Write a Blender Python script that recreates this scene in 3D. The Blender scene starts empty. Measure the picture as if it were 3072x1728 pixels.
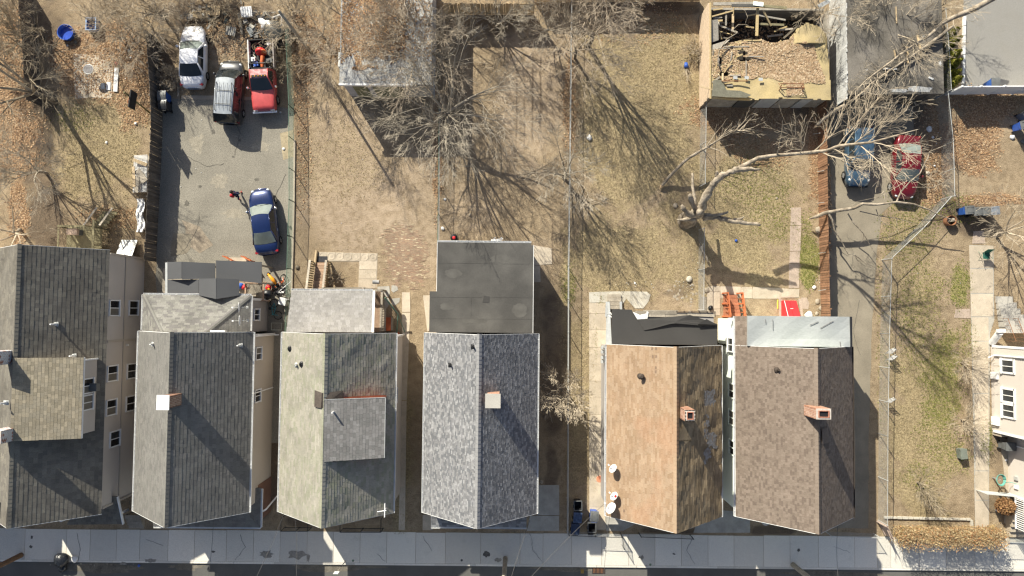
import bpy, bmesh, math, random
import numpy as np
from mathutils import Vector, Matrix, noise as mnoise

# ------------------------------------------------------------------ camera
CAM_H, FPX = 51.2, 2048.0
TILT, ROLL = math.radians(2.2), math.radians(0.55)
scene = bpy.context.scene
cam_d = bpy.data.cameras.new('camera')
cam_d.sensor_width = 36.0
cam_d.lens = 36.0 * FPX / 3072.0
cam_d.clip_start, cam_d.clip_end = 0.5, 3000
cam = bpy.data.objects.new('camera', cam_d)
scene.collection.objects.link(cam)
cam.location = (0, 0, CAM_H)
cam.rotation_euler = (TILT, 0, ROLL)
scene.camera = cam
# ------------------------------------------------------------------ sky and sun
SUN_EL, SUN_AZ = math.radians(31.8), Vector((0.535, -0.845, 0)).normalized()   # SUN_AZ: the way shadows fall
to_sun = Vector((-SUN_AZ.x * math.cos(SUN_EL), -SUN_AZ.y * math.cos(SUN_EL), math.sin(SUN_EL)))
world = bpy.data.worlds.new('World')
scene.world = world
world.use_nodes = True
wn = world.node_tree.nodes; wl = world.node_tree.links
wn.clear()
w_out = wn.new('ShaderNodeOutputWorld'); w_bg = wn.new('ShaderNodeBackground'); w_sky = wn.new('ShaderNodeTexSky')
w_sky.sky_type = 'NISHITA'; w_sky.sun_disc = False
w_sky.sun_elevation = SUN_EL
w_sky.sun_rotation = math.atan2(to_sun.x, to_sun.y)
w_sky.air_density = 0.9; w_sky.dust_density = 2.0; w_sky.ozone_density = 1.0
w_bg.inputs['Strength'].default_value = 0.067
wl.new(w_sky.outputs[0], w_bg.inputs[0]); wl.new(w_bg.outputs[0], w_out.inputs[0])
sun_d = bpy.data.lights.new('sun', 'SUN')
sun_d.energy = 4.8; sun_d.angle = math.radians(0.5); sun_d.color = (1.0, 0.945, 0.80)
sun = bpy.data.objects.new('sun', sun_d)
scene.collection.objects.link(sun)
sun.location = to_sun * 80
sun.rotation_euler = to_sun.to_track_quat('Z', 'Y').to_euler()
scene.view_settings.view_transform = 'Standard'
scene.view_settings.look = 'None'
scene.view_settings.exposure = 0.88
scene.view_settings.gamma = 1.0
scene.view_settings.use_curve_mapping = False
scene.cycles.max_bounces = 4
scene.cycles.sample_clamp_indirect = 3.0
scene.cycles.use_denoising = True
scene.cycles.denoising_prefilter = 'ACCURATE'
scene.cycles.filter_width = 1.3

# ------------------------------------------------------------------ helpers
COL = scene.collection
CM = (Matrix.Rotation(ROLL, 3, 'Z') @ Matrix.Rotation(TILT, 3, 'X'))
V = Vector
def W(px, py, z=0.0):
    """survey point: where photo pixel (px,py) lies in the place at height z (metres)"""
    d = CM @ V((px - 1536.0, 864.0 - py, -FPX))
    s = (CAM_H - z) / -d.z
    return V((d.x * s, d.y * s, z))
def W2(px, py, z=0.0):
    p = W(px, py, z); return (p.x, p.y)

def mat(name, col, rough=0.85, var=0.18, scale=1.5, fine=0.15, fscale=25.0, bump=0.0, bscale=30.0, metal=0.0, island=0.0, spec=0.25, coat=0.0, stretch=None, col2=None, orand=0.0):
    m = bpy.data.materials.new(name); m.use_nodes = True
    nt = m.node_tree; N = nt.nodes; Lk = nt.links
    b = N['Principled BSDF']
    b.inputs['Roughness'].default_value = rough; b.inputs['Metallic'].default_value = metal
    b.inputs['Specular IOR Level'].default_value = spec
    if coat: b.inputs['Coat Weight'].default_value = coat; b.inputs['Coat Roughness'].default_value = 0.05
    geo = N.new('ShaderNodeNewGeometry')
    vec = geo.outputs['Position']
    if stretch:
        mp = N.new('ShaderNodeMapping'); mp.inputs['Scale'].default_value = stretch
        Lk.new(vec, mp.inputs['Vector']); vec = mp.outputs[0]
    n1 = N.new('ShaderNodeTexNoise'); n1.inputs['Scale'].default_value = scale; n1.inputs['Detail'].default_value = 4
    n2 = N.new('ShaderNodeTexNoise'); n2.inputs['Scale'].default_value = fscale; n2.inputs['Detail'].default_value = 2
    Lk.new(vec, n1.inputs['Vector']); Lk.new(vec, n2.inputs['Vector'])
    def mr(sock, lo, hi, f0=0.25, f1=0.75):
        r = N.new('ShaderNodeMapRange'); r.inputs[1].default_value = f0; r.inputs[2].default_value = f1
        r.inputs[3].default_value = lo; r.inputs[4].default_value = hi; Lk.new(sock, r.inputs[0]); return r.outputs[0]
    def mul(a, c):
        q = N.new('ShaderNodeMath'); q.operation = 'MULTIPLY'; Lk.new(a, q.inputs[0]); Lk.new(c, q.inputs[1]); return q.outputs[0]
    f = mul(mr(n1.outputs[0], 1 - var, 1 + var), mr(n2.outputs[0], 1 - fine, 1 + fine))
    if island: f = mul(f, mr(geo.outputs['Random Per Island'], 1 - island, 1 + island, 0, 1))
    if orand:
        oi = N.new('ShaderNodeObjectInfo'); f = mul(f, mr(oi.outputs['Random'], 1 - orand, 1 + orand, 0, 1))
    vm = N.new('ShaderNodeVectorMath'); vm.operation = 'SCALE'
    if col2:
        mx = N.new('ShaderNodeMix'); mx.data_type = 'RGBA'
        mx.inputs[6].default_value = (*col, 1); mx.inputs[7].default_value = (*col2, 1)
        Lk.new(mr(n1.outputs[0], 0, 1, 0.4, 0.62), mx.inputs[0]); Lk.new(mx.outputs[2], vm.inputs[0])
    else: vm.inputs[0].default_value = col
    Lk.new(f, vm.inputs['Scale']); Lk.new(vm.outputs[0], b.inputs['Base Color'])
    if bump:
        n3 = N.new('ShaderNodeTexNoise'); n3.inputs['Scale'].default_value = bscale; n3.inputs['Detail'].default_value = 3
        Lk.new(vec, n3.inputs['Vector'])
        bp = N.new('ShaderNodeBump'); bp.inputs['Strength'].default_value = 1.0; bp.inputs['Distance'].default_value = bump
        Lk.new(n3.outputs[0], bp.inputs['Height']); Lk.new(bp.outputs[0], b.inputs['Normal'])
    return m

def ramp_mat(name, cols, rough=0.92, var=0.15, fine=0.2, scale=0.9, fscale=30, stain=None, bump=0.004):
    """colour picked at random per separate piece (shingle, leaf, brick)"""
    m = bpy.data.materials.new(name); m.use_nodes = True
    nt = m.node_tree; N = nt.nodes; Lk = nt.links
    b = N['Principled BSDF']; b.inputs['Roughness'].default_value = rough; b.inputs['Specular IOR Level'].default_value = 0.15
    geo = N.new('ShaderNodeNewGeometry')
    cr = N.new('ShaderNodeValToRGB'); cr.color_ramp.interpolation = 'CONSTANT'
    e = cr.color_ramp.elements
    while len(e) < len(cols): e.new(0.5)
    for i, c in enumerate(cols):
        e[i].position = i / len(cols); e[i].color = (*c, 1)
    Lk.new(geo.outputs['Random Per Island'], cr.inputs[0])
    n1 = N.new('ShaderNodeTexNoise'); n1.inputs['Scale'].default_value = scale; n1.inputs['Detail'].default_value = 5
    n2 = N.new('ShaderNodeTexNoise'); n2.inputs['Scale'].default_value = fscale
    Lk.new(geo.outputs['Position'], n1.inputs['Vector']); Lk.new(geo.outputs['Position'], n2.inputs['Vector'])
    r1 = N.new('ShaderNodeMapRange'); r1.inputs[1].default_value = .3; r1.inputs[2].default_value = .7; r1.inputs[3].default_value = 1 - var; r1.inputs[4].default_value = 1 + var
    r2 = N.new('ShaderNodeMapRange'); r2.inputs[1].default_value = .3; r2.inputs[2].default_value = .7; r2.inputs[3].default_value = 1 - fine; r2.inputs[4].default_value = 1 + fine
    Lk.new(n1.outputs[0], r1.inputs[0]); Lk.new(n2.outputs[0], r2.inputs[0])
    q = N.new('ShaderNodeMath'); q.operation = 'MULTIPLY'; Lk.new(r1.outputs[0], q.inputs[0]); Lk.new(r2.outputs[0], q.inputs[1])
    vm = N.new('ShaderNodeVectorMath'); vm.operation = 'SCALE'; Lk.new(q.outputs[0], vm.inputs['Scale'])
    src = cr.outputs[0]
    if stain:
        n4 = N.new('ShaderNodeTexNoise'); n4.inputs['Scale'].default_value = stain[1]; n4.inputs['Detail'].default_value = 6
        Lk.new(geo.outputs['Position'], n4.inputs['Vector'])
        r4 = N.new('ShaderNodeMapRange'); r4.inputs[1].default_value = stain[2]; r4.inputs[2].default_value = stain[2] + .12; r4.inputs[4].default_value = stain[3]
        Lk.new(n4.outputs[0], r4.inputs[0])
        mx = N.new('ShaderNodeMix'); mx.data_type = 'RGBA'; Lk.new(r4.outputs[0], mx.inputs[0]); Lk.new(src, mx.inputs[6]); mx.inputs[7].default_value = (*stain[0], 1)
        src = mx.outputs[2]
    Lk.new(src, vm.inputs[0]); Lk.new(vm.outputs[0], b.inputs['Base Color'])
    if bump:
        bp = N.new('ShaderNodeBump'); bp.inputs['Distance'].default_value = bump; bp.inputs['Strength'].default_value = 1
        Lk.new(n2.outputs[0], bp.inputs['Height']); Lk.new(bp.outputs[0], b.inputs['Normal'])
    return m

class MB:
    """collects faces; build() links them as ONE mesh object"""
    def __init__(s): s.v = []; s.f = []; s.m = []
    def face(s, pts, m=0):
        n = len(s.v); s.v += [tuple(p) for p in pts]; s.f.append(tuple(range(n, n + len(pts)))); s.m.append(m); return s
    def box(s, c, size, rz=0.0, m=0, rot=None):
        hx, hy, hz = size[0] / 2, size[1] / 2, size[2] / 2
        R = rot if rot is not None else Matrix.Rotation(rz, 3, 'Z')
        c = V(c); n = len(s.v)
        for x in (-hx, hx):
            for y in (-hy, hy):
                for z in (-hz, hz): s.v.append(tuple(c + R @ V((x, y, z))))
        for q in ((0, 1, 3, 2), (4, 6, 7, 5), (0, 4, 5, 1), (2, 3, 7, 6), (0, 2, 6, 4), (1, 5, 7, 3)):
            s.f.append(tuple(n + i for i in q)); s.m.append(m)
        return s
    def bx(s, x0, x1, y0, y1, z0, z1, m=0):
        return s.box(((x0 + x1) / 2, (y0 + y1) / 2, (z0 + z1) / 2), (abs(x1 - x0), abs(y1 - y0), abs(z1 - z0)), 0, m)
    def beam(s, a, b, w, h, m=0, up=None):
        a, b = V(a), V(b); d = b - a; L = d.length
        if L < 1e-6: return s
        x = d / L; u = V(up) if up else V((0, 0, 1))
        if abs(x.dot(u)) > 0.98: u = V((0, 1, 0))
        y = u.cross(x).normalized(); z = x.cross(y)
        R = Matrix((x, y, z)).transposed()
        return s.box((a + b) / 2, (L, w, h), 0, m, R)
    def tube(s, pts, rads, n=6, m=0, caps=True):
        pts = [V(p) for p in pts]
        if not hasattr(rads, '__len__'): rads = [rads] * len(pts)
        rings = []; K = len(pts)
        d = (pts[1] - pts[0]).normalized()
        u = d.cross(V((0.31, 0.17, 0.93)))
        if u.length < 1e-3: u = d.cross(V((1, 0, 0)))
        u.normalize()
        for i in range(K):
            if i == 0: t = pts[1] - pts[0]
            elif i == K - 1: t = pts[i] - pts[i - 1]
            else: t = pts[i + 1] - pts[i - 1]
            if t.length < 1e-9: t = d
            t.normalize()
            u = (u - t * u.dot(t))
            if u.length < 1e-6: u = t.orthogonal()
            u.normalize(); w = t.cross(u)
            base = len(s.v)
            for k in range(n):
                a = 2 * math.pi * k / n
                s.v.append(tuple(pts[i] + (u * math.cos(a) + w * math.sin(a)) * rads[i]))
            rings.append(base)
        for i in range(K - 1):
            for k in range(n):
                k2 = (k + 1) % n
                s.f.append((rings[i] + k, rings[i] + k2, rings[i + 1] + k2, rings[i + 1] + k)); s.m.append(m)
        if caps and n > 2:
            s.f.append(tuple(rings[0] + k for k in reversed(range(n)))); s.m.append(m)
            s.f.append(tuple(rings[-1] + k for k in range(n))); s.m.append(m)
        return s
    def lathe(s, c, prof, n=16, m=0, R=None, cap=True):
        """prof: list of (r, z) from bottom to top"""
        c = V(c); rings = []
        for r, z in prof:
            b0 = len(s.v); rings.append(b0)
            for k in range(n):
                a = 2 * math.pi * k / n; p = V((r * math.cos(a), r * math.sin(a), z))
                if R: p = R @ p
                s.v.append(tuple(c + p))
        for i in range(len(prof) - 1):
            for k in range(n):
                k2 = (k + 1) % n
                s.f.append((rings[i] + k, rings[i] + k2, rings[i + 1] + k2, rings[i + 1] + k)); s.m.append(m)
        if cap:
            s.f.append(tuple(rings[0] + k for k in reversed(range(n)))); s.m.append(m)
            s.f.append(tuple(rings[-1] + k for k in range(n))); s.m.append(m)
        return s
    def prism(s, poly, z0, z1, m=0):
        """poly: (x,y) list; z0,z1 numbers or per-vertex lists"""
        n = len(poly); A = sum(poly[i][0] * poly[(i + 1) % n][1] - poly[(i + 1) % n][0] * poly[i][1] for i in range(n))
        z0 = z0 if hasattr(z0, '__len__') else [z0] * n; z1 = z1 if hasattr(z1, '__len__') else [z1] * n
        idx = list(range(n))
        if A < 0: idx.reverse()
        b0 = len(s.v)
        for i in idx: s.v.append((poly[i][0], poly[i][1], z0[i]))
        for i in idx: s.v.append((poly[i][0], poly[i][1], z1[i]))
        s.f.append(tuple(b0 + n + i for i in range(n))); s.m.append(m)
        s.f.append(tuple(b0 + i for i in reversed(range(n)))); s.m.append(m)
        for i in range(n):
            j = (i + 1) % n
            s.f.append((b0 + i, b0 + j, b0 + n + j, b0 + n + i)); s.m.append(m)
        return s
    def slab(s, A, B, C, D, t, m=0):
        """quad plate with thickness t below its upper face (A,B,C,D counter-clockwise seen from above)"""
        A, B, C, D = map(V, (A, B, C, D)); n = (B - A).cross(D - A).normalized()
        if n.z < 0: n = -n
        lo = [p - n * t for p in (A, B, C, D)]; hi = [A, B, C, D]
        b0 = len(s.v); s.v += [tuple(p) for p in hi + lo]
        for q in ((0, 1, 2, 3), (7, 6, 5, 4), (0, 4, 5, 1), (1, 5, 6, 2), (2, 6, 7, 3), (3, 7, 4, 0)):
            s.f.append(tuple(b0 + i for i in q)); s.m.append(m)
        return s
    def mesh(s, name, mats, smooth=False):
        me = bpy.data.meshes.new(name); me.from_pydata(s.v, [], s.f)
        for q in (mats if isinstance(mats, (list, tuple)) else [mats]): me.materials.append(q)
        if any(s.m): me.polygons.foreach_set('material_index', s.m)
        if smooth: me.polygons.foreach_set('use_smooth', [True] * len(me.polygons))
        me.update(); return me
    def build(s, name, mats, parent=None, smooth=False, kind=None, label=None):
        return link(name, s.mesh(name, mats, smooth), parent, kind, label)

def link(name, me, parent=None, kind=None, label=None, loc=None, rot=None):
    o = bpy.data.objects.new(name, me); COL.objects.link(o)
    if loc is not None: o.location = loc
    if rot is not None: o.rotation_euler = rot
    if parent is not None:
        o.parent = parent
        if parent.type == 'EMPTY' and not parent.get('_l'):
            o.matrix_parent_inverse = Matrix.Translation(-V(parent.location))
    if kind: o['kind'] = kind
    if label: o['label'] = label
    return o
_locals = []
def thing(name, label, cat, loc=(0, 0, 0), rz=0.0, group=None, local=False):
    o = bpy.data.objects.new(name, None); COL.objects.link(o); o.empty_display_size = 0.3
    o.location = loc; o.rotation_euler = (0, 0, rz)
    o['label'] = label; o['category'] = cat
    if group: o['group'] = group
    if local: o['_l'] = 1; _locals.append(o)
    return o
def tag(o, label, cat, group=None):
    o['label'] = label; o['category'] = cat
    if group: o['group'] = group
    return o
def dup(root, loc, rz, label, group=None):
    r = root.copy(); COL.objects.link(r); r.location = loc; r.rotation_euler = (root.rotation_euler[0], root.rotation_euler[1], rz); r['label'] = label
    if group: r['group'] = group
    for ch in list(root.children):
        c = ch.copy(); COL.objects.link(c); c.parent = r; c.matrix_parent_inverse = ch.matrix_parent_inverse.copy()
        for g in list(ch.children):
            d = g.copy(); COL.objects.link(d); d.parent = c; d.matrix_parent_inverse = g.matrix_parent_inverse.copy()
    if r.get('_l'): _locals.append(r)
    return r
def struct(name, mb, m, parent=None, smooth=False):
    o = mb.build(name, m, parent, smooth)
    if parent is None: o['kind'] = 'structure'
    return o
def lerp(a, b, t): return a + (b - a) * t
rnd = random.Random(7)

# ------------------------------------------------------------------ shared materials
M = {}
M['concrete'] = mat('concrete', (.42, .40, .36), .9, .14, .8, .10, 18, bump=.003, bscale=40)
M['concrete_warm'] = mat('concrete_warm', (.42, .36, .28), .92, .16, 1.2, .14, 22, bump=.004, bscale=35)
M['concrete_grey'] = mat('concrete_grey', (0.380, 0.362, 0.322), .92, .2, 1.5, .15, 25, bump=.004, bscale=35)
M['asphalt_road'] = mat('asphalt_road', (.115, .112, .105), .93, .15, .6, .25, 40, bump=.004, bscale=60)
M['asphalt_old'] = mat('asphalt_old', (.255, .222, .17), .95, .2, .7, .25, 35, bump=.006, bscale=45)
M['asphalt_lot'] = mat('asphalt_lot', (.25, .23, .19), .95, .16, .5, .3, 14, bump=.012, bscale=14)
M['siding_beige'] = mat('siding_beige', (0.525, 0.478, 0.430), .75, .05, .5, .04, 20)
M['siding_grey'] = mat('siding_grey', (.33, .31, .295), .75, .05, .5, .04, 20)
M['siding_mint'] = mat('siding_mint', (.78, .84, .77), .7, .05, .5, .04, 20)
M['siding_tan'] = mat('siding_tan', (.47, .42, .36), .75, .05, .5, .04, 20)
M['white_trim'] = mat('white_trim', (.8, .8, .79), .5, .06, 2, .05, 20)
M['white_worn'] = mat('white_worn', (.66, .66, .65), .7, .2, 3, .15, 20)
M['glass'] = mat('glass', (.035, .04, .045), .06, .1, 2, .05, 5, spec=.6)
M['dark_glass'] = mat('dark_glass', (.015, .016, .018), .08, .1, 2, .05, 5, spec=.5)
M['curtain'] = mat('curtain', (.35, .33, .28), .8, .1, 3, .1, 20)
M['wood_dark'] = mat('wood_dark', (.115, .10, .085), .95, .2, 1.5, .25, 12, island=.35, stretch=(1, 1, .15), orand=.25)
M['wood_grey'] = mat('wood_grey', (.30, .265, .215), .95, .2, 2, .25, 14, island=.25, orand=.25)
M['wood_deck'] = mat('wood_deck', (.34, .235, .165), .9, .15, 2, .2, 14, island=.18, orand=.25)
M['wood_olive'] = mat('wood_olive', (.215, .19, .115), .9, .2, 2, .25, 14, island=.3)
M['wood_red'] = mat('wood_red', (.42, .125, .05), .75, .15, 2, .2, 14, island=.18, orand=.25)
M['wood_picket'] = mat('wood_picket', (.23, .128, .075), .9, .2, 1.5, .25, 14, island=.3, orand=.25)
M['wood_new'] = mat('wood_new', (.52, .40, .25), .85, .15, 2, .15, 14, island=.2, orand=.25)
M['steel'] = mat('steel', (.42, .43, .43), .45, .1, 3, .1, 20, metal=.6)
M['galv'] = mat('galv', (.50, .51, .50), .5, .1, 3, .1, 20, metal=.3)
M['green_wire'] = mat('green_wire', (.12, .20, .15), .6, .15, 3, .1, 20)
M['black_metal'] = mat('black_metal', (.02, .02, .022), .5, .1, 3, .1, 20)
M['rust'] = mat('rust', (.22, .105, .055), .9, .25, 5, .2, 30)
M['black_plastic'] = mat('black_plastic', (.02, .021, .024), .4, .1, 3, .1, 20, spec=.4)
M['grey_plastic'] = mat('grey_plastic', (.12, .125, .125), .5, .15, 3, .1, 20, spec=.4)
M['blue_plastic'] = mat('blue_plastic', (.025, .09, .33), .4, .15, 3, .1, 20, spec=.4)
M['blue_bright'] = mat('blue_bright', (.04, .11, .44), .35, .15, 4, .1, 20, spec=.4)
M['white_plastic'] = mat('white_plastic', (.78, .78, .78), .4, .06, 3, .05, 20, spec=.4)
M['red_paint'] = mat('red_paint', (.62, .025, .03), .5, .1, 3, .08, 20, spec=.4)
M['orange_paint'] = mat('orange_paint', (.55, .13, .045), .6, .1, 3, .08, 20)
M['brick'] = mat('brick', (.40, .18, .12), .95, .25, 8, .35, 30, bump=.01, bscale=25)
M['mortar'] = mat('mortar', (.5, .45, .4), .95, .2, 5, .2, 30)
M['rubber'] = mat('rubber', (.018, .018, .018), .9, .1, 3, .1, 20)
M['pole_wood'] = mat('pole_wood', (.20, .12, .07), .95, .25, 2, .3, 14)
M['pole_grey'] = mat('pole_grey', (.34, .30, .24), .95, .25, 2, .3, 14)
M['bark'] = mat('bark', (.28, .235, .18), .95, .2, 2, .25, 12, bump=.02, bscale=9)
M['bark_dead'] = mat('bark_dead', (.40, .34, .265), .95, .25, 3, .35, 12, bump=.06, bscale=5, col2=(.17, .14, .105), stretch=(1, 1, .6))
M['bark_dark'] = mat('bark_dark', (.17, .145, .11), .95, .2, 2, .25, 12, bump=.02, bscale=9)
M['splinter'] = mat('splinter', (.62, .45, .27), .9, .2, 4, .2, 20)
M['twig_tan'] = mat('twig_tan', (.385, .325, .245), .95, .15, 1, .15, 12, island=.35)
M['twig_brown'] = mat('twig_brown', (.30, .25, .18), .95, .15, 1, .15, 12, island=.35)
M['twig_grey'] = mat('twig_grey', (.335, .295, .235), .95, .15, 1, .15, 12, island=.35)
M['twig_red'] = mat('twig_red', (.33, .275, .21), .95, .15, 1, .15, 12, island=.35)
M['twig_gold'] = mat('twig_gold', (.36, .25, .10), .95, .15, 1, .15, 12, island=.4)
M['stone'] = mat('stone', (.32, .275, .215), .95, .2, 3, .2, 25, bump=.02, bscale=8)
M['membrane'] = mat('membrane', (.055, .053, .051), .85, .12, .5, .12, 20, bump=.003, bscale=20)
M['membrane_grey'] = mat('membrane_grey', (.078, .075, .07), .85, .22, .45, .16, 18, bump=.004, bscale=12, col2=(.095, .091, .084))
M['membrane_white'] = mat('membrane_white', (0.334, 0.352, 0.352), .7, .10, .8, .10, 15, bump=.004, bscale=10, stretch=(.4, 1.6, 1))
M['slate_panel'] = mat('slate_panel', (.085, .087, .092), .75, .06, .6, .06, 25)
M['leather_brown'] = mat('leather_brown', (.07, .055, .045), .8, .2, 3, .2, 20)
M['slab'] = mat('slab', (.70, .67, .60), .9, .16, 1.1, .15, 16, bump=.003, bscale=40, orand=.16, col2=(.60, .57, .51))
M['slab_warm'] = mat('slab_warm', (0.482, 0.414, 0.325), .92, .16, 1.4, .16, 22, bump=.005, bscale=35, orand=.1)
M['slab_pink'] = mat('slab_pink', (.40, .32, .26), .92, .16, 1.4, .22, 16, bump=.008, bscale=25, orand=.1)
M['slab_pale'] = mat('slab_pale', (.55, .52, .45), .92, .12, 1.2, .12, 22, bump=.005, bscale=35, col2=(.40, .37, .31))
# ================================================================== THE SETTING: ground
def Pix(X, Y):
    """photo pixel of ground points (arrays)"""
    cm = np.array(CM)
    c = np.stack([X, Y, np.full_like(X, -CAM_H)], -1) @ cm
    return 1536 + c[..., 0] * FPX / -c[..., 2], 864 - c[..., 1] * FPX / -c[..., 2]

def build_ground():
    xs = np.concatenate([[-600, -250, -120, -70, -50], np.linspace(-42, 42, 421), [50, 70, 120, 250, 600]])
    ys = np.concatenate([[-600, -250, -120, -60, -35], np.linspace(-21, 27, 241), [35, 60, 120, 250, 600]])
    X, Y = np.meshgrid(xs, ys)
    Z = np.where(Y < -18.5, -0.14, 0.0)
    PX, PY = Pix(X, Y)
    r = np.random.RandomState(3)
    wob = lambda s: (np.sin(PX / s + 1.3 * np.sin(PY / (s * 1.4))) + np.sin(PY / (s * .8) + 1.7 * np.sin(PX / (s * 1.2)))) * .12
    w1 = wob(37.) + wob(13.) * .7
    def paint(zs):
        a = np.zeros_like(X)
        for cx, cy, rx, ry, w in zs:
            d = np.sqrt(((PX - cx) / rx) ** 2 + ((PY - cy) / ry) ** 2) + w1
            a = np.maximum(a, w * np.clip((1.25 - d) / .5, 0, 1))
        return a
    leaf = paint([(310, 190, 130, 110, 1), (400, 260, 60, 120, .9), (230, 110, 60, 40, .8), (30, 200, 70, 230, .8), (50, 420, 70, 120, .75), (55, 640, 30, 130, .9),
                  (2230, 350, 150, 60, .9), (2280, 450, 110, 50, .5), (2450, 420, 25, 200, .7), (2900, 430, 100, 90, .9), (2960, 310, 130, 50, .6), (2790, 520, 60, 70, .9), (2800, 410, 40, 100, .5),
                  (1312, 480, 14, 160, .8), (1712, 300, 22, 160, .6), (930, 130, 60, 120, .5), (905, 400, 30, 200, .35), (2480, 640, 22, 120, .6), (330, 650, 90, 30, .5), (1900, 60, 120, 60, .3), (700, 110, 120, 60, .35), (2790, 590, 50, 30, .8), (1015, 120, 30, 80, .7), (2960, 600, 120, 18, .8)])
    straw = paint([(300, 430, 140, 190, .7), (320, 560, 90, 160, .45), (1930, 350, 210, 330, .7), (1860, 780, 170, 130, .7), (2080, 760, 60, 160, .6), (2780, 1250, 110, 330, .8), (2250, 620, 160, 220, .8), (1010, 500, 130, 120, .35),
                   (1080, 900, 60, 200, .2), (1200, 1300, 40, 300, .8), (1700, 900, 25, 200, .7), (1740, 1200, 50, 350, .6), (2740, 800, 90, 200, .6), (2660, 1200, 26, 400, .5)])
    green = paint([(2425, 800, 34, 80, 1), (2410, 690, 30, 80, .55), (2250, 560, 80, 80, .35), (2330, 640, 60, 90, .4), (2830, 1150, 60, 170, .75), (2880, 870, 30, 90, .8), (2730, 680, 90, 90, .45), (2760, 930, 70, 160, .4), (2700, 600, 50, 40, .5),
                   (1710, 860, 22, 70, .6), (2830, 1330, 70, 90, .5), (2900, 1010, 30, 60, .5), (2760, 1420, 50, 40, .5), (2960, 1330, 18, 60, .8), (230, 360, 60, 40, .35), (2300, 330, 60, 14, .1), (1800, 980, 20, 90, .4), (1850, 1000, 60, 20, .3), (2870, 620, 60, 50, .5), (2640, 1000, 18, 300, .15)])
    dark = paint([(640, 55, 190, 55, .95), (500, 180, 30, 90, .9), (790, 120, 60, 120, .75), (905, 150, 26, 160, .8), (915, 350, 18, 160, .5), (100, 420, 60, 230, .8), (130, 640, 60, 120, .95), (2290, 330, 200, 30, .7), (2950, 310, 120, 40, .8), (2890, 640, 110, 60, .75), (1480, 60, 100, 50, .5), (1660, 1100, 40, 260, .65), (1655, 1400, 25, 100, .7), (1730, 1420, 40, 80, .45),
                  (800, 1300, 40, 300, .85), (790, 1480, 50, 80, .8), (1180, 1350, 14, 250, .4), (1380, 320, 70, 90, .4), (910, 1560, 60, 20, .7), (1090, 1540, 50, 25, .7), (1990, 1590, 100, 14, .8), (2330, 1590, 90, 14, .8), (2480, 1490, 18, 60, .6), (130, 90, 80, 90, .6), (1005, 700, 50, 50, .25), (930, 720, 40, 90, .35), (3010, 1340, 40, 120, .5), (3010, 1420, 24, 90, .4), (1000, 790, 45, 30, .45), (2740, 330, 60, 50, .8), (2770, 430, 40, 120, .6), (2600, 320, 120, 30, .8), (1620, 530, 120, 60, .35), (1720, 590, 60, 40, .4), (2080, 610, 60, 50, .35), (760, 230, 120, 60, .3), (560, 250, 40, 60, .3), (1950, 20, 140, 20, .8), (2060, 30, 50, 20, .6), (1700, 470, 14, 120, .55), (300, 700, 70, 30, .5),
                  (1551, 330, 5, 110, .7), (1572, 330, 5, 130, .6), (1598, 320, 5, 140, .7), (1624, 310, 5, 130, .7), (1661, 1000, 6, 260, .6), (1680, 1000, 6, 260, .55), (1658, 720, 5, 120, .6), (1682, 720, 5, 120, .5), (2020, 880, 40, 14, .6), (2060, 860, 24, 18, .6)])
    pale = paint([(1100, 620, 180, 130, .8), (1030, 420, 110, 110, .6), (1600, 300, 110, 200, .75), (1400, 640, 90, 70, .4), (1250, 560, 60, 110, .6), (1620, 780, 50, 60, .6), (2600, 1000, 1, 1, 0), (600, 160, 60, 60, .5), (690, 130, 60, 40, .5), (2080, 900, 60, 30, .5), (1290, 640, 30, 260, .5), (1960, 600, 100, 120, .3), (2320, 720, 50, 50, .4), (2700, 1010, 60, 50, .4)])
    n0, n1 = X.shape
    verts = np.stack([X, Y, Z], -1).reshape(-1, 3)
    idx = np.arange(n0 * n1).reshape(n0, n1)
    q = np.stack([idx[:-1, :-1], idx[:-1, 1:], idx[1:, 1:], idx[1:, :-1]], -1).reshape(-1, 4)
    me = bpy.data.meshes.new('ground')
    me.vertices.add(len(verts)); me.vertices.foreach_set('co', verts.ravel())
    me.loops.add(len(q) * 4); me.loops.foreach_set('vertex_index', q.ravel())
    me.polygons.add(len(q)); me.polygons.foreach_set('loop_start', np.arange(0, len(q) * 4, 4)); me.polygons.foreach_set('loop_total', np.full(len(q), 4))
    me.update(); me.validate()
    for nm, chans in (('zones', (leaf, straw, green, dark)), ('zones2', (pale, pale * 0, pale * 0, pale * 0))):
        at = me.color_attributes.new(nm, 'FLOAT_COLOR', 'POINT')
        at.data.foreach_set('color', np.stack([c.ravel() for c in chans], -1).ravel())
    # material
    m = bpy.data.materials.new('yard_soil'); m.use_nodes = True
    N = m.node_tree.nodes; Lk = m.node_tree.links; b = N['Principled BSDF']
    b.inputs['Roughness'].default_value = .97; b.inputs['Specular IOR Level'].default_value = .08
    geo = N.new('ShaderNodeNewGeometry'); pos = geo.outputs['Position']
    def nz(scale, detail=4, st=None, dist=0.0):
        n = N.new('ShaderNodeTexNoise'); n.inputs['Scale'].default_value = scale; n.inputs['Detail'].default_value = detail; n.inputs['Distortion'].default_value = dist
        src = pos
        if st:
            mp = N.new('ShaderNodeMapping'); mp.inputs['Scale'].default_value = st; Lk.new(pos, mp.inputs[0]); src = mp.outputs[0]
        Lk.new(src, n.inputs['Vector']); return n.outputs[0]
    def rg(s, a, c, lo=0., hi=1.):
        r = N.new('ShaderNodeMapRange'); r.inputs[1].default_value = a; r.inputs[2].default_value = c; r.inputs[3].default_value = lo; r.inputs[4].default_value = hi; Lk.new(s, r.inputs[0]); return r.outputs[0]
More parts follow.
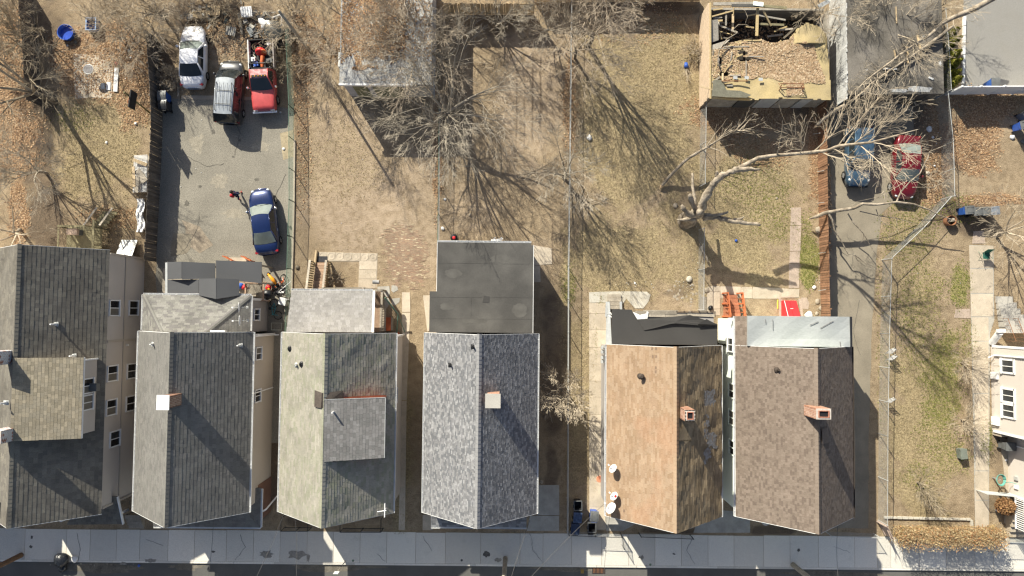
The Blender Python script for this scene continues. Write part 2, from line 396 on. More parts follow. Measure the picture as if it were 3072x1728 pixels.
    def op(o, a, c):
        q = N.new('ShaderNodeMath'); q.operation = o
        for i, s in enumerate((a, c)):
            if isinstance(s, (int, float)): q.inputs[i].default_value = s
            else: Lk.new(s, q.inputs[i])
        return q.outputs[0]
    def mix(f, A, B):
        x = N.new('ShaderNodeMix'); x.data_type = 'RGBA'; Lk.new(f, x.inputs[0])
        for i, s in ((6, A), (7, B)):
            if isinstance(s, tuple): x.inputs[i].default_value = (*s, 1)
            else: Lk.new(s, x.inputs[i])
        return x.outputs[2]
    def chan(nm):
        a = N.new('ShaderNodeAttribute'); a.attribute_name = nm
        s = N.new('ShaderNodeSeparateColor'); Lk.new(a.outputs['Color'], s.inputs[0]); return s.outputs, a.outputs['Alpha']
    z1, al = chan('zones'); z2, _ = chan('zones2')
    big = nz(.45, 6); mid = nz(2.2, 6, dist=.4); fine = nz(16, 5); vfine = nz(55, 3)
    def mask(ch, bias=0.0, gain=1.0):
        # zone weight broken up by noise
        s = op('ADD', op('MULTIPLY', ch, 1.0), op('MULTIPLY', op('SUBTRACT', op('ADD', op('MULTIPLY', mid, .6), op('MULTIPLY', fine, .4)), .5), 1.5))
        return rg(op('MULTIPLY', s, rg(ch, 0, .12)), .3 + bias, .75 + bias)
    soil = mix(rg(op('ADD', op('MULTIPLY', mid, .55), op('MULTIPLY', fine, .45)), .38, .62), (.24, .182, .118), (.375, .293, .195))
    soil = mix(op('MULTIPLY', z2[0], rg(mid, .25, .65)), soil, (.43, .338, .25))
    tuft = rg(nz(7, 5, dist=.8), .38, .6)
    strawc = mix(tuft, (.235, .187, .11), (.40, .32, .19))
    col = mix(mask(z1[1]), soil, strawc)
    greenc = mix(rg(fine, .35, .65), (.16, .165, .055), (.30, .285, .095))
    col = mix(op('MULTIPLY', mask(z1[2], .14), .75), col, greenc)
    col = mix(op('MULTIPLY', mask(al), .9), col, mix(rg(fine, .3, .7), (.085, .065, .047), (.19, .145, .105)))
    leafc = mix(rg(nz(9, 6, dist=1.2), .36, .62), (.20, .125, .072), (.44, .30, .18))
    col = mix(op('MULTIPLY', mask(z1[0], -.06), .92), col, leafc)
    f = op('MULTIPLY', rg(fine, .25, .75, .74, 1.26), op('MULTIPLY', rg(vfine, .25, .75, .8, 1.2), rg(big, .3, .7, .88, 1.12)))
    vm = N.new('ShaderNodeVectorMath'); vm.operation = 'SCALE'; Lk.new(col, vm.inputs[0]); Lk.new(f, vm.inputs['Scale']); Lk.new(vm.outputs[0], b.inputs['Base Color'])
    bp = N.new('ShaderNodeBump'); bp.inputs['Distance'].default_value = .05; bp.inputs['Strength'].default_value = .9
    Lk.new(op('ADD', op('MULTIPLY', mid, .8), op('ADD', fine, op('MULTIPLY', vfine, .35))), bp.inputs['Height']); Lk.new(bp.outputs[0], b.inputs['Normal'])
    me.materials.append(m)
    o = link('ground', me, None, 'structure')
    return o, (xs, ys, leaf, straw, green)
ground, GZ = build_ground()

def sheet(name, poly_px, z, m, wob=0.0, parent=None, step=.6):
    """flat sheet from photo-surveyed outline, edge broken up a little"""
    pts = [W(*p) for p in poly_px]; out = []
    r = random.Random(len(name) * 7 + int(abs(pts[0].x) * 10))
    for i in range(len(pts)):
        a, b = pts[i], pts[(i + 1) % len(pts)]; n = max(1, int((b - a).length / step)) if wob else 1
        d = (b - a).normalized(); nn = V((-d.y, d.x, 0))
        for k in range(n):
            p = lerp(a, b, k / n)
            if wob and k: p = p + nn * r.uniform(-wob, wob)
            out.append((p.x, p.y))
    mb = MB(); mb.prism(out, z - .06, z)
    return struct(name, mb, m, parent)

# street, kerb and sidewalk
mb = MB(); mb.bx(-120, 120, -40, -18.62, -.2, -.12); road = struct('road', mb, M['asphalt_road'])
for i, (px, py, w, h) in enumerate([(300, 1703, 130, 16), (560, 1700, 60, 12), (1000, 1702, 150, 14), (1700, 1702, 120, 14), (2500, 1722, 200, 10)]):
    c = W(px, py, -.116); mb = MB(); r = random.Random(i); pts = []
    for k in range(22):
        a = 2 * math.pi * k / 22; q = r.uniform(.6, 1.1); pts.append((c.x + math.cos(a) * w / 40 * q, max(-30, min(-18.66, c.y + math.sin(a) * h / 40 * q))))
    mb.prism(pts, -.13, -.116 + i * .0005); mb.build('grit_patch', mat('grit', (.15, .135, .11), .97, .3, 2, .4, 20), road)
kerb = MB(); x = -80.0
kerb_o = None
while x < 80:
    mb = MB(); mb.bx(x, x + 2.96, -18.62, -18.48, -.2, .012)
    if kerb_o is None: kerb_o = struct('kerb', mb, M['slab'])
    else: mb.build('kerb_stone', M['slab'], kerb_o)
    x += 2.98
JX = [-190, -100, -10, 74, 199, 270, 349, 419, 504, 583, 679, 760, 840, 921, 1000, 1080, 1160, 1247, 1336, 1442, 1560, 1629, 1715, 1805, 1886, 1965, 2044, 2124, 2202, 2291, 2370, 2455, 2564, 2632, 2672, 2759, 2839, 2924, 2980, 3075, 3160, 3250]
mb = MB(); mb.bx(-100, 100, -18.46, -16.22, -.3, -.02); sw = struct('sidewalk', mb, M['concrete_grey'])
prev = W(JX[0], 1650).x
for i, jx in enumerate(JX[1:]):
    x1 = W(jx, 1650).x
    mb = MB(); g = .012
    yb = -16.2 + rnd.uniform(-.03, .03)
    mb.bx(prev + g, x1 - g, -18.465, yb, -.1, .008 + rnd.uniform(0, .006))
    mb.build('sidewalk_slab', M['slab'], sw)
    prev = x1
# dark stains and patches with their own shape on the walk
def stain(name, parent, px, py, rx, ry, z, m, seed, n=18):
    c = W(px, py, z); r = random.Random(seed); pts = []
    for k in range(n):
        a = 2 * math.pi * k / n; q = r.uniform(.55, 1.1); pts.append((c.x + math.cos(a) * rx / 40 * q, c.y + math.sin(a) * ry / 40 * q))
    b = MB(); b.prism(pts, z - .02, z); return b.build(name, m, parent)
M['stain'] = mat('stain', (.12, .11, .10), .95, .3, 4, .4, 20)
M['stain_light'] = mat('stain_light', (.27, .25, .22), .95, .2, 4, .3, 20)
for i, a in enumerate([(1459, 1662, 11, 11), (95, 1612, 4, 6), (92, 1640, 5, 5), (2396, 1650, 5, 6), (2022, 1662, 5, 3), (1918, 1672, 3, 3), (640, 1655, 6, 4)]):
    stain('stain', sw, *a, .0175 + i * .0004, M['stain'], i)
for i, a in enumerate([(890, 1665, 30, 14), (925, 1674, 6, 14), (800, 1662, 22, 12), (1492, 1680, 12, 8), (1926, 1672, 5, 8), (450, 1682, 20, 6), (370, 1690, 12, 5)]):
    stain('stain', sw, *a, .0215 + i * .0004, M['stain_light'], i + 20)
for i, (px, py) in enumerate([(1059, 1682), (1951, 1694), (1385, 1681)]):
    c = W(px, py, .02); b = MB(); b.lathe((c.x, c.y, 0), [(.085, 0), (.085, .026), (.07, .03)], 16)
    tag(b.build('valve_cover', mat('cover_green', (.16, .22, .15) if i < 2 else (.1, .1, .1), .7)), ['round green valve cover in the sunlit walk below the green house', 'round green valve cover in the sunlit walk below the tan house', 'small dark round valve cover in the shaded walk below the blue grey house'][i], 'valve cover')
# kerb drain
c = W(1796, 1712, -.11); dr = thing('storm_drain', 'iron storm drain grate in the gutter below the tan house', 'drain', (c.x, c.y, -.12))
b = MB(); b.box((c.x, c.y, -.11), (.95, .42, .03)); b.build('frame', M['black_metal'], dr)
for k in range(9):
    b = MB(); b.box((c.x - .4 + k * .1, c.y, -.088), (.035, .36, .02)); b.build('bar', M['rust'], dr)

# parking lot on the left, right-hand driveway, paths
lot = sheet('parking_lot', [(484, 292), (560, 296), (660, 292), (755, 300), (880, 330), (884, 560), (880, 760), (872, 880), (868, 1000), (850, 1120), (845, 1330), (770, 1330), (770, 900), (520, 905), (470, 905), (466, 700), (476, 450)], .012, M['asphalt_lot'], .07)
sheet('asphalt_patch', [(520, 700), (575, 702), (572, 745), (560, 760), (512, 770)], .020, M['asphalt_old'], .06, lot)
sheet('gravel_patch', [(545, 660), (600, 680), (640, 735), (600, 760), (570, 740)], .018, mat('gravel_pink', (.30, .25, .19), .95, .25, 3, .3, 20), .09, lot)
sheet('gravel_patch', [(840, 400), (880, 390), (882, 470), (850, 480)], .019, mat('gravel_sand', (.36, .30, .20), .95, .25, 3, .3, 20), .09, lot)
drive = sheet('driveway', [(2494, 300), (2560, 290), (2740, 320), (2745, 470), (2700, 590), (2645, 640), (2628, 780), (2615, 1000), (2610, 1150), (2606, 1300), (2605, 1585), (2450, 1588), (2440, 1500), (2470, 1100), (2488, 800)], .010, M['asphalt_old'], .05)
st = sheet('concrete_strip', [(545, 287), (650, 287), (762, 292), (762, 301), (650, 299), (545, 297)], .03, M['concrete_warm'], .02)
# right-hand concrete path by the beige house
rp = sheet('concrete_path', [(2908, 735), (2980, 737), (2983, 960), (2970, 1000), (2966, 1600), (2926, 1600), (2914, 1000)], .008, M['concrete_grey'])
for i, (y0, y1) in enumerate([(736, 805), (806, 880), (881, 950), (951, 1023), (1024, 1180), (1181, 1300), (1301, 1412), (1413, 1500), (1501, 1592)]):
    xl0 = lerp(2908, 2926, min(1, (y0 - 736) / 500)); xr = 2979 if y0 < 950 else 2965
    a, b2, c, d = W2(xl0 + 1, y1 - 1), W2(xr, y1 - 1), W2(xr, y0 + 1), W2(xl0 - 1, y0 + 1)
    b = MB(); b.prism([a, b2, c, d], -.02, .018 + .003 * (i % 2)); b.build('path_slab', M['slab_warm'], rp)
for i, pl in enumerate([[(2920, 694), (2950, 692), (2956, 730), (2916, 731)], [(2866, 928), (2910, 926), (2912, 955), (2862, 953)]]):
    b = MB(); b.prism([W2(*p) for p in pl], -.02, .022); b.build('path_slab', M['slab_pink'], rp)
# pink stepping slabs behind the brown house, and the L-shaped walk
gp = sheet('garden_walk', [(2122, 860), (2395, 868), (2398, 893), (2160, 895), (2160, 945), (2120, 945)], .006, M['concrete_warm'])
def slabs(parent, polys, m, z=.02, g=.0):
    for i, pl in enumerate(polys):
        b = MB(); b.prism([W2(*p) for p in pl], -.03, z + rnd.uniform(0, .008)); b.build('path_slab', m, parent)
slabs(gp, [[(2372, 623), (2402, 622), (2404, 676), (2371, 676)], [(2370, 678), (2403, 677), (2401, 753), (2369, 753)], [(2369, 755), (2400, 754), (2398, 790), (2368, 790)], [(2367, 792), (2398, 791), (2397, 864), (2366, 864)]], M['slab_pink'])
slabs(gp, [[(2133, 858), (2158, 858), (2160, 874), (2122, 874)], [(2122, 876), (2160, 876), (2160, 926), (2120, 926)], [(2120, 928), (2160, 928), (2160, 946), (2120, 946)], [(2162, 859), (2222, 860), (2222, 884), (2162, 882)], [(2225, 861), (2256, 861), (2256, 895), (2222, 895)], [(2258, 861), (2342, 864), (2342, 896), (2258, 896)], [(2344, 865), (2398, 868), (2396, 892), (2344, 893)]], M['slab_warm'])
slabs(gp, [[(2336, 896), (2347, 896), (2348, 950), (2337, 950)], [(2395, 896), (2404, 896), (2410, 950), (2402, 950)], [(2404, 892), (2420, 893), (2428, 910), (2424, 928), (2406, 925)]], M['slab_pink'], .016)
# walk beside the tan house
tw = sheet('side_walk', [(1767, 877), (1812, 877), (1815, 1590), (1768, 1590)], .005, M['concrete_warm'])
ys_ = [908, 940, 989, 1041, 1092, 1143, 1193, 1243, 1294, 1346, 1400, 1455, 1520, 1588]
for i in range(len(ys_) - 1):
    slabs(tw, [[(1768, ys_[i] + 1), (1818, ys_[i] + 1), (1818, ys_[i + 1]), (1768, ys_[i + 1])]], M['slab_warm'], .018)
slabs(tw, [[(1818, 1530), (1900, 1540), (1910, 1570), (1870, 1592), (1818, 1592)], [(2100, 1540), (2165, 1530), (2250, 1540), (2250, 1598), (2080, 1598)]], M['concrete_grey'], .016)
slabs(tw, [[(1767, 877), (1802, 875), (1801, 907), (1768, 908)], [(1804, 875), (1860, 874), (1880, 895), (1868, 912), (1804, 907)], [(1862, 874), (1940, 875), (1952, 884), (1945, 905), (1930, 925), (1905, 925), (1882, 900)]], M['slab_pale'], .02)
# walks beside the blue-grey house
bw = sheet('back_walk', [(1599, 735), (1655, 745), (1656, 790), (1600, 800)], .006, M['slab_pink'])
slabs(bw, [[(1600, 736), (1654, 745), (1656, 792), (1600, 796)], [(1600, 798), (1620, 798), (1622, 846), (1600, 846)]], M['slab_warm'], .016)
slabs(bw, [[(1612, 1455), (1677, 1455), (1678, 1545), (1612, 1545)], [(1590, 1547), (1677, 1547), (1677, 1592), (1580, 1592)]], M['concrete_grey'], .02)
slabs(bw, [[(1206, 877), (1230, 877), (1231, 936), (1206, 936)], [(1206, 938), (1231, 938), (1228, 995), (1206, 995)], [(1206, 997), (1228, 997), (1220, 1200), (1204, 1200)], [(1204, 1202), (1220, 1202), (1215, 1590), (1196, 1590)], [(1269, 886), (1292, 886), (1292, 990), (1282, 995)], [(1268, 1545), (1300, 1545), (1300, 1590), (1268, 1590)]], M['slab_warm'], .018)
# paver path behind the green house
pv = sheet('paver_walk', [(955, 757), (1133, 760), (1132, 800), (1130, 865), (1075, 865), (1077, 783), (955, 783)], .006, M['concrete_warm'])
for i in range(7):
    x0 = 957 + i * 25.0; y0 = 756 + i * .7
    slabs(pv, [[(x0 + .5, y0), (x0 + 24, y0), (x0 + 24, y0 + 24), (x0 + .5, y0 + 24)]], M['slab_warm'], .022)
    c = W(x0 + 12, y0 + 12, .03); b = MB()
    for k in range(8):   # raised octagon rim of each paver
        a0, a1 = math.pi / 8 + k * math.pi / 4, math.pi / 8 + (k + 1) * math.pi / 4
        b.beam((c.x + .27 * math.cos(a0), c.y + .27 * math.sin(a0), .031), (c.x + .27 * math.cos(a1), c.y + .27 * math.sin(a1), .031), .022, .016)
    b.box((c.x, c.y, .03), (.14, .14, .016)); b.build('paver_rim', M['slab_warm'], pv)
slabs(pv, [[(1079, 783), (1131, 783), (1130, 809), (1078, 808)], [(1078, 811), (1129, 811), (1128, 836), (1077, 836)], [(1076, 838), (1128, 838), (1127, 864), (1076, 864)], [(988, 771), (1076, 781), (1076, 784), (988, 784)]], M['slab_warm'], .02)
slabs(pv, [[(1132, 860), (1168, 858), (1170, 880), (1165, 892), (1134, 884)], [(1175, 856), (1192, 857), (1194, 870), (1180, 878), (1174, 872)], [(1134, 892), (1166, 894), (1170, 910), (1160, 925), (1138, 915)], [(1176, 896), (1200, 893), (1198, 906), (1184, 917), (1174, 912)]], M['concrete_grey'], .018)
# old brick paving sunk in the dirt
b = MB(); r = random.Random(5); y = 664.0; row = 0
while y < 880:
    x = 1128 + (row % 2) * 4 + r.uniform(0, 3)
    while x < 1288:
        d = abs((x - 1215 - (y - 760) * .12) / 74.) ** 2.4 + abs((y - 765) / 108.) ** 2.4
        if d + mnoise.noise(V((x * .03, y * .05, 2))) * .55 + r.uniform(-.35, .35) < .72:
            p = W(x, y, .0); b.box((p.x, p.y, -.008 + r.uniform(-.008, .012)), (.2, .06, .05), r.uniform(-.02, .02))
        x += 8.6
    y += 2.9; row += 1
M['old_brick'] = ramp_mat('old_brick', [(.34, .235, .165), (.37, .27, .19), (.31, .22, .16), (.39, .29, .20), (.35, .26, .185), (.36, .28, .2), (.32, .24, .17), (.38, .26, .18), (.34, .25, .18), (.54, .45, .31)], .95, .2, .25, .8, 25)
bp_ = b.build('brick_paving', M['old_brick'], None, kind='stuff'); bp_['label'] = 'worn red brick paving half buried in dirt'; bp_['category'] = 'paving'
# concrete pad in the left yard
pad = sheet('concrete_pad', [(222, 162), (262, 163), (266, 290), (228, 295)], .008, M['concrete_grey'], .02)
slabs(pad, [[(221, 161), (259, 162), (261, 236), (222, 237)], [(222, 239), (261, 239), (264, 294), (226, 296)], [(262, 166), (295, 166), (300, 178), (330, 184), (340, 200), (338, 240), (336, 288), (330, 296), (268, 292)]], M['slab_warm'], .018)

# oil spots, cracks and tyre marks on the lot; cracks in the walk
M['oil'] = mat('oil_spot', (.13, .12, .10), .8, .3, 4, .3, 20); M['lot_pale'] = mat('lot_pale', (.30, .27, .215), .95, .2, 3, .3, 14)
for i, a in enumerate([(640, 395, 7, 9), (700, 470, 5, 4), (770, 540, 9, 6), (600, 560, 6, 5), (720, 420, 4, 6), (830, 720, 10, 14), (560, 610, 8, 10)]): stain('oil_spot', lot, *a, .0165 + i * .0004, M['oil'], i + 50)
for i, a in enumerate([(700, 640, 40, 18), (590, 430, 26, 34), (780, 440, 34, 20), (660, 540, 30, 26)]): stain('worn_patch', lot, *a, .0135 + i * .0005, M['lot_pale'], i + 70, 30)
def crack(parent, pts, z, m, w=.02):
    r = random.Random(int(pts[0][0])); P_ = []
    for (x0, y0), (x1, y1) in zip(pts[:-1], pts[1:]):
        for k in range(6): t = k / 6; P_.append(W(lerp(x0, x1, t) + r.uniform(-2, 2), lerp(y0, y1, t) + r.uniform(-2, 2), z))
    b = MB()
    for a, c in zip(P_[:-1], P_[1:]): b.beam(a, c, w * r.uniform(.6, 1.5), .012)
    return b.build('crack', m, parent)
for pts in ([(520, 780), (560, 740), (590, 690), (600, 640)], [(690, 330), (720, 400), (700, 480)], [(860, 520), (820, 600), (830, 690)], [(560, 470), (620, 500), (680, 490)]): crack(lot, pts, .0185, M['oil'], .03)
for pts in ([(230, 1600), (240, 1650), (232, 1690)], [(720, 1605), (735, 1640), (700, 1690)], [(1270, 1610), (1300, 1660)], [(1590, 1600), (1600, 1650), (1630, 1690)], [(2080, 1610), (2060, 1650), (2090, 1700)], [(2500, 1640), (2560, 1660)], [(440, 1620), (500, 1640)], [(1130, 1660), (1160, 1690)]): crack(sw, pts, .019, M['stain'], .018)
for pts in ([(2540, 700), (2560, 760), (2550, 840)], [(2580, 900), (2560, 1000), (2585, 1080)]): crack(drive, pts, .0135, M['oil'], .025)
# ================================================================== BUILDING HELPERS
def shingles(parent, A, B, C, D, m, course=.155, tab=(.22, .42), wave=0.0, seed=1, thick=.012, wf=1.1, lift=.0, name='shingles'):
    """A-B eave line, D-C ridge line; every tab its own piece, butt edge raised"""
    A, B, C, D = map(V, (A, B, C, D)); e = (B - A).normalized(); n = (B - A).cross(D - A).normalized()
    if n.z < 0: n = -n
    r = random.Random(seed); mb = MB(); L = ((D - A).length + (C - B).length) / 2
    nc = max(2, int(L / course))
    def disp(p):
        if not wave: return p + n * lift
        return p + n * (lift + wave * (mnoise.noise(V((p.x * wf, p.y * wf * .8, 3.1))) + .6 * mnoise.noise(V((p.x * wf * 2.7, p.y * wf * 2.2, 9.4)))))
    for i in range(nc):
        t0 = i / nc; t1 = min(1.0, (i + 1.12) / nc)
        l0, r0 = lerp(A, D, t0), lerp(B, C, t0); l1, r1 = lerp(A, D, t1), lerp(B, C, t1)
        w0 = (r0 - l0).length
        if w0 < .06: continue
        off = (l1 - l0); up0 = off - e * off.dot(e)     # straight up-slope step
        lo1, hi1 = (l1 - l0).dot(e), (r1 - l0).dot(e)
        u = -r.uniform(0, tab[1])
        while u < w0:
            w = r.uniform(*tab); a, c = max(u, 0), min(u + w - .006, w0); u += w
            if c - a < .03: continue
            h = thick * r.uniform(.55, 1.25)
            p0, p1 = disp(l0 + e * a), disp(l0 + e * c)
            p2, p3 = disp(l0 + e * min(max(c, lo1), hi1) + up0), disp(l0 + e * min(max(a, lo1), hi1) + up0)
            v = len(mb.v)
            mb.v += [tuple(p0 + n * h), tuple(p1 + n * h), tuple(p2 + n * .003), tuple(p3 + n * .003), tuple(p0 - n * .004), tuple(p1 - n * .004)]
            mb.f += [(v, v + 1, v + 2, v + 3), (v + 4, v + 5, v + 1, v)]; mb.m += [0, 0]
    return mb.build(name, m, parent, kind='stuff')
def ridge_caps(parent, a, b, m, w=.3, seed=0, slope=.75, step=.26):
    a, b = V(a), V(b); d = (b - a).normalized(); L = (b - a).length; n = int(L / step); s = V((-d.y, d.x, 0)).normalized()
    mb = MB(); hw = w / 2
    for (x0, z0, x1, z1) in ((0, .03, step * 1.25, .012),):
        for sg in (-1, 1):
            q = [V((x0, 0, z0)), V((x1, 0, z1)), V((x1, sg * hw, z1 - hw * slope)), V((x0, sg * hw, z0 - hw * slope))]
            if sg > 0: q.reverse()
            mb.face(q)
        mb.face([V((0, -hw, z0 - hw * slope - .02)), V((0, hw, z0 - hw * slope - .02)), V((0, hw, z0 - hw * slope)), V((0, 0, z0)), V((0, -hw, z0 - hw * slope))])
    me = mb.mesh('ridge_cap', m); ang = math.atan2(d.y, d.x)
    for i in range(n): link('ridge_cap', me, parent, loc=lerp(a, b, i / n) + V((0, 0, .012)), rot=(0, -math.asin(d.z), ang))
def gutter(th, a, b, m, out, hang=.95, size=.11):
    """white eaves gutter from a to b, 'out' the outward direction"""
    a, b, out = V(a), V(b), V(out); mb = MB(); u = V((0, 0, 1))
    c0, c1 = a + out * size * .5, b + out * size * .5
    mb.beam(c0 - u * size, c1 - u * size, size, .012); mb.beam(a + out * size - u * size * .45, b + out * size - u * size * .45, .014, size)
    mb.beam(a - u * size * .5 + out * .008, b - u * size * .5 + out * .008, .012, size * .9)
    L = (b - a).length; k = hang * .4
    while k < L:
        p = lerp(a, b, k / L); mb.beam(p - u * .005, p + out * size - u * .005, .025, .012); k += hang
    for p in (a, b): mb.box(p + out * size / 2 - u * size / 2, (max(abs(out.x) * size, .012), max(abs(out.y) * size, .012), size))
    return mb.build('gutter', m, th)
def clapboards(th, a, b, z0, z1, n, m, exp=.16, name='clapboard_siding'):
    a, b, n = V(a), V(b), V(n); mb = MB(); k = max(1, int((z1 - z0) / exp)); h = (z1 - z0) / k
    for i in range(k):
        za, zb = z0 + i * h, z0 + (i + 1) * h
        p0, p1 = a + n * .03, b + n * .03; q0, q1 = a + n * .008, b + n * .008
        mb.face([(p0.x, p0.y, za), (p1.x, p1.y, za), (q1.x, q1.y, zb), (q0.x, q0.y, zb)])
        mb.face([(q0.x, q0.y, za), (q1.x, q1.y, za), (p1.x, p1.y, za), (p0.x, p0.y, za)])
    return mb.build(name, m, th, kind='stuff')
M['blind'] = mat('blind', (.16, .15, .13), .3, .1, 3, .1, 20)
def window(th, c, n, w, h, m=None, panes=2, glass=None, vertical=False, fr=.08):
    """window unit: frame part with panes as sub-parts; c its centre on the wall face"""
    m = m or M['white_trim']; glass = glass or M['dark_glass']
    c, n = V(c), V(n).normalized(); s = V((0, 0, 1)).cross(n).normalized(); u = V((0, 0, 1)); mb = MB()
    R = Matrix((s, n, u)).transposed()
    c = c + n * .035
    def b(du, ds, su, ss, d=.08, off=.0): mb.box(c + s * ds + u * du + n * off, (ss, d, su), 0, 0, R)
    b(h / 2, 0, fr, w + fr); b(-h / 2, 0, fr * 1.2, w + fr * 1.6, .12, .02); b(0, -w / 2, h, fr); b(0, w / 2, h, fr)
    for k in range(1, panes):
        if vertical: b(-h / 2 + h * k / panes, 0, .05, w - fr, .06)
        else: b(0, -w / 2 + w * k / panes, h - fr, .05, .06)
    f = mb.build('window', m, th)
    for k in range(panes):
        p = MB()
        if vertical: p.box(c + u * (-h / 2 + h * (k + .5) / panes) - n * .012, (w - fr, .012, h / panes - .06), 0, 0, R)
        else: p.box(c + s * (-w / 2 + w * (k + .5) / panes) - n * .012, (w / panes - .06, .012, h - fr), 0, 0, R)
        p.build('pane', glass if rnd.random() < .6 else rnd.choice((M['glass'], M['blind'])), f)
    return f
def vent_pipe(th, p, h, r=.055, m=None, flash=None):
    m = m or M['white_plastic']; p = V(p); mb = MB(); mb.tube([p - V((0, 0, .2)), p + V((0, 0, h))], r, 10, caps=False); mb.tube([p + V((0, 0, h)), p + V((0, 0, h - .25))], r * .8, 10, caps=True)
    o = mb.build('vent_pipe', m, th)
    f = MB(); f.lathe(p - V((0, 0, .08)), [(r * 2.6, 0), (r * 2.4, .1), (r * 1.25, .18)], 12, cap=False); f.box(p - V((0, 0, .06)), (.34, .3, .03)); f.build('flashing', flash or M['galv'], o); return o
def chimney(th, c, sx, sy, z0, z1, m, cap=None, hollow=True):
    """brick chimney: courses of real bricks over a mortar core"""
    c = V((c[0], c[1], 0)); core = MB(); core.bx(c.x - sx / 2 + .012, c.x + sx / 2 - .012, c.y - sy / 2 + .012, c.y + sy / 2 - .012, z0, z1 - .02)
    o = core.build('chimney', M['mortar'], th); mb = MB(); r = random.Random(int(abs(c.x) * 31)); z = z0; row = 0
    while z < z1 - .03:
        for ax in (0, 1):
            L = sx if ax == 0 else sy; other = sy if ax == 0 else sx; k = -.1 * (row % 2)
            while k < L - .01:
                a, b2 = max(0, k), min(L, k + .195)
                if b2 - a > .03:
                    for sg in (-1, 1):
                        u = -L / 2 + (a + b2) / 2; w = sg * (other / 2 - .025) 
                        pc = (c.x + u, c.y + w, z + .032) if ax == 0 else (c.x + w, c.y + u, z + .032)
                        mb.box(pc, ((b2 - a, .05, .06) if ax == 0 else (.05, b2 - a - .052, .06)))
                k += .207
        z += .074; row += 1
    mb.build('bricks', m, o, kind='stuff')
    if cap == 'white':
        f = MB(); f.box((c.x, c.y, z1 + .02), (sx + .16, sy + .16, .05)); f.lathe((c.x, c.y, z1 + .045), [((sx + .12) * .7, 0), (.04, .06)], 4, R=Matrix.Rotation(math.pi / 4, 3, 'Z')); f.build('cap', M['white_trim'], o)
    elif cap == 'slab':
        f = MB(); f.box((c.x, c.y, z1 + .03), (sx + .2, sy + .16, .1)); f.build('cap', M['concrete'], o)
    else:
        f = MB(); t = .11
        f.bx(c.x - sx / 2, c.x + sx / 2, c.y - sy / 2, c.y - sy / 2 + t, z1 - .02, z1 + .03); f.bx(c.x - sx / 2, c.x + sx / 2, c.y + sy / 2 - t, c.y + sy / 2, z1 - .02, z1 + .03)
        f.bx(c.x - sx / 2, c.x - sx / 2 + t, c.y - sy / 2 + t, c.y + sy / 2 - t, z1 - .02, z1 + .03); f.bx(c.x + sx / 2 - t, c.x + sx / 2, c.y - sy / 2 + t, c.y + sy / 2 - t, z1 - .02, z1 + .03)
        f.build('cap', M['mortar'], o)
        f = MB(); f.bx(c.x - sx / 2 + t, c.x + sx / 2 - t, c.y - sy / 2 + t, c.y + sy / 2 - t, z1 - .02, z1 - .012); f.build('flue', M['black_metal'], o)
        f = MB(); q = .035
        for (a0, a1, b0, b1) in ((-1, 1, -1, -1 + q * 6), (-1, 1, 1 - q * 6, 1)): f.bx(c.x + a0 * (sx / 2 - t), c.x + a1 * (sx / 2 - t), c.y + b0 * (sy / 2 - t), c.y + b1 * (sy / 2 - t), z1 - .01, z1 + .07)
        for (a0, a1) in ((-1, -1 + q * 5), (1 - q * 5, 1)): f.bx(c.x + a0 * (sx / 2 - t), c.x + a1 * (sx / 2 - t), c.y - (sy / 2 - t) * .78, c.y + (sy / 2 - t) * .78, z1 - .01, z1 + .07)
        f.build('flue_liner', M['brick'], o)
    return o
def gable_house(th, XL, XR, Yb, Yf, he, hr, wall_m, mL, mR, cL=.155, cR=.155, tab=(.22, .42), waveL=0, waveR=0, over=.12, seed=1, cap_m=None, sag=0.0):
    Xr = (XL + XR) / 2; pitch = (hr - he) / (XR - Xr)
    w = MB(); x0, x1, y0, y1 = XL + over, XR - over, Yf + .28, Yb - .18; zt = he + over * pitch - .14
    zr = zt + (Xr - x0) * pitch
    poly = [(x0, y0), (x1, y0), (x1, y1), (x0, y1)]
    w.prism(poly, -.2, zt); 
    for yy, sg in ((y0, -1), (y1, 1)):
        tri = [V((x0, yy, zt)), V((x1, yy, zt)), V((Xr, yy, zr))]
        if sg > 0: tri.reverse()
        w.face(tri)
    wo = w.build('wall', wall_m, th)
    rf = MB()
    rf.slab((XL, Yb, he), (XL, Yf, he), (Xr, Yf, hr), (Xr, Yb, hr), .09)
    rf.slab((XR, Yf, he), (XR, Yb, he), (Xr, Yb, hr), (Xr, Yf, hr), .09)
    ro = rf.build('roof', M['leather_brown'], th)
    shingles(ro, (XL, Yb, he), (XL, Yf, he), (Xr, Yf, hr), (Xr, Yb, hr), mL, cL, tab, waveL, seed, lift=waveL * .8 + .004)
    shingles(ro, (XR, Yf, he), (XR, Yb, he), (Xr, Yb, hr), (Xr, Yf, hr), mR, cR, tab, waveR, seed + 5, thick=.015, lift=waveR * .8 + .004)
    ridge_caps(ro, (Xr, Yf, hr + .02 + max(waveL, waveR) * .8), (Xr, Yb, hr + .02 + max(waveL, waveR) * .8), cap_m or mL, .34, seed, pitch)
    # rake trim
    for yy in (Yf - .012, Yb + .012):
        for X in (XL, XR): MB().beam((X, yy, he - .06), (Xr, yy, hr - .06), .02, .12).build('rake_board', M['white_trim'], th)
    return ro, wo, Xr, pitch

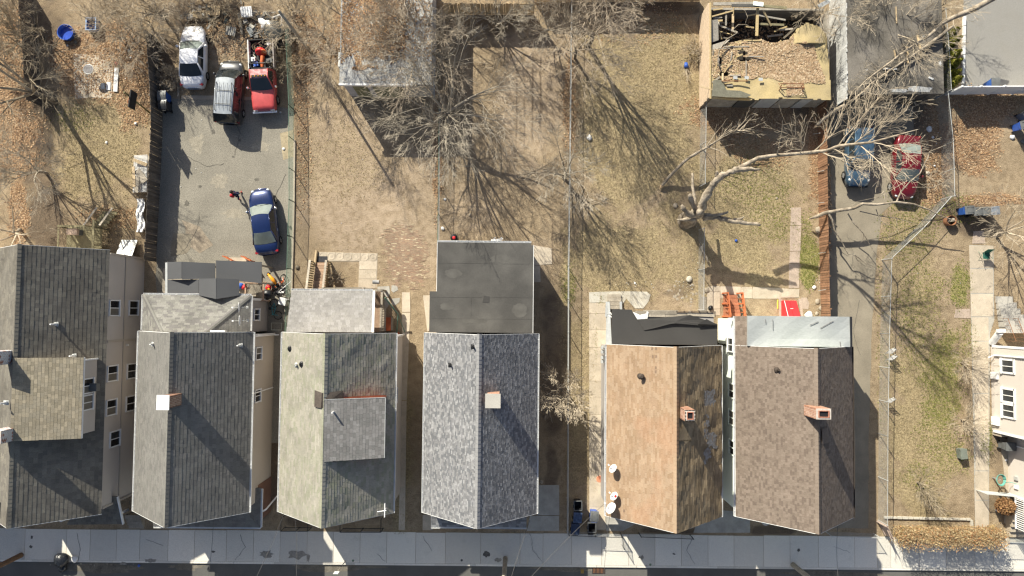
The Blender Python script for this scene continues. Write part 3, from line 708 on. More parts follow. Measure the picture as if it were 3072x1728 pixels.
SH = {}
SH['h1'] = ramp_mat('shingle_taupe', [(.15, .138, .118), (.17, .158, .135), (.142, .132, .115), (.195, .18, .15), (.16, .148, .128), (.178, .164, .138)], var=.12, stain=((.11, .10, .085), .5, .52, .5))
SH['h2'] = ramp_mat('shingle_grey', [(0.162, 0.157, 0.144), (0.175, 0.170, 0.157), (0.149, 0.144, 0.135), (0.188, 0.179, 0.166)], var=.1)
SH['h2b'] = ramp_mat('shingle_sage_grey', [(0.180, 0.176, 0.161), (0.208, 0.203, 0.184), (0.156, 0.149, 0.143), (0.232, 0.225, 0.207)], var=.18)
SH['h3'] = ramp_mat('shingle_sage', [(0.270, 0.257, 0.209), (0.294, 0.276, 0.233), (0.242, 0.242, 0.184), (0.313, 0.295, 0.251), (0.279, 0.265, 0.223), (0.261, 0.250, 0.209)], var=.14, stain=((.215, .23, .155), .8, .55, .3))
SH['h3d'] = ramp_mat('shingle_ash', [(.22, .21, .20), (.24, .23, .22), (.20, .195, .185), (.27, .26, .25)], var=.12)
SH['h4'] = ramp_mat('shingle_blue_mix', [(0.186, 0.186, 0.191), (0.135, 0.138, 0.146), (0.233, 0.233, 0.237), (0.158, 0.160, 0.167), (0.288, 0.288, 0.293), (0.205, 0.205, 0.214), (0.144, 0.149, 0.158), (0.242, 0.242, 0.246)], var=.08)
SH['h5'] = ramp_mat('shingle_sand', [(0.319, 0.228, 0.151), (0.295, 0.205, 0.132), (0.341, 0.250, 0.171), (0.281, 0.194, 0.125), (0.307, 0.216, 0.144), (0.329, 0.239, 0.163)], var=.1, stain=((.36, .21, .13), .35, .55, .4))
SH['h5b'] = ramp_mat('shingle_sand_dark', [(0.277, 0.208, 0.127), (0.240, 0.180, 0.111), (0.315, 0.240, 0.149), (0.222, 0.166, 0.102)], var=.25, stain=((.16, .13, .10), .7, .52, .3))  # darker, blotchier sand mix used on the right slope
SH['h6'] = ramp_mat('shingle_brown', [(0.189, 0.152, 0.123), (0.165, 0.131, 0.106), (0.201, 0.162, 0.132), (0.181, 0.144, 0.117), (0.211, 0.169, 0.138), (0.145, 0.114, 0.093)], var=.1)

# ================================================================== HOUSE AT THE LEFT EDGE
h1 = thing('house', 'house at the left edge with taupe shingles, big window dormer and beige siding', 'house', (-31.6, -5, 0))
XR, Xr, Yb, Yf, he, hr = -27.58, -31.5, 4.12, -13.74, 4.6, 7.85; XL = 2 * Xr - XR; pit = (hr - he) / (XR - Xr)
ro1, wo1, _, _ = gable_house(h1, XL, XR, Yb, Yf, he, hr, M['siding_beige'], SH['h1'], SH['h1'], .24, .24, (.22, .38), 0, 0, .1, 11)
wx = XR - .1
clapboards(h1, (wx, Yf + .28, 0), (wx, Yb - .18, 0), .0, he - .15, (1, 0, 0), M['siding_beige'])
b = MB(); b.bx(wx + .03, wx + .06, -2.2, -2.05, 0, he - .2); b.bx(wx + .035, wx + .075, Yf + .28, Yb - .18, 2.42, 2.55); b.bx(wx + .03, wx + .08, Yb - .3, Yb - .16, 0, he - .2); b.bx(wx + .03, wx + .08, Yf + .26, Yf + .4, 0, he - .2); b.build('corner_trim', M['siding_tan'], h1)
for (px, py, z) in [(336, 924, 3.75), (402, 924, 1.35), (338, 1120, 3.75), (398, 1113, 1.35), (335, 1222, 3.75), (393, 1210, 1.35), (348, 1316, 3.2)]:
    y = W(px, py, z).y; window(h1, (wx + .03, y, z), (1, 0, 0), 1.05, 1.15, panes=2)
b = MB(); b.box((wx + .08, W(376, 1035, 2).y, 2.0), (.1, .12, .16)); b.build('vent_cover', M['white_trim'], h1)
# shed dormer
dx = -28.0; dz0, dz1 = he + (XR - dx) * pit, 6.72; dy0, dy1 = W(243, 1315, 6.7).y, W(244, 1072, 6.7).y
b = MB(); b.prism([(dx, dy0 + .2), (dx, dy1 - .2), (Xr + .2, dy1 - .2), (Xr + .2, dy0 + .2)], 4.9, [dz1, dz1, 7.5, 7.5]); dorm = b.build('dormer', M['siding_beige'], h1)
clapboards(dorm, (dx, dy0 + .2, 0), (dx, dy1 - .2, 0), dz0 - .1, dz1 - .03, (1, 0, 0), M['siding_beige'])
b = MB(); b.slab((dx + .25, dy0, dz1 + .05), (dx + .25, dy1, dz1 + .05), (Xr, dy1, 7.93), (Xr, dy0, 7.93), .09); b.build('dormer_roof', M['leather_brown'], h1)
shingles(dorm, (dx + .25, dy0, dz1 + .05), (dx + .25, dy1, dz1 + .05), (Xr, dy1, 7.93), (Xr, dy0, 7.93), ramp_mat('shingle_taupe_light', [(.26, .225, .165), (.28, .245, .185), (.24, .21, .155), (.33, .285, .21), (.26, .23, .175)], var=.1, stain=((.19, .175, .14), .45, .5, .5)), .19, (.2, .36), 0, 15, lift=.004)
b = MB(); b.beam((dx + .26, dy0, dz1 - .02), (dx + .26, dy1, dz1 - .02), .03, .12); b.beam((dx + .06, dy1 - .2, dz0), (dx + .06, dy1 - .2, dz1), .1, .1); b.build('dormer_trim', M['white_trim'], h1)
for yc in (W(265, 1158, 6).y, W(262, 1208, 6).y): window(h1, (dx + .03, yc, 5.93), (1, 0, 0), .95, 1.15, panes=2)
b = MB(); yac = W(278, 1162, 5.7).y; b.box((dx + .3, yac, 5.62), (.5, .5, .4)); b.build('air_conditioner', M['grey_plastic'], h1)
M['brick_white'] = ramp_mat('brick_whitewashed', [(.6, .6, .62), (.55, .56, .6), (.62, .62, .62), (.32, .13, .09), (.58, .58, .6)], .95)
M['bricks_red'] = ramp_mat('bricks_red', [(.36, .16, .11), (.42, .20, .14), (.30, .14, .10), (.46, .25, .18), (.38, .18, .12)], .95)
M['bricks_orange'] = ramp_mat('bricks_orange', [(.40, .21, .14), (.44, .25, .17), (.35, .18, .125), (.48, .31, .23)], .95)
M['bricks_brown'] = ramp_mat('bricks_brown', [(.23, .13, .095), (.27, .155, .11), (.20, .115, .085), (.30, .19, .14)], .95)
p = W(50, 1070, 7.2); chimney(h1, (p.x - .3, p.y), .75, .85, 6.0, 9.0, M['brick_white'])
p = W(55, 1298, 7.2); chimney(h1, (p.x - .2, p.y), .75, .8, 6.0, 8.9, M['brick_white'])
for (px, py, z, h) in [(190, 972, 5.7, .5), (235, 1066, 5.3, .4), (18, 1208, 7.9, .5)]:
    p = W(px, py, z); p.z = max(he + (XR - p.x) * pit, 0) + .02 if px != 18 else 7.95; vent_pipe(h1, p, h)
b = MB(); p = W(22, 1520, 7.3); b.box((p.x, p.y, he + (XR - p.x) * pit + .06), (.5, 1.0, .08), 0, 0, Matrix.Rotation(math.atan(pit), 3, 'Y')); b.build('ridge_vent', M['black_plastic'], h1)
# front porch roof of house 1
b = MB(); q = [W(200, 1574, 2.9), W(369, 1572, 2.9), W(352, 1490, 3.3), W(250, 1490, 3.3)]; b.slab(*q, .1); pr = b.build('porch_roof', M['leather_brown'], h1)
shingles(pr, q[0], q[1], q[2], q[3], SH['h1'], .2, (.22, .38), 0, 31, lift=.004)
b = MB(); b.beam(q[1] + V((.03, 0, 0)), q[2] + V((.03, 0, 0)), .06, .2); b.build('porch_fascia', M['white_trim'], h1)
b = MB()
for p in (W(360, 1545, 1.4), W(230, 1545, 1.4)): b.box((p.x - .2, p.y, 1.4), (.14, .14, 2.9))
b.build('porch_post', M['white_trim'], h1)
# front steps between house 1 and 2
b = MB(); p = W(405, 1540, .3)
for k in range(4): b.bx(p.x - .5, p.x + .6, p.y - .3 - k * .28, p.y - .02 - k * .28, 0, .72 - k * .18)
tag(b.build('front_steps', M['wood_grey']), 'weathered wooden front steps between the left edge house and the grey house', 'steps')

# ================================================================== GREY HOUSE (second)
h2 = thing('house', 'house with plain grey shingles, white capped chimney and small hipped rear wing', 'house', (-21.6, -7, 0))
XL, XR, Yb, Yf, he, hr = -25.52, -17.7, -1.4, -13.58, 4.4, 7.9
ro2, wo2, Xr2, pit2 = gable_house(h2, XL, XR, Yb, Yf, he, hr, M['siding_tan'], SH['h2'], SH['h2'], .13, .225, (.22, .45), 0, 0, .1, 21)
clapboards(h2, (XR - .1, Yf + .28, 0), (XR - .1, Yb - .18, 0), .4, he - .15, (1, 0, 0), M['siding_tan'])
gutter(h2, (XR, Yf, he), (XR, Yb, he), M['white_trim'], (1, 0, 0)); gutter(h2, (XL, Yf, he), (XL, Yb, he), M['white_trim'], (-1, 0, 0))
for py, z in ((1061, 3.3), (1188, 3.3)): window(h2, (XR - .07, W(788, py, z).y, z - .1), (1, 0, 0), .85, 1.0, panes=2)
b = MB(); b.tube([(XR + .05, Yb - .3, he - .1), (XR - .0, Yb - .3, .3), (XR + .3, Yb - .3, .1)], .05, 8); b.build('downspout', M['white_trim'], h2)
b = MB(); b.tube([(XR + .05, -5.6, he - .1), (XR - .0, -5.6, .3)], .045, 8); b.build('downspout', M['white_trim'], h2)
b = MB(); b.bx(XR - .08, XR + .0, Yb - .3, Yb - .16, 0, he - .2); b.build('corner_trim', M['white_trim'], h2)
p = W(470, 1206, 8.9); chimney(h2, (p.x + .5, p.y), .62, .75, 7.0, 9.1, M['bricks_brown'], 'white')
p = W(452, 1033, 6.5); p.z = he + (p.x - XL) * pit2; vent_pipe(h2, p, .45)
p = W(712, 1037, 5.4); p.z = he + (XR - p.x) * pit2; vent_pipe(h2, p, .45)
# hipped rear wing
ex0, ex1, ey0, ey1, ez, et = -25.7, -18.2, -1.42, 1.12, 3.65, 4.95
b = MB(); b.prism([(ex0 + .15, ey0), (ex1 - .1, ey0), (ex1 - .1, ey1 - .15), (ex0 + .15, ey1 - .15)], 0, ez - .1); b.build('rear_wing_wall', M['siding_grey'], h2)
clapboards(h2, (ex1 - .1, ey0, 0), (ex1 - .1, ey1 - .15, 0), .3, ez - .12, (1, 0, 0), M['siding_grey'])
hl, hrr = V((ex0 + 2.0, ey0, et)), V((ex1 - 2.5, ey0, et)); a0, a1, c0, c1 = V((ex0, ey1, ez)), V((ex1, ey1, ez)), V((ex0, ey0, ez)), V((ex1, ey0, ez))
b = MB(); b.face([a1, a0, hl, hrr]); b.face([a0, c0, hl]); b.face([c1, a1, hrr]); b.face([a0 - V((0, 0, .12)), a0, a1, a1 - V((0, 0, .12))]); b.face([a1 - V((0, 0, .12)), a1, c1, c1 - V((0, 0, .12))]); b.face([c0 - V((0, 0, .12)), c0, a0, a0 - V((0, 0, .12))])
rw = b.build('rear_wing_roof', M['leather_brown'], h2)
shingles(rw, a1, a0, hl, hrr, SH['h2b'], .17, (.22, .42), 0, 41, lift=.006); shingles(rw, a0, c0, c0 + (hl - c0) * .98, hl, SH['h2b'], .17, (.22, .42), 0, 42, lift=.006); shingles(rw, c1, a1, hrr, c1 + (hrr - c1) * .98, SH['h2'], .2, (.22, .42), 0, 43, lift=.006)
ridge_caps(rw, a1 + V((0, 0, .03)), hrr + V((0, 0, .05)), SH['h2b'], .26, 0, .35); ridge_caps(rw, a0 + V((0, 0, .03)), hl + V((0, 0, .05)), SH['h2b'], .26, 0, .35)
gutter(h2, (ex0, ey1, ez), (ex1, ey1, ez), M['white_trim'], (0, 1, 0)); gutter(h2, (ex1, ey0 + .1, ez), (ex1, ey1, ez), M['white_trim'], (1, 0, 0)); gutter(h2, (ex0, ey0 + .1, ez), (ex0, ey1, ez), M['white_trim'], (-1, 0, 0))
window(h2, (ex1 - .07, W(786, 944, 2.4).y, 2.4), (1, 0, 0), .8, .95, panes=2)
b = MB(); b.bx(ex1 - .1, ex1 + .0, ey1 - .32, ey1 - .15, 0, ez - .1); b.build('corner_trim', M['white_trim'], h2)
b = MB(); p = W(655, 993, 4.9); b.bx(p.x - .5, p.x + .5, Yb + .02, Yb + .12, 4.75, 5.05); b.build('flashing_board', M['white_plastic'], h2)
# folded dark panels of the back porch
pp = [[(497, 786, 2.9), (545, 785, 3.45), (545, 836, 3.45), (497, 838, 2.9)], [(546, 785, 3.45), (646, 790, 2.95), (646, 835, 2.95), (546, 838, 3.45)], [(648, 781, 3.4), (785, 786, 3.0), (785, 850, 3.0), (648, 836, 3.4)],
      [(496, 840, 2.95), (596, 838, 3.2), (596, 884, 3.2), (494, 886, 2.95)], [(597, 836, 3.72), (648, 835, 4.3), (648, 897, 4.3), (597, 886, 3.72)], [(649, 835, 4.3), (718, 838, 3.75), (718, 886, 3.75), (649, 897, 4.3)]]
for i, q in enumerate(pp):
    pts = [W(*t) for t in q]; b = MB(); b.slab(pts[3], pts[2], pts[1], pts[0], .07); b.build('porch_roof_panel', M['slate_panel'], h2)
for (px, py) in ((505, 795), (640, 800), (775, 795), (500, 880), (600, 880), (710, 880), (778, 848)):
    p = W(px, py, 2.8); MB().box((p.x, p.y, 1.42), (.12, .12, 2.84)).build('porch_post', M['wood_grey'], h2)
b = MB(); b.bx(W(500, 0, 1).x, W(780, 0, 1).x, 1.15, 3.2, .3, .42); b.build('porch_floor', M['wood_grey'], h2)
b = MB(); a = W(500, 788, 2.95); c = W(500, 884, 2.95); b.beam(a, c, .16, .1); b.build('porch_fascia', M['galv'], h2)
# porch steps rails showing beyond the roof
for nm, px in (('porch_rail', 683), ('porch_rail', 738)):
    b = MB(); p = W(px, 778, .8); 
    for k in range(2): b.beam((p.x - .35, p.y + .25, .9 - k * .4), (p.x + .35, p.y - .1, .9 - k * .4), .07, .06)
    for k in range(3): b.box((p.x - .33 + k * .33, p.y + .22 - k * .16, .45), (.07, .07, .9))
    b.build(nm, M['wood_red'], h2)
b = MB(); p = W(712, 781, .3)
for k in range(3): b.bx(p.x - .7, p.x + .7, p.y - .6 + k * .28, p.y - .34 + k * .28, 0, .5 - k * .16)
b.build('porch_steps', M['slab_warm'], h2)
# lattice and wooden corner of the porch
b = MB(); a = W(752, 850, 1.6); c = W(786, 885, 1.6); k = 0.
while k < 1.9: 
    b.beam((a.x + k * .5, a.y, 1.6), (a.x + k * .5 - .5, c.y, 1.58), .03, .012); b.beam((a.x - .4 + k * .5, a.y, 1.615), (a.x + .1 + k * .5, c.y, 1.6), .03, .012); k += .16
b.build('lattice', M['wood_grey'], h2)
b = MB(); b.beam((a.x - .45, a.y + .05, 1.63), (c.x + .3, a.y + .05, 1.63), .12, .08); b.beam((a.x - .45, c.y - .4, 1.63), (c.x + .5, c.y - .4, 1.63), .1, .08); b.beam((a.x - .35, a.y, 1.63), (a.x - .35, c.y - .4, 1.63), .1, .08); b.beam((c.x + .1, a.y, 1.63), (c.x + .1, c.y - .4, 1.63), .1, .08); b.beam((a.x - 1.2, a.y + .2, 1.9), (a.x - .3, a.y + .12, 1.9), .2, .08)
for dx_ in (-.35, c.x - a.x + .1): b.box((a.x + dx_, c.y - .4, .8), (.1, .1, 1.6)); b.box((a.x + dx_, a.y, .8), (.1, .1, 1.6))
b.build('porch_rail', M['wood_deck'], h2)
# low front porch roof
b = MB(); q = [W(474, 1592, 2.9), W(770, 1592, 2.9), W(738, 1500, 3.4), W(440, 1500, 3.4)]
qa = [V((-24.9, -15.05, 2.9)), V((-17.45, -15.05, 2.9)), V((-18.7, -13.3, 3.5)), V((-24.9, -13.3, 3.5))]
b.slab(*qa, .1); b.slab(V((-17.45, -15.05, 2.9)), V((-17.45, -12.3, 2.9)), V((-18.7, -12.3, 3.5)), V((-18.7, -13.3, 3.5)), .1); pr = b.build('porch_roof', M['leather_brown'], h2)
shingles(pr, *qa, SH['h2'], .17, (.22, .42), 0, 51, lift=.004); shingles(pr, V((-17.45, -15.05, 2.9)), V((-17.45, -12.3, 2.9)), V((-18.7, -12.3, 3.5)), V((-18.7, -13.3, 3.5)), SH['h2'], .17, (.22, .42), 0, 52, lift=.004)
gutter(h2, (-24.9, -15.05, 2.9), (-17.45, -15.05, 2.9), M['white_trim'], (0, -1, 0)); gutter(h2, (-17.45, -15.05, 2.9), (-17.45, -12.4, 2.9), M['white_trim'], (1, 0, 0))
b = MB(); b.tube([(-17.4, -14.0, 2.8), (-17.2, -13.9, 2.5), (-16.9, -13.2, .3)], .06, 8); b.build('downspout', M['white_trim'], h2)
b = MB(); b.bx(-17.85, -17.75, -14.8, -12.2, 0, 2.6); b.build('porch_wall', M['bricks_brown'], h2)

# ================================================================== SAGE GREEN HOUSE (third)
h3 = thing('house', 'house with pale sage green shingles and a wide grey roofed dormer', 'house', (-11.8, -7, 0))
XL, XR, Yb, Yf, he, hr = -15.68, -7.94, -1.38, -13.52, 4.4, 7.85
ro3, wo3, Xr3, pit3 = gable_house(h3, XL, XR, Yb, Yf, he, hr, M['siding_beige'], SH['h3'], SH['h3'], .15, .19, (.2, .5), .008, .035, .22, 61)
clapboards(h3, (XR - .22, Yf + .28, 0), (XR - .22, Yb - .18, 0), .4, he - .3, (1, 0, 0), M['siding_beige'])
gutter(h3, (XR, Yf, he), (XR, Yb, he), M['white_trim'], (1, 0, 0)); gutter(h3, (XL, Yf, he), (XL, Yb, he), M['white_trim'], (-1, 0, 0))
window(h3, (XR - .19, W(1190, 1190, 3.6).y, 3.3), (1, 0, 0), 1.0, 1.1, panes=2)
b = MB(); b.tube([(XR + .05, Yb - .2, he - .1), (XR - .1, Yb - .2, .2)], .05, 8); b.build('downspout', M['white_trim'], h3)
b = MB(); b.bx(XR - .25, XR - .17, Yb - .34, Yb - .18, 0, he - .3); b.build('corner_trim', M['white_trim'], h3)
# dormer with shallow grey roof
dx1 = W(1155, 1200, 6.55).x; dyt, dyb = W(1100, 1196, 7).y, W(1100, 1378, 7).y; dz1 = 6.5
b = MB(); b.prism([(Xr3 + .1, dyb + .15), (dx1 - .25, dyb + .15), (dx1 - .25, dyt - .15), (Xr3 + .1, dyt - .15)], 5.0, [7.7, dz1 - .1, dz1 - .1, 7.7]); d3 = b.build('dormer', M['orange_paint'], h3)
b = MB(); q = [V((dx1, dyb, dz1)), V((dx1, dyt, dz1)), V((Xr3 - .0, dyt, 7.9)), V((Xr3 - .0, dyb, 7.9))]; b.slab(*q, .1); b.build('dormer_roof', M['leather_brown'], h3)
shingles(d3, *q, SH['h3d'], .2, (.2, .36), 0, 71, lift=.004)
b = MB(); b.beam(q[1] + V((.0, .02, -.04)), q[2] + V((0, .02, -.04)), .03, .12); b.beam(q[0] + V((.02, 0, -.04)), q[1] + V((.02, 0, -.04)), .03, .12); b.build('dormer_trim', M['galv'], h3)
b = MB(); b.bx(dx1 - .22, dx1 - .2, dyb + .3, dyt - .3, 5.3, 6.3); b.build('dormer_siding', M['siding_grey'], h3)
M['tar'] = mat('tar_patch', (.085, .07, .06), .9, .2, 3, .2, 15, bump=.01, bscale=8)
def on3(px, py, lift=.17):
    lo, hi = 3.5, 8.5
    for _ in range(40):
        z = (lo + hi) / 2; p = W(px, py, z); s = he_ + (hw_ - abs(p.x - Xc_)) * pt_
        if s > z: lo = z
        else: hi = z
    return W(px, py, z) + V((0, 0, lift))
he_, hw_, Xc_, pt_ = 4.4, (XR - XL) / 2, Xr3, pit3
b = MB(); L_ = [on3(946, 1170), on3(945, 1219), on3(966, 1224), on3(968, 1178)]; b.face(L_)
R_ = [on3(969, 1178), on3(968, 1224), on3(985, 1222), on3(990, 1200), on3(1032, 1198), on3(1032, 1171)]; b.face(R_)
for q in (L_, R_): b.face([p - V((0, 0, .06)) for p in reversed(q)])
b.build('tar_patch', M['tar'], h3)
b = MB(); q = [on3(1033, 1190, .1), on3(1033, 1200, .1), on3(1160, 1193, .1), on3(1160, 1184, .1)]; b.face(q); b.face([p - V((0, 0, .05)) for p in reversed(q)]); b.build('flashing', mat('flashing_brown', (.28, .13, .08), .8), h3)
p = W(996, 1238, 7.7); vent_pipe(h3, (p.x + .1, p.y + .05, 7.35), .75, .06)
for px, py, h, m_ in ((872, 1046, .12, 'black_plastic'), (891, 1095, .3, 'galv'), (907, 1093, .1, 'black_plastic')):
    p = on3(px, py, .0); vent_pipe(h3, p, h, .07 if m_ == 'galv' else .09, M[m_], M[m_])
# grey shingled rear porch
b = MB(); q = [V((-9.86, 1.56, 2.95)), V((-15.62, 1.54, 2.95)), V((-15.72, -1.36, 3.55)), V((-9.78, -1.36, 3.55))]; b.slab(*q, .1); pr3 = b.build('porch_roof', M['leather_brown'], h3)
shingles(pr3, *q, ramp_mat('shingle_silver', [(.27, .26, .25), (.29, .28, .265), (.25, .24, .23), (.31, .30, .29), (.28, .27, .255)], var=.1), .17, (.2, .36), 0, 81, lift=.004)
gutter(h3, q[1], q[0], M['white_trim'], (0, 1, 0))
b = MB(); b.beam(q[0] + V((.08, 0, -.06)), q[3] + V((.08, 0, -.06)), .16, .12); b.build('porch_fascia', M['white_trim'], h3)
for (x, y) in ((-15.4, 1.35), (-12.7, 1.35), (-10.05, 1.35)): MB().box((x, y, 1.45), (.14, .14, 2.9)).build('porch_post', M['wood_grey'], h3)
b = MB(); b.bx(-15.5, -9.7, -1.4, 1.6, .0, .82); b.build('porch_floor', M['wood_deck'], h3)

M['puddle'] = mat('puddle_mark', (.10, .096, .088), .8, .2, 1.5, .12, 20)
# ================================================================== BLUE GREY HOUSE (fourth)
h4 = thing('house', 'house with blue grey speckled shingles and a long flat dark rear roof', 'house', (-2, -5, 0))
XL, XR, Yb, Yf, he, hr = -5.9, 1.78, -1.33, -13.48, 4.4, 7.8
ro4, wo4, Xr4, pit4 = gable_house(h4, XL, XR, Yb, Yf, he, hr, M['siding_grey'], SH['h4'], SH['h4'], .115, .115, (.12, .26), 0, 0, .2, 91)
gutter(h4, (XR, Yf, he), (XR, Yb, he), M['white_trim'], (1, 0, 0)); gutter(h4, (XL, Yf, he), (XL, Yb, he), M['white_trim'], (-1, 0, 0))
p = W(1483, 1205, 8.3); chimney(h4, (p.x - .08, p.y + .1), .75, .72, 6.0, 8.7, M['bricks_orange'], 'slab')
he_, hw_, Xc_, pt_ = 4.4, (XR - XL) / 2, Xr4, pit4
for px, py in ((1420, 1040), (1352, 1095)): vent_pipe(h4, on3(px, py, 0), .35, .06, M['black_plastic'], M['black_plastic'])
b = MB(); z = 3.4
poly = [(-5.78, -1.3), (1.46, -1.3), (1.46, 4.85), (1.3, 4.85), (1.3, 5.02), (-5.28, 5.02), (-5.28, 1.55), (-5.78, 1.55)]
b.prism(poly, z - .14, z); fr = b.build('flat_roof', M['membrane_grey'], h4)
for i, (a, c) in enumerate([((-5.2, 3.6), (1.2, 3.58)), ((-5.7, 1.2), (1.4, 1.22)), ((-5.6, -.3), (1.4, -.28))]):
    q = MB(); q.beam((*a, z + .004), (*c, z + .004), .12, .012); q.build('roof_seam', M['membrane_grey'], fr)
q = MB(); q.beam((-1.2, 3.6, z + .004), (-1.2, 5.0, z + .004), .1, .013); q.beam((-2.9, 1.2, z + .004), (-2.9, -.3, z + .004), .1, .013); q.build('roof_seam', M['membrane_grey'], fr)
pt = W(1458, 898, z); q = MB(); q.prism([(pt.x - .24, pt.y - .22), (pt.x + .22, pt.y - .25), (pt.x + .25, pt.y + .2), (pt.x - .15, pt.y + .25)], z, z + .016); q.build('roof_patch', M['membrane'], fr)
w = MB(); w.prism([(x * .985 + (-.02), y - (.15 if y > 0 else 0)) for x, y in poly], 0, z - .14); w.build('rear_wall', M['siding_grey'], h4)
gutter(h4, (-5.28, 5.02, z), (1.3, 5.02, z), M['white_trim'], (0, 1, 0)); 
b = MB(); b.beam((1.475, 4.85, z - .05), (1.475, -1.3, z - .05), .03, .13); b.beam((-5.295, 5.0, z - .05), (-5.295, 1.55, z - .05), .03, .13); b.build('roof_edge_trim', M['white_trim'], h4)
b = MB(); qa = [V((-5.5, -14.85, 3.0)), V((1.15, -14.85, 3.0)), V((1.15, -13.2, 3.5)), V((-5.5, -13.2, 3.5))]; b.slab(*qa, .1); pr = b.build('porch_roof', M['leather_brown'], h4); shingles(pr, *qa, SH['h4'], .15, (.16, .42), 0, 95, lift=.004)
gutter(h4, qa[0], qa[1], M['white_trim'], (0, -1, 0))
[MB().box((x, -14.6, 1.45), (.16, .16, 2.9)).build('porch_post', M['white_trim'], h4) for x in (-5.3, -2.2, .95)]

# ================================================================== TAN HOUSE (fifth)
h5 = thing('house', 'house with sand coloured shingles, three dishes and a torn black rear roof', 'house', (10.4, -7, 0))
XL, XR, Yb, Yf, he, hr = 6.5, 14.3, -2.0, -13.58, 4.4, 7.95
ro5, wo5, Xr5, pit5 = gable_house(h5, XL, XR, Yb, Yf, he, hr, M['siding_grey'], SH['h5'], SH['h5b'], .15, .165, (.25, .6), .004, .065, .2, 101)
gutter(h5, (XR, Yf, he), (XR, Yb, he), M['white_trim'], (1, 0, 0)); gutter(h5, (XL, Yf, he), (XL, Yb, he), M['white_trim'], (-1, 0, 0))
he_, hw_, Xc_, pt_ = he, (XR - XL) / 2, Xr5, pit5
p = W(2070, 1250, 8.6); chimney(h5, (p.x - .1, p.y + .12), .62, .7, 6.6, 9.0, M['bricks_orange'])
q = on3(1921, 1128, 0); v5 = MB(); v5.lathe(q, [(.2, -.1), (.18, .05), (.09, .07), (.09, .35)], 12); v5.lathe(q + V((0, 0, .35)), [(.19, 0), (.2, .08), (.1, .16)], 12); v5.build('roof_vent', M['leather_brown'], h5)
def patch(px0, px1, py0, py1, m_, seed, lift=.11):
    r = random.Random(seed); b = MB(); pts = []
    for k in range(7): pts.append((lerp(px0, px1, k / 6), py0 + r.uniform(-6, 6)))
    for k in range(9): pts.append((px1 + r.uniform(-5, 5), lerp(py0, py1, (k + .5) / 9)))
    for k in range(7): pts.append((lerp(px1, px0, k / 6), py1 + r.uniform(-8, 8)))
    for k in range(9): pts.append((px0 + r.uniform(-4, 4), lerp(py1, py0, (k + .5) / 9)))
    q = [on3(*t, lift) for t in pts]; b.face(q); b.face([t - V((0, 0, .03)) for t in reversed(q)]); return b.build('roof_patch', m_, h5)
M['tar_silver'] = mat('tar_silver', (.30, .30, .30), .7, .3, 5, .3, 20, bump=.02, bscale=7, col2=(.16, .14, .12))
patch(2110, 2142, 1172, 1250, M['tar_silver'], 3); patch(2120, 2148, 1300, 1340, M['tar_silver'], 4); patch(2113, 2124, 1255, 1310, M['tar_silver'], 5); patch(2112, 2130, 1345, 1388, M['tar_silver'], 6)
patch(2036, 2076, 1281, 1325, SH['h5b'], 8, .14)
M['sh_dark'] = mat('shingle_missing', (.20, .14, .10), .9)
for i, (px, py) in enumerate([(1955, 1046), (1967, 1046), (1957, 1069), (1967, 1069), (1966, 1103), (1966, 1115), (1871, 1532)]):
    a = [on3(px - 2, py - 4, .035), on3(px - 2, py + 4, .035), on3(px + 3, py + 4, .035), on3(px + 3, py - 4, .035)]; b = MB(); b.face(a); b.face([t - V((0, 0, .02)) for t in reversed(a)]); b.build('bare_spot', M['sh_dark'], h5)
# torn black rear roof: stepped sheets with a folded flap
z = 3.55; rx0, rx1, ry0 = 6.95, 14.22, -2.02
b = MB(); b.bx(rx0 + .1, rx1 - .1, ry0, .25, 0, z - .2); b.build('rear_wall', M['siding_grey'], h5)
b = MB(); pts = [W(1836, 1031, z), W(2152, 1034, z), W(2152, 972, z), W(2090, 966, z), W(2066, 952, z), W(1935, 990, z), W(1912, 958, z), W(1900, 940, z), W(1895, 929, z), W(1836, 927, z)]
b.prism([(p.x, p.y) for p in pts], z - .12, z); br = b.build('rear_roof', M['membrane'], h5)
fl = [(1912, 958, z + .03), (1990, 953, z + .12), (2070, 945, z + .22), (2110, 958, z + .1), (2152, 972, z + .06), (2148, 977, z + .1), (2095, 976, z + .13), (2027, 970, z + .2), (2010, 972, z + .18), (1960, 985, z + .1), (1933, 991, z + .05)]
b = MB(); c = W(2030, 963, z + .2); ring = [W(*t) for t in fl]
for i in range(len(ring)): b.face([ring[i], ring[(i + 1) % len(ring)], c][::-1]); 
b.build('roof_flap', M['membrane'], h5)
b = MB(); q = [W(*t) for t in ((2096, 977, z + .02), (2094, 972, z + .3), (2120, 957, z + .34), (2152, 974, z + .2), (2149, 978, z + .02))]; b.face(q); b.face(list(reversed([p - V((0, 0, .02)) for p in q]))); b.build('roof_flap', M['membrane'], h5)
b = MB(); q = [W(*t) for t in ((1898, 935, z - .08), (1912, 958, z - .05), (1935, 957, z - .06), (1945, 935, z - .1), (1920, 945, z - .1))]; b.face(q[::-1]); b.build('torn_underlay', M['white_worn'], h5)
b = MB(); q = [W(*t) for t in ((1936, 958, z - .06), (1940, 933, z - .04), (1946, 936, z - .04), (1942, 958, z - .06))]; b.face(q); b.build('torn_underlay', M['white_worn'], h5)
for i, (x0, y0, x1, y1, w_) in enumerate([(1905, 938, 2030, 938, .22), (1915, 946, 1995, 947, .2), (1996, 946, 2060, 946, .22), (2062, 942, 2145, 946, .25), (1990, 953, 2060, 950, .1), (1930, 932, 2035, 933, .1)]):
    a, c = W(x0, y0, z - .12), W(x1, y1, z - .12); b = MB(); b.beam(a - V((0, 0, .01 * i)), c - V((0, 0, .01 * i)), w_, .05); b.build('bare_plank', M['wood_grey'], h5)
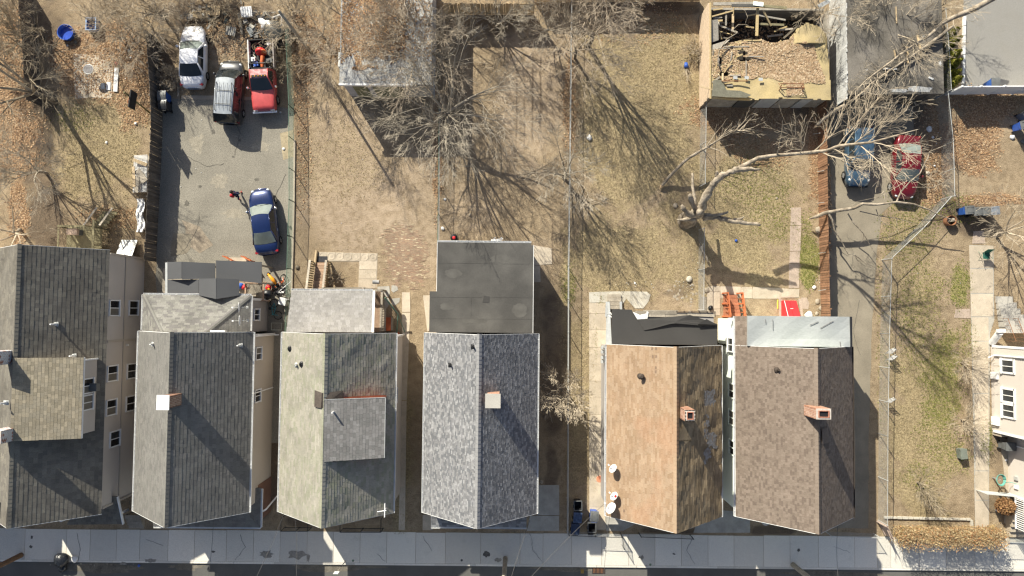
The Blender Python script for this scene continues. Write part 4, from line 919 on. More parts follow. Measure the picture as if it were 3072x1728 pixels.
b = MB(); a, c = W(2030, 934, z - .1), W(2145, 936, z - .1); b.beam(a, c, .03, .14); b.beam(c, W(2145, 952, z - .1), .03, .14); [b.box(lerp(a, c, k / 5), (.04, .1, .12)) for k in range(6)]; b.build('gutter', M['leather_brown'], h5)
# pale grey metal side awning and frame left of it
b = MB(); q = [W(1817, 1032, 2.9), W(1835, 1032, 3.2), W(1829, 905, 3.2), W(1820, 905, 2.9)]; b.slab(*q, .05); b.build('side_awning', M['galv'], h5)
b = MB(); b.beam(W(1820, 905, 2.95), W(1818, 950, 2.95), .12, .1); b.beam(W(1862, 905, 2.6), W(1863, 928, 2.6), .16, .1); b.beam(W(1822, 941, 3.0), W(1836, 941, 3.3), .1, .08); b.beam(W(1822, 941, 3.0), W(1835, 952, 3.3), .04, .04); b.beam(W(1824, 928, 3.0), W(1835, 945, 3.3), .04, .04); b.build('awning_frame', M['galv'], h5)
b = MB(); p = W(1843, 915, .2)
for k in range(4): b.bx(p.x - .5, p.x + .5, p.y - .3 + k * .28, p.y - .04 + k * .28, 0, .6 - k * .14)
b.build('rear_steps', M['wood_grey'], h5)
b = MB()
for k, (px, py) in enumerate([(1805, 1042), (1806, 1055), (1806, 1072), (1806, 1084)]):
    p = W(px, py, 2.0); b.lathe((XL + .05, p.y, 1.9 - .1 * (k % 2)), [(.12, 0), (.14, .12), (.1, .25)], 10); b.box((XL - .05, p.y, 2.3), (.16, .2, .3))
b.build('electric_meters', M['galv'], h5)
# front stoop
b = MB(); p = W(1842, 1555, .4); b.bx(p.x - .6, p.x + .55, p.y - .3, p.y + .5, 0, .85); b.build('stoop', M['concrete_grey'], h5)

# ================================================================== BROWN HOUSE (sixth)
h6 = thing('house', 'house with brown shingles, mint green siding and a pale flat rear roof', 'house', (19.3, -6, 0))
XL, XR, Yb, Yf, he, hr = 15.3, 23.28, -2.0, -13.55, 4.35, 8.0
ro6, wo6, Xr6, pit6 = gable_house(h6, XL, XR, Yb, Yf, he, hr, M['siding_mint'], SH['h6'], SH['h6'], .145, .145, (.13, .26), 0, .012, .2, 111)
clapboards(h6, (XL + .2, Yb - .2, 0), (XL + .2, Yf + .28, 0), .4, he - .3, (-1, 0, 0), M['siding_mint'])
gutter(h6, (XL, Yf, he), (XL, 0.0, he), M['white_trim'], (-1, 0, 0)); gutter(h6, (XR, Yf, he), (XR, Yb, he), M['leather_brown'], (1, 0, 0))
he_, hw_, Xc_, pt_ = he, (XR - XL) / 2, Xr6, pit6
for py, z in ((1172, 3.1), (1253, 3.1), (1343, 3.2)): window(h6, (XL + .17, W(2188, py, z).y, z), (-1, 0, 0), 1.0, 1.15, M['siding_mint'], 2)
window(h6, (XL + .1, W(2188, 1034, 3).y, 3.1), (-1, 0, 0), .95, 1.1, M['white_trim'], 2, M['glass'])
p = W(2457, 1244, 8.8); chimney(h6, (p.x + .1, p.y + .1), .9, .65, 7.4, 9.2, M['bricks_orange'])
b = MB(); q = [on3(2463, 1284, .16), on3(2463, 1333, .16), on3(2482, 1326, .16), on3(2481, 1284, .16)]; b.face(q); b.face([t - V((0, 0, .14)) for t in reversed(q)]); b.build('roof_patch', SH['h6'], h6)
q = on3(2333, 1110, 0); vent_pipe(h6, q, .22, .085, M['leather_brown'], M['leather_brown'])
# rear section: strip of shingles, pale membrane roof
mx0 = 15.95; zs = he + (mx0 - XL) * pit6
b = MB(); b.prism([(XL + .12, Yb), (XR - .4, Yb), (XR - .4, -.15), (XL + .12, -.15)], 0, he - .1); b.prism([(mx0 - .02, Yb), (XR - .45, Yb), (XR - .45, -.15), (mx0 - .02, -.15)], he - .1, 5.0); b.build('rear_wall', M['siding_mint'], h6)
clapboards(h6, (XL + .12, -.15, 0), (XL + .12, Yb, 0), .4, he - .12, (-1, 0, 0), M['siding_mint'])
b = MB(); q = [V((XL, 0.02, he)), V((XL, Yb, he)), V((mx0, Yb, zs)), V((mx0, 0.02, zs))]; b.slab(*q, .08); rs = b.build('rear_slope', M['leather_brown'], h6); shingles(rs, *q, SH['h6'], .155, (.16, .36), 0, 115, lift=.004)
b = MB(); nx, ny = 10, 4
G = [[V((lerp(mx0 - .05, XR - .5, i / nx), lerp(.05, Yb + .02, j / ny), 5.12 + .03 * math.sin(i * 1.7 + j) + (.18 * max(0, 1 - abs(lerp(mx0, XR - .5, i / nx) - Xr6) / 3.2) if j == ny else 0) + .0 * j)) for i in range(nx + 1)] for j in range(ny + 1)]
for j in range(ny):
    for i in range(nx): b.face([G[j + 1][i], G[j + 1][i + 1], G[j][i + 1], G[j][i]])
for i in range(nx): b.face([G[0][i], G[0][i + 1], G[0][i + 1] - V((0, 0, .12)), G[0][i] - V((0, 0, .12))])
for j in range(ny): b.face([G[j][nx], G[j + 1][nx], G[j + 1][nx] - V((0, 0, .12)), G[j][nx] - V((0, 0, .12))]); b.face([G[j + 1][0], G[j][0], G[j][0] - V((0, 0, .2)), G[j + 1][0] - V((0, 0, .2))])
b.build('pale_flat_roof', M['membrane_white'], h6)
b = MB(); b.bx(XR - .49, XR - .38, Yb, .05, he - .2, 5.2); b.build('roof_edge', M['black_plastic'], h6)
M['scuff'] = mat('scuff', (.2, .2, .2), .9, .3, 6, .3, 30)
for i, (a, c, w_) in enumerate([((2462, 985), (2500, 963), .07), ((2430, 975), (2455, 965), .05), ((2318, 958), (2319, 990), .03), ((2520, 1025), (2522, 1040), .06), ((2296, 958), (2297, 970), .04)]):
    b = MB(); b.beam(W(*a, 5.17), W(*c, 5.17), w_, .02); b.build('scuff_mark', M['scuff'], h6)
b = MB(); b.bx(XL - .25, XL + .5, -.28, -.1, he - .75, he - .6); b.build('rear_gutter', M['white_trim'], h6)

# ================================================================== BEIGE BUILDING AT THE RIGHT EDGE
h7 = thing('house', 'tall beige sided house cut off by the right edge of the view', 'house', (39, -6, 0))
x7 = W(2973, 1100, 0).x; ya, yb2 = W(2974, 1040, 0).y, W(2976, 1290, 0).y
b = MB(); b.bx(x7, x7 + 9, yb2, ya, 0, 7.0); b.build('wall', M['siding_beige'], h7)
clapboards(h7, (x7, ya, 0), (x7, yb2, 0), .35, 6.9, (-1, 0, 0), M['siding_beige'], .18)
b = MB(); b.bx(x7 - .06, x7 + .1, ya - .04, ya + .12, 0.2, 7); b.bx(x7 - .06, x7 + .1, yb2 - .12, yb2 + .04, 0.2, 7); b.build('corner_trim', M['white_trim'], h7)
b = MB(); b.tube([(x7 - .1, ya - .62, 6.9), (x7 - .1, ya - .62, .5), (x7 - .4, ya - .8, .3)], .055, 8); b.build('downspout', M['white_trim'], h7)
z = 2.3
window(h7, (x7 - .03, W(3032, 1099, 1.8).y, 1.8), (-1, 0, 0), .95, 1.25, panes=2, glass=M['glass'], fr=.13)
for k, zz in ((0, 1.55), ): 
    for dy in (-.55, .55): window(h7, (x7 - .03, W(3030, 1210, 1.8).y + dy, 1.8), (-1, 0, 0), .95, 1.25, panes=2, glass=M['glass'], fr=.13)
b = MB(); b.box((x7 - .1, W(2976, 1125, 0).y, .5), (.14, .5, .7)); b.build('basement_window', M['white_trim'], h7); b = MB(); b.box((x7 - .1, W(2976, 1260, 0).y, .5), (.14, .6, .7)); b.build('basement_window', M['white_trim'], h7)
x8 = W(3024, 1400, 0).x; yc2 = W(3024, 1482, 0).y
b = MB(); b.bx(x8, x8 + 8, yc2, yb2 - .13, 0, 7.0); b.build('front_wall', M['siding_beige'], h7)
clapboards(h7, (x8, yb2 - .13, 0), (x8, yc2, 0), .3, 6.9, (-1, 0, 0), M['siding_beige'], .18)
b = MB(); b.bx(x8 - .08, x8 + .1, yc2 - .06, yc2 + .08, 0, 7); b.build('corner_trim', M['white_trim'], h7)
b = MB(); b.tube([(x8 - .08, yb2 - 1.0, 5), (x8 - .08, yb2 - 1.0, .3)], .05, 8); b.tube([(x8 - .08, yb2 - 1.0, 5), (x8 - .08, yb2 - .3, 5.2)], .05, 8); b.build('downspout', M['white_trim'], h7)
b = MB(); b.bx(x7 + .02, x8 + .3, yb2 - .35, yb2 - .02, 0, .9); b.build('foundation', M['concrete_warm'], h7)
for i, (px, py) in enumerate([(3032, 1435), (3033, 1461)]):
    p = W(px, py, .9); b = MB(); b.box((x8 - .06, p.y, .9), (.14, .26, .36)); b.build('meter_box', [M['galv'], M['white_trim']][i], h7)
sheet('foundation_strip', [(2998, 1310), (3026, 1320), (3030, 1560), (3012, 1570), (3018, 1480), (3010, 1400)], .02, M['concrete_warm'])
b = MB(); pst = W(3020, 1572, .1)
for k in range(6): b.bx(pst.x - .1 + k * .03, pst.x + 6, pst.y - .3 - k * .42 + 1.1, pst.y + .1 - k * .42 + 1.1, 0, 1.02 - k * .17)
b.build('front_steps', M['concrete_warm'], h7)
b = MB(); a = W(3052, 1492, 1.2)
b.beam((a.x, a.y, 1.9), (a.x, a.y - 2.3, 1.9), .09, .07); b.beam((a.x, a.y, 1.0), (a.x, a.y - 2.3, 1.0), .09, .07)
for k in range(16): b.box((a.x, a.y - k * .15, 1.45), (.05, .04, .9))
b.beam((a.x, a.y, 1.9), (a.x + 4, a.y - .1, 1.9), .09, .07); b.build('porch_railing', M['white_trim'], h7)
# back steps, white post and iron handrail
b = MB(); p = W(3000, 940, .2)
for k in range(6): b.bx(W(2970, 0, 0).x + .05 * k, W(3018, 0, 0).x + .18 * k, p.y + .8 - k * .45, p.y + 1.25 - k * .45 + .02, 0, .15 + .13 * k)
b.build('back_steps', M['concrete'], h7)
b = MB(); p = W(2985, 1010, 0); b.tube([(p.x - .25, p.y - .5, .0), (p.x - .3, p.y + .35, .95)], .24, 14); b.box((p.x - .3, p.y + .45, 1.05), (.6, .25, .2)); b.build('flue_pipe', M['white_worn'], h7)
b = MB(); rb = W(2996, 985, 0)
for dx_ in (0, .75):
    b.tube([(rb.x + dx_, rb.y - .9, 1.75), (rb.x + dx_ - .05, rb.y + .75, 1.05), (rb.x + dx_ - .05, rb.y + .75, .2)], .02, 6)
    for k in range(6): b.tube([(rb.x + dx_, rb.y - .9 + k * .28, 1.7 - k * .12), (rb.x + dx_, rb.y - .9 + k * .28, .75 - k * .11)], .01, 4)
b.build('handrail', M['rust'], h7)

# unseen neighbouring house left of the view, added to shade the walk
h0 = thing('house', 'neighbouring house just beyond the left edge', 'house', (-41, -5, 0))
gable_house(h0, -45.2, -37.0, 4.0, -13.6, 4.5, 8.2, M['siding_grey'], SH['h2'], SH['h2'], .3, .3, (.4, .7), 0, 0, .12, 131)
for i, (xa, xb, m_, c_) in enumerate([(-34, -26, 'siding_beige', 'beige'), (-22, -14, 'white_trim', 'white'), (-10, -2, 'siding_mint', 'pale green'), (3, 11, 'white_trim', 'cream'), (15, 23, 'siding_beige', 'tan'), (27, 35, 'white_trim', 'chalk white')]):  # unseen pale houses opposite, added to bounce sunlight onto the shaded walk
    hh = thing('house', c_ + ' house across the street, out of view', 'house', ((xa + xb) / 2, -36, 0)); gable_house(hh, xa, xb, -30.5, -41, 5.6, 8.8, M[m_], SH['h2'], SH['h2'], .35, .35, (.5, .9), 0, 0, .2, 140 + i)
for q, (a_, r0, r1) in enumerate([((1360, 820), 26, 14), ((1500, 780), 30, 18), ((1420, 960), 40, 12), ((1560, 930), 24, 22), ((1340, 920), 20, 12)]):   # dried puddle marks on the flat roof
    c_ = W(*a_, 3.4); rr = random.Random(q); b = MB(); b.prism([(c_.x + math.cos(k * .3142) * r0 / 42 * rr.uniform(.75, 1.1), c_.y + math.sin(k * .3142) * r1 / 42 * rr.uniform(.75, 1.1)) for k in range(20)], 3.4, 3.4045 + q * .0004); b.build('puddle_mark', M['puddle'], h4)
# ================================================================== GARAGES AND SHEDS
M['leaf'] = ramp_mat('dead_leaf', [(.33, .20, .11), (.42, .27, .15), (.26, .15, .085), (.48, .33, .20), (.36, .22, .12), (.20, .12, .075), (.52, .38, .24)], .9, .1, .1, bump=0)
def leaves(name, pts_fn, n, seed, size=(.06, .13), z=.02, label=None, parent=None, m=None):
    r = random.Random(seed); mb = MB(); k = 0; guard = 0
    while k < n and guard < n * 8:
        guard += 1; p = pts_fn(r)
        if p is None: continue
        k += 1; s = r.uniform(*size); a = r.uniform(0, 6.28); t = r.uniform(-.5, .5); t2 = r.uniform(-.5, .5)
        c, sn = math.cos(a), math.sin(a); zz = p[2] + z + r.uniform(0, .03)
        v = len(mb.v)
        for (u, w) in ((-1, 0), (0, -.45), (1, 0), (0, .45)):
            x = u * s * .6; y = w * s
            mb.v.append((p[0] + x * c - y * sn, p[1] + x * sn + y * c, zz + x * t * .5 + y * t2 * .5))
        mb.f.append((v, v + 1, v + 2, v + 3)); mb.m.append(0)
    o = mb.build(name, m or M['leaf'], parent, kind='stuff')
    if label: o['label'] = label; o['category'] = 'leaves'
    return o

g1 = thing('garage', 'grey flat roofed garage under fallen leaves with olive doors and white fascia', 'garage', W(1160, 180))
z = 3.2; a, c = W(1018, 251, z), W(1294, 258, z); yb_ = 24.6
b = MB(); b.bx(a.x, c.x, a.y, yb_, z - .15, z); b.build('roof', mat('rolled_roof', (.42, .42, .41), .9, .15, 1.2, .15, 18, bump=.006), g1)
b = MB(); b.bx(a.x + .1, c.x - .1, a.y + .12, yb_ - .1, 0, z - .15); b.build('wall', mat('stucco', (.42, .42, .43), .9, .12, 2, .12, 20), g1)
b = MB(); b.bx(a.x - .05, a.x + 5.2, a.y - .1, a.y + .02, z - .22, z + .03); b.build('fascia', M['white_trim'], g1)
M['olive_door'] = mat('olive_door', (.22, .215, .125), .7, .12, 2, .1, 20)
for (x0, x1) in ((.75, 1.75), (2.2, 4.3)):
    b = MB(); b.bx(a.x + x0, a.x + x1, a.y + .04, a.y + .11, .05, 2.55); d = b.build('garage_door', M['olive_door'], g1)
    for k in range(4): q = MB(); q.bx(a.x + x0 + .08, a.x + x1 - .08, a.y + .02, a.y + .04, .15 + k * .6, .66 + k * .6); q.build('door_panel', M['olive_door'], d)
b = MB(); b.bx(a.x + 4.45, c.x - .15, a.y + .05, a.y + .11, .3, 2.7); b.build('wall_panel', M['galv'], g1)
for k in range(2): p = W(1012, 172 + k * 24, 2.2); b = MB(); b.box((a.x - .12, p.y, 2.0), (.3, .5, 1.2)); b.build('wall_unit', M['galv'], g1)
def g1leaf(r):
    x, y = r.uniform(a.x + .1, c.x - .05), r.uniform(a.y + .2, yb_ - .2)
    m_ = .5 + mnoise.noise(V((x * .7, y * .7, 1))) * .8 + mnoise.noise(V((x * 2.1, y * 2.1, 4))) * .35
    edge = (y - a.y) - 1.1 - .28 * (x - a.x) * .4 + mnoise.noise(V((x * 1.3, y, 7)))
    if edge < 0 or (x > c.x - 1.9 and r.random() < .75) or m_ < .12: return None
    return (x, y, z)
leaves('fallen_leaves', g1leaf, 9000, 3, label='brown fallen leaves lying on the flat garage roof')

# ruined garage with collapsed roof
g2 = thing('garage', 'ruined wooden garage with its roof fallen in and full of leaves', 'garage', W(2290, 180))
M['ruin_board'] = mat('ruin_board', (.47, .36, .19), .92, .2, 2, .2, 14, island=.15, col2=(.36, .28, .16))
M['ruin_grey'] = mat('ruin_grey', (.30, .275, .235), .95, .25, 2, .25, 14, island=.3)
M['ruin_wall'] = mat('ruin_wall', (.52, .41, .30), .95, .18, 2, .25, 10, island=.2, stretch=(1, 1, 4))
z = 2.6; lx0, lx1 = W(2129, 8, z), W(2133, 292, z); rx1 = W(2492, 297, z).x
yT, yB = lx0.y, lx1.y
for k in range(16):   # left wall boards, each its own
    z0 = .05 + k * .16; b = MB(); dy = rnd.uniform(-.05, .05); b.bx(lx0.x - .06, lx0.x + .02, yB + dy, yT + dy, z0, z0 + .15 - rnd.uniform(0, .02)); b.build('wall_board', M['ruin_wall'], g2)
b = MB(); b.bx(lx0.x - .02, lx0.x + .1, yB - .1, yT, z - .04, z + .04); b.build('wall_plate', M['ruin_board'], g2)
b = MB(); b.bx(lx0.x + .02, rx1 - .1, yB + .15, yB + .25, 0, z - .25); b.build('front_wall', M['ruin_grey'], g2)
for (x0, x1, m_) in ((.3, 2.2, 'ruin_grey'), (2.4, 3.6, 'membrane_grey'), (3.9, 5.2, 'galv'), (5.3, 6.6, 'ruin_grey'), (6.8, 7.6, 'galv')):
    b = MB(); b.bx(lx0.x + x0, lx0.x + x1, yB + .05, yB + .13, .1, z - .3); b.build('front_panel', M[m_], g2)
b = MB(); b.bx(rx1 - .12, rx1, yB + .1, yT - .4, 0, z - .15); b.build('right_wall', M['ruin_grey'], g2)
b = MB(); b.bx(lx0.x, rx1, yT - .1, yT + .05, 0, 1.7); b.build('back_wall', M['ruin_grey'], g2)
floor_m = mat('rot_floor', (.05, .042, .035), .95, .3, 2, .3, 15)
b = MB(); b.bx(lx0.x + .05, rx1 - .1, yB + .2, yT - .1, .01, .06); b.build('floor', floor_m, g2)
# sagging roof sheet with holes
RP = [(2131, 150), (2150, 146), (2165, 142), (2180, 128), (2205, 128), (2225, 122), (2245, 128), (2285, 118), (2300, 126), (2320, 130), (2345, 124), (2366, 120), (2384, 100), (2392, 84), (2420, 70), (2452, 76), (2478, 100), (2484, 160), (2494, 299), (2400, 296), (2310, 294), (2250, 300), (2180, 296), (2131, 288)]
HO = [(2228, 160, 14, 8), (2233, 178, 18, 7), (2172, 222, 14, 8), (2158, 182, 7, 12)]
def inpoly(x, y, P):
    c = False; j = len(P) - 1
    for i in range(len(P)):
        if (P[i][1] > y) != (P[j][1] > y) and x < (P[j][0] - P[i][0]) * (y - P[i][1]) / (P[j][1] - P[i][1]) + P[i][0]: c = not c
        j = i
    return c
def ruin_z(px, py):
    s = 2.55 - .35 * max(0, 1 - abs(px - 2300) / 150) * max(0, 1 - abs(py - 190) / 110) + .05 * mnoise.noise(V((px * .03, py * .03, 0)))
    if py < 150: s -= (150 - py) * .008 * max(0, 1 - max(0, px - 2350) / 40.)
    if px > 2385 and py < 130: s += .25 * math.sin((px - 2385) / 95 * math.pi)
    return s
b = MB(); st_ = 4
for i in range(2128, 2496, st_):
    for j in range(64, 302, st_):
        cx, cy = i + st_ / 2, j + st_ / 2; jit = 5 * mnoise.noise(V((cx * .06, cy * .06, 5)))
        if not inpoly(cx + jit, cy + jit * .7, RP): continue
        if any(((cx - hx) / hw) ** 2 + ((cy - hy) / hh) ** 2 < 1 + .5 * mnoise.noise(V((cx * .1, cy * .1, 2))) for hx, hy, hw, hh in HO): continue
        b.face([W(i, j + st_, ruin_z(i, j + st_)), W(i + st_, j + st_, ruin_z(i + st_, j + st_)), W(i + st_, j, ruin_z(i + st_, j)), W(i, j, ruin_z(i, j))])
b.build('sagging_roof', mat('roof_felt', (.46, .365, .19), .92, .12, .7, .15, 15, bump=.01, bscale=12, col2=(.36, .29, .165)), g2)
b = MB()
for i in range(len(RP) - 1):
    p, q = W(*RP[i], ruin_z(*RP[i])), W(*RP[i + 1], ruin_z(*RP[i + 1])); b.face([p, q, q - V((0, 0, .1)), p - V((0, 0, .1))])
b.build('roof_edge', M['ruin_board'], g2)
for i, (x0, y0, z0, x1, y1, z1, w_, m_) in enumerate([(2273, 22, 2.2, 2270, 108, 2.3, .2, 'ruin_board'), (2276, 46, 2.25, 2356, 60, 2.0, .12, 'ruin_grey'), (2290, 32, 2.4, 2313, 78, 2.0, .12, 'ruin_board'), (2278, 72, 2.0, 2352, 75, 1.9, .16, 'wood_olive'), (2240, 48, 2.1, 2270, 42, 2.2, .1, 'ruin_board'), (2155, 75, 1.8, 2212, 98, 1.9, .14, 'wood_grey'), (2160, 95, 1.7, 2196, 104, 1.8, .07, 'ruin_board'), (2158, 90, 1.9, 2164, 118, 1.9, .1, 'ruin_board'), (2140, 12, 2.5, 2285, 10, 2.5, .22, 'ruin_grey'), (2195, 16, 2.55, 2290, 17, 2.55, .2, 'membrane_grey'), (2260, 10, 2.6, 2290, 14, 2.6, .3, 'siding_mint'), (2205, 33, 1.5, 2235, 34, 1.5, .2, 'ruin_board'), (2290, 18, 2.4, 2360, 24, 2.3, .2, 'wood_olive'), (2350, 115, 2.0, 2395, 76, 2.2, .14, 'bark_dark'), (2140, 30, 2.5, 2168, 26, 2.5, .1, 'ruin_board'), (2135, 50, 2.5, 2200, 32, 2.5, .1, 'ruin_board'), (2140, 54, 2.4, 2166, 52, 2.4, .1, 'wood_grey'), (2140, 260, 2.55, 2165, 250, 2.6, .05, 'rust'), (2165, 243, 2.7, 2243, 243, 2.75, .05, 'rust'), (2455, 20, 2.3, 2488, 2, 2.4, .3, 'galv'), (2130, 165, 2.5, 2131, 240, 2.5, .2, 'white_worn'), (2152, 175, 2.45, 2152, 205, 2.45, .3, 'ruin_grey')]):
    b = MB(); b.beam(W(x0, y0, z0), W(x1, y1, z1), w_, .07); b.build('fallen_timber', M[m_], g2)
r = random.Random(44)
for k in range(34):   # loose broken planks round the hole
    px, py = (r.uniform(2140, 2380), r.uniform(20, 130)) if k < 15 else (r.uniform(2135, 2250), r.uniform(120, 285)); zz = r.uniform(.6, 2.4) if k < 15 else ruin_z(px, py) + .06
    a_ = r.choice((0, 1.57, r.uniform(0, 3.1))); l_ = r.uniform(.3, 1.5); p = W(px, py, zz); b = MB(); b.beam(p, p + V((math.cos(a_) * l_, math.sin(a_) * l_, r.uniform(-.3, .2) if k < 15 else .03)), r.uniform(.05, .16), .03); b.build('fallen_timber', M[r.choice(('ruin_board', 'ruin_grey', 'wood_grey', 'wood_new'))], g2)
b = MB(); vn = [W(*t) for t in ((2162, 208, 2.75), (2153, 185, 2.8), (2158, 150, 2.85), (2180, 118, 2.9), (2210, 100, 2.9), (2200, 88, 3.0), (2215, 74, 3.1), (2240, 74, 3.1), (2268, 95, 3.0))]; b.tube(vn, [.05, .05, .045, .04, .035, .03, .025, .02, .015], 6); b.tube([W(2235, 73, 3.1), W(2243, 50, 3.2), W(2235, 32, 3.2), W(2220, 24, 3.1)], .018, 5); tag(b.build('vine', M['bark_dead'], None, True), 'curling pale vine growing out of the ruined garage roof', 'vine')
for q in ([(2133, 60, 2.5), (2154, 58, 2.4), (2156, 120, 2.3), (2134, 128, 2.4)], [(2132, 136, 2.45), (2190, 118, 2.5), (2180, 128, 2.55), (2150, 150, 2.55), (2132, 166, 2.5)]):
    pts = [W(*t) for t in q]; b = MB(); b.face(pts[::-1]); b.face([p - V((0, 0, .04)) for p in pts]); b.build('roof_board', M['ruin_grey'], g2)
b = MB(); fl = [W(*t) for t in ((2132, 288, 2.62), (2180, 296, 2.75), (2250, 300, 2.8), (2255, 303, 2.6), (2180, 301, 2.5), (2130, 295, 2.5))]; b.face(fl); b.build('curled_edge', M['ruin_board'], g2)
b = MB(); fl = [W(*t) for t in ((2135, 288, 2.63), (2140, 240, 2.64), (2165, 240, 2.66), (2180, 270, 2.68), (2220, 272, 2.68), (2255, 285, 2.68), (2240, 293, 2.7), (2180, 292, 2.72))]; b.face(fl); b.build('torn_felt', mat('felt_green', (.155, .15, .115), .9, .2, 3, .2, 15), g2)
for (px, py) in ((2206, 233), (2240, 233), (2282, 238)):
    p = W(px, py, 2.62); b = MB(); b.box(p, (.3, .22, .02), rnd.uniform(-.2, .2)); b.build('loose_tile', M['galv'], g2)
def g2leaf(r):
    px, py = r.uniform(2135, 2488), r.uniform(72, 292)
    if not inpoly(px, py, RP): return None
    k = mnoise.noise(V((px * .025, py * .025, 3))) * 18
    if py > 236 + k + (18 if px > 2350 else 0) + (30 if 2360 < px < 2410 else 0): return None
    if py < 128 + k and px > 2380: return None
    if px > 2440 + (py - 130) * .3 + k * .5: return None
    if px < 2230 and r.random() < .55: return None
    if any(((px - hx) / hw) ** 2 + ((py - hy) / hh) ** 2 < 1.2 for hx, hy, hw, hh in HO): return None
    p = W(px, py, ruin_z(px, py)); return (p.x, p.y, p.z)
leaves('fallen_leaves', g2leaf, 7000, 8, (.07, .15), label='brown fallen leaves filling the sagging roof of the ruined garage', m=ramp_mat('pale_leaf', [(.42, .30, .19), (.48, .36, .24), (.36, .25, .15), (.52, .41, .28), (.40, .28, .17), (.30, .2, .12)], .9, .1, .1, bump=0))
def g2floor(r):
    p = W(r.uniform(2140, 2380), r.uniform(30, 120), 0); return (p.x, p.y, .1) if r.random() < .8 else None
leaves('fallen_leaves', g2floor, 900, 18, (.08, .17), label='dark leaf litter on the floor inside the ruined garage')
# rusty swing frame standing in front
sf = thing('swing_frame', 'rusty iron a-frame leaning against the front of the ruined garage', 'frame', W(2330, 310))
p = W(2330, 305, 0)
for dx_ in (-.85, .9):
    b = MB(); b.tube([(p.x + dx_, p.y - .25, 0), (p.x + dx_ * .92, p.y + .1, 2.95), (p.x + dx_, p.y + .5, 2.6)], .035, 6); b.build('leg', M['rust'], sf)
    b = MB(); b.tube([(p.x + dx_ * .8, p.y - .3, 0), (p.x + dx_ * .85, p.y + .35, 2.9)], .03, 6); b.build('leg', M['rust'], sf)
b = MB(); b.tube([(p.x - .8, p.y + .1, 2.95), (p.x + .85, p.y + .1, 2.95)], .03, 6); b.tube([(p.x - .8, p.y + .45, 2.75), (p.x + .85, p.y + .45, 2.75)], .03, 6); b.tube([(p.x - .8, p.y - .15, 1.0), (p.x + .8, p.y - .15, 1.1)], .02, 6); b.build('crossbar', M['rust'], sf)

# asphalt roofed garage on the right, pale plank side
g3 = thing('garage', 'garage with worn black asphalt roof and a pale plank side wall', 'garage', W(2680, 160))
z = 2.7; a3 = W(2546, 292, z); c3 = W(2832, 281, z)
b = MB(); pts = [(a3.x, a3.y + .2), (c3.x, c3.y), (c3.x - .1, 25.2), (a3.x - .15, 25.2)]; b.prism(pts, z - .14, z)
b.build('roof', mat('roof_asphalt', (.115, .105, .09), .95, .25, .5, .25, 16, bump=.008, bscale=14, col2=(.17, .155, .135)), g3)
b = MB(); b.prism([(p[0] + (.1 if i in (0, 3) else -.1), p[1] + (.4 if i < 2 else -.1)) for i, p in enumerate(pts)], 0, z - .14); b.build('wall', M['wood_dark'], g3)
plank = mat('pale_plank', (.50, .50, .485), .9, .18, 2, .25, 12, orand=.12)
k = a3.y - .1; 
while k < 24.8:
    b = MB(); b.bx(a3.x - .12, a3.x - .06, k, k + .19, .05, z + rnd.uniform(-.08, .05)); b.build('side_plank', plank, g3); k += .2
for (px, py, w_, h_) in ((2765, 268, 120, 26), (2700, 272, 70, 14), (2820, 190, 14, 20), (2770, 110, 8, 14), (2600, 210, 10, 10)):
    p = W(px, py, z); b = MB(); r = random.Random(px); n_ = 16
    b.prism([(p.x + math.cos(t * 6.283 / n_) * w_ / 92 * r.uniform(.5, 1.1), max(min(p.y + math.sin(t * 6.283 / n_) * h_ / 92 * r.uniform(.5, 1.1), 25), c3.y + .02)) for t in range(n_)], z, z + .006 + px * 1e-6); b.build('pale_scuff', mat('scuff_pale', (.40, .40, .39), .9, .3, 4, .3, 20), g3)
for i, (x0, y0, x1, y1, m_, w_) in enumerate([(2752, 105, 2767, 172, 'wood_new', .14), (2722, 140, 2724, 190, 'wood_new', .1), (2683, 150, 2687, 175, 'wood_new', .1), (2688, 20, 2690, 70, 'wood_new', .06), (2778, 158, 2808, 122, 'black_metal', .04), (2646, 206, 2690, 207, 'white_worn', .1), (2786, 232, 2800, 238, 'white_worn', .12)]):
    b = MB(); b.beam(W(x0, y0, z + .04), W(x1, y1, z + .04), w_, .06); o = b.build('loose_board', M[m_])
    tag(o, ['long new board lying on the asphalt garage roof near the right fence', 'shorter board lying across the middle of the asphalt garage roof', 'stub of board near the left of the asphalt garage roof', 'thin batten at the top of the asphalt garage roof', 'thin black rod lying on the asphalt garage roof', 'white strip lying on the lower part of the asphalt garage roof', 'small white scrap on the asphalt garage roof by the fence corner'][i], 'board' if i != 4 else 'rod')

# neighbouring asphalt yard top right with pale kerb
ny = sheet('asphalt_yard', [(2892, -60), (3200, -60), (3200, 258), (2884, 258)], .01, mat('asphalt_pale', (.28, .27, .25), .95, .15, .6, .2, 20, bump=.004, col2=(.24, .23, .21)))
for k in range(7):
    b = MB(); a_ = W(2893 - k * .7, 50 + k * 29, .1); c_ = W(2893 - (k + 1) * .7, 77 + k * 29, .1); b.beam(a_, c_, .18, .2); b.build('kerb_stone', M['white_worn'], ny)

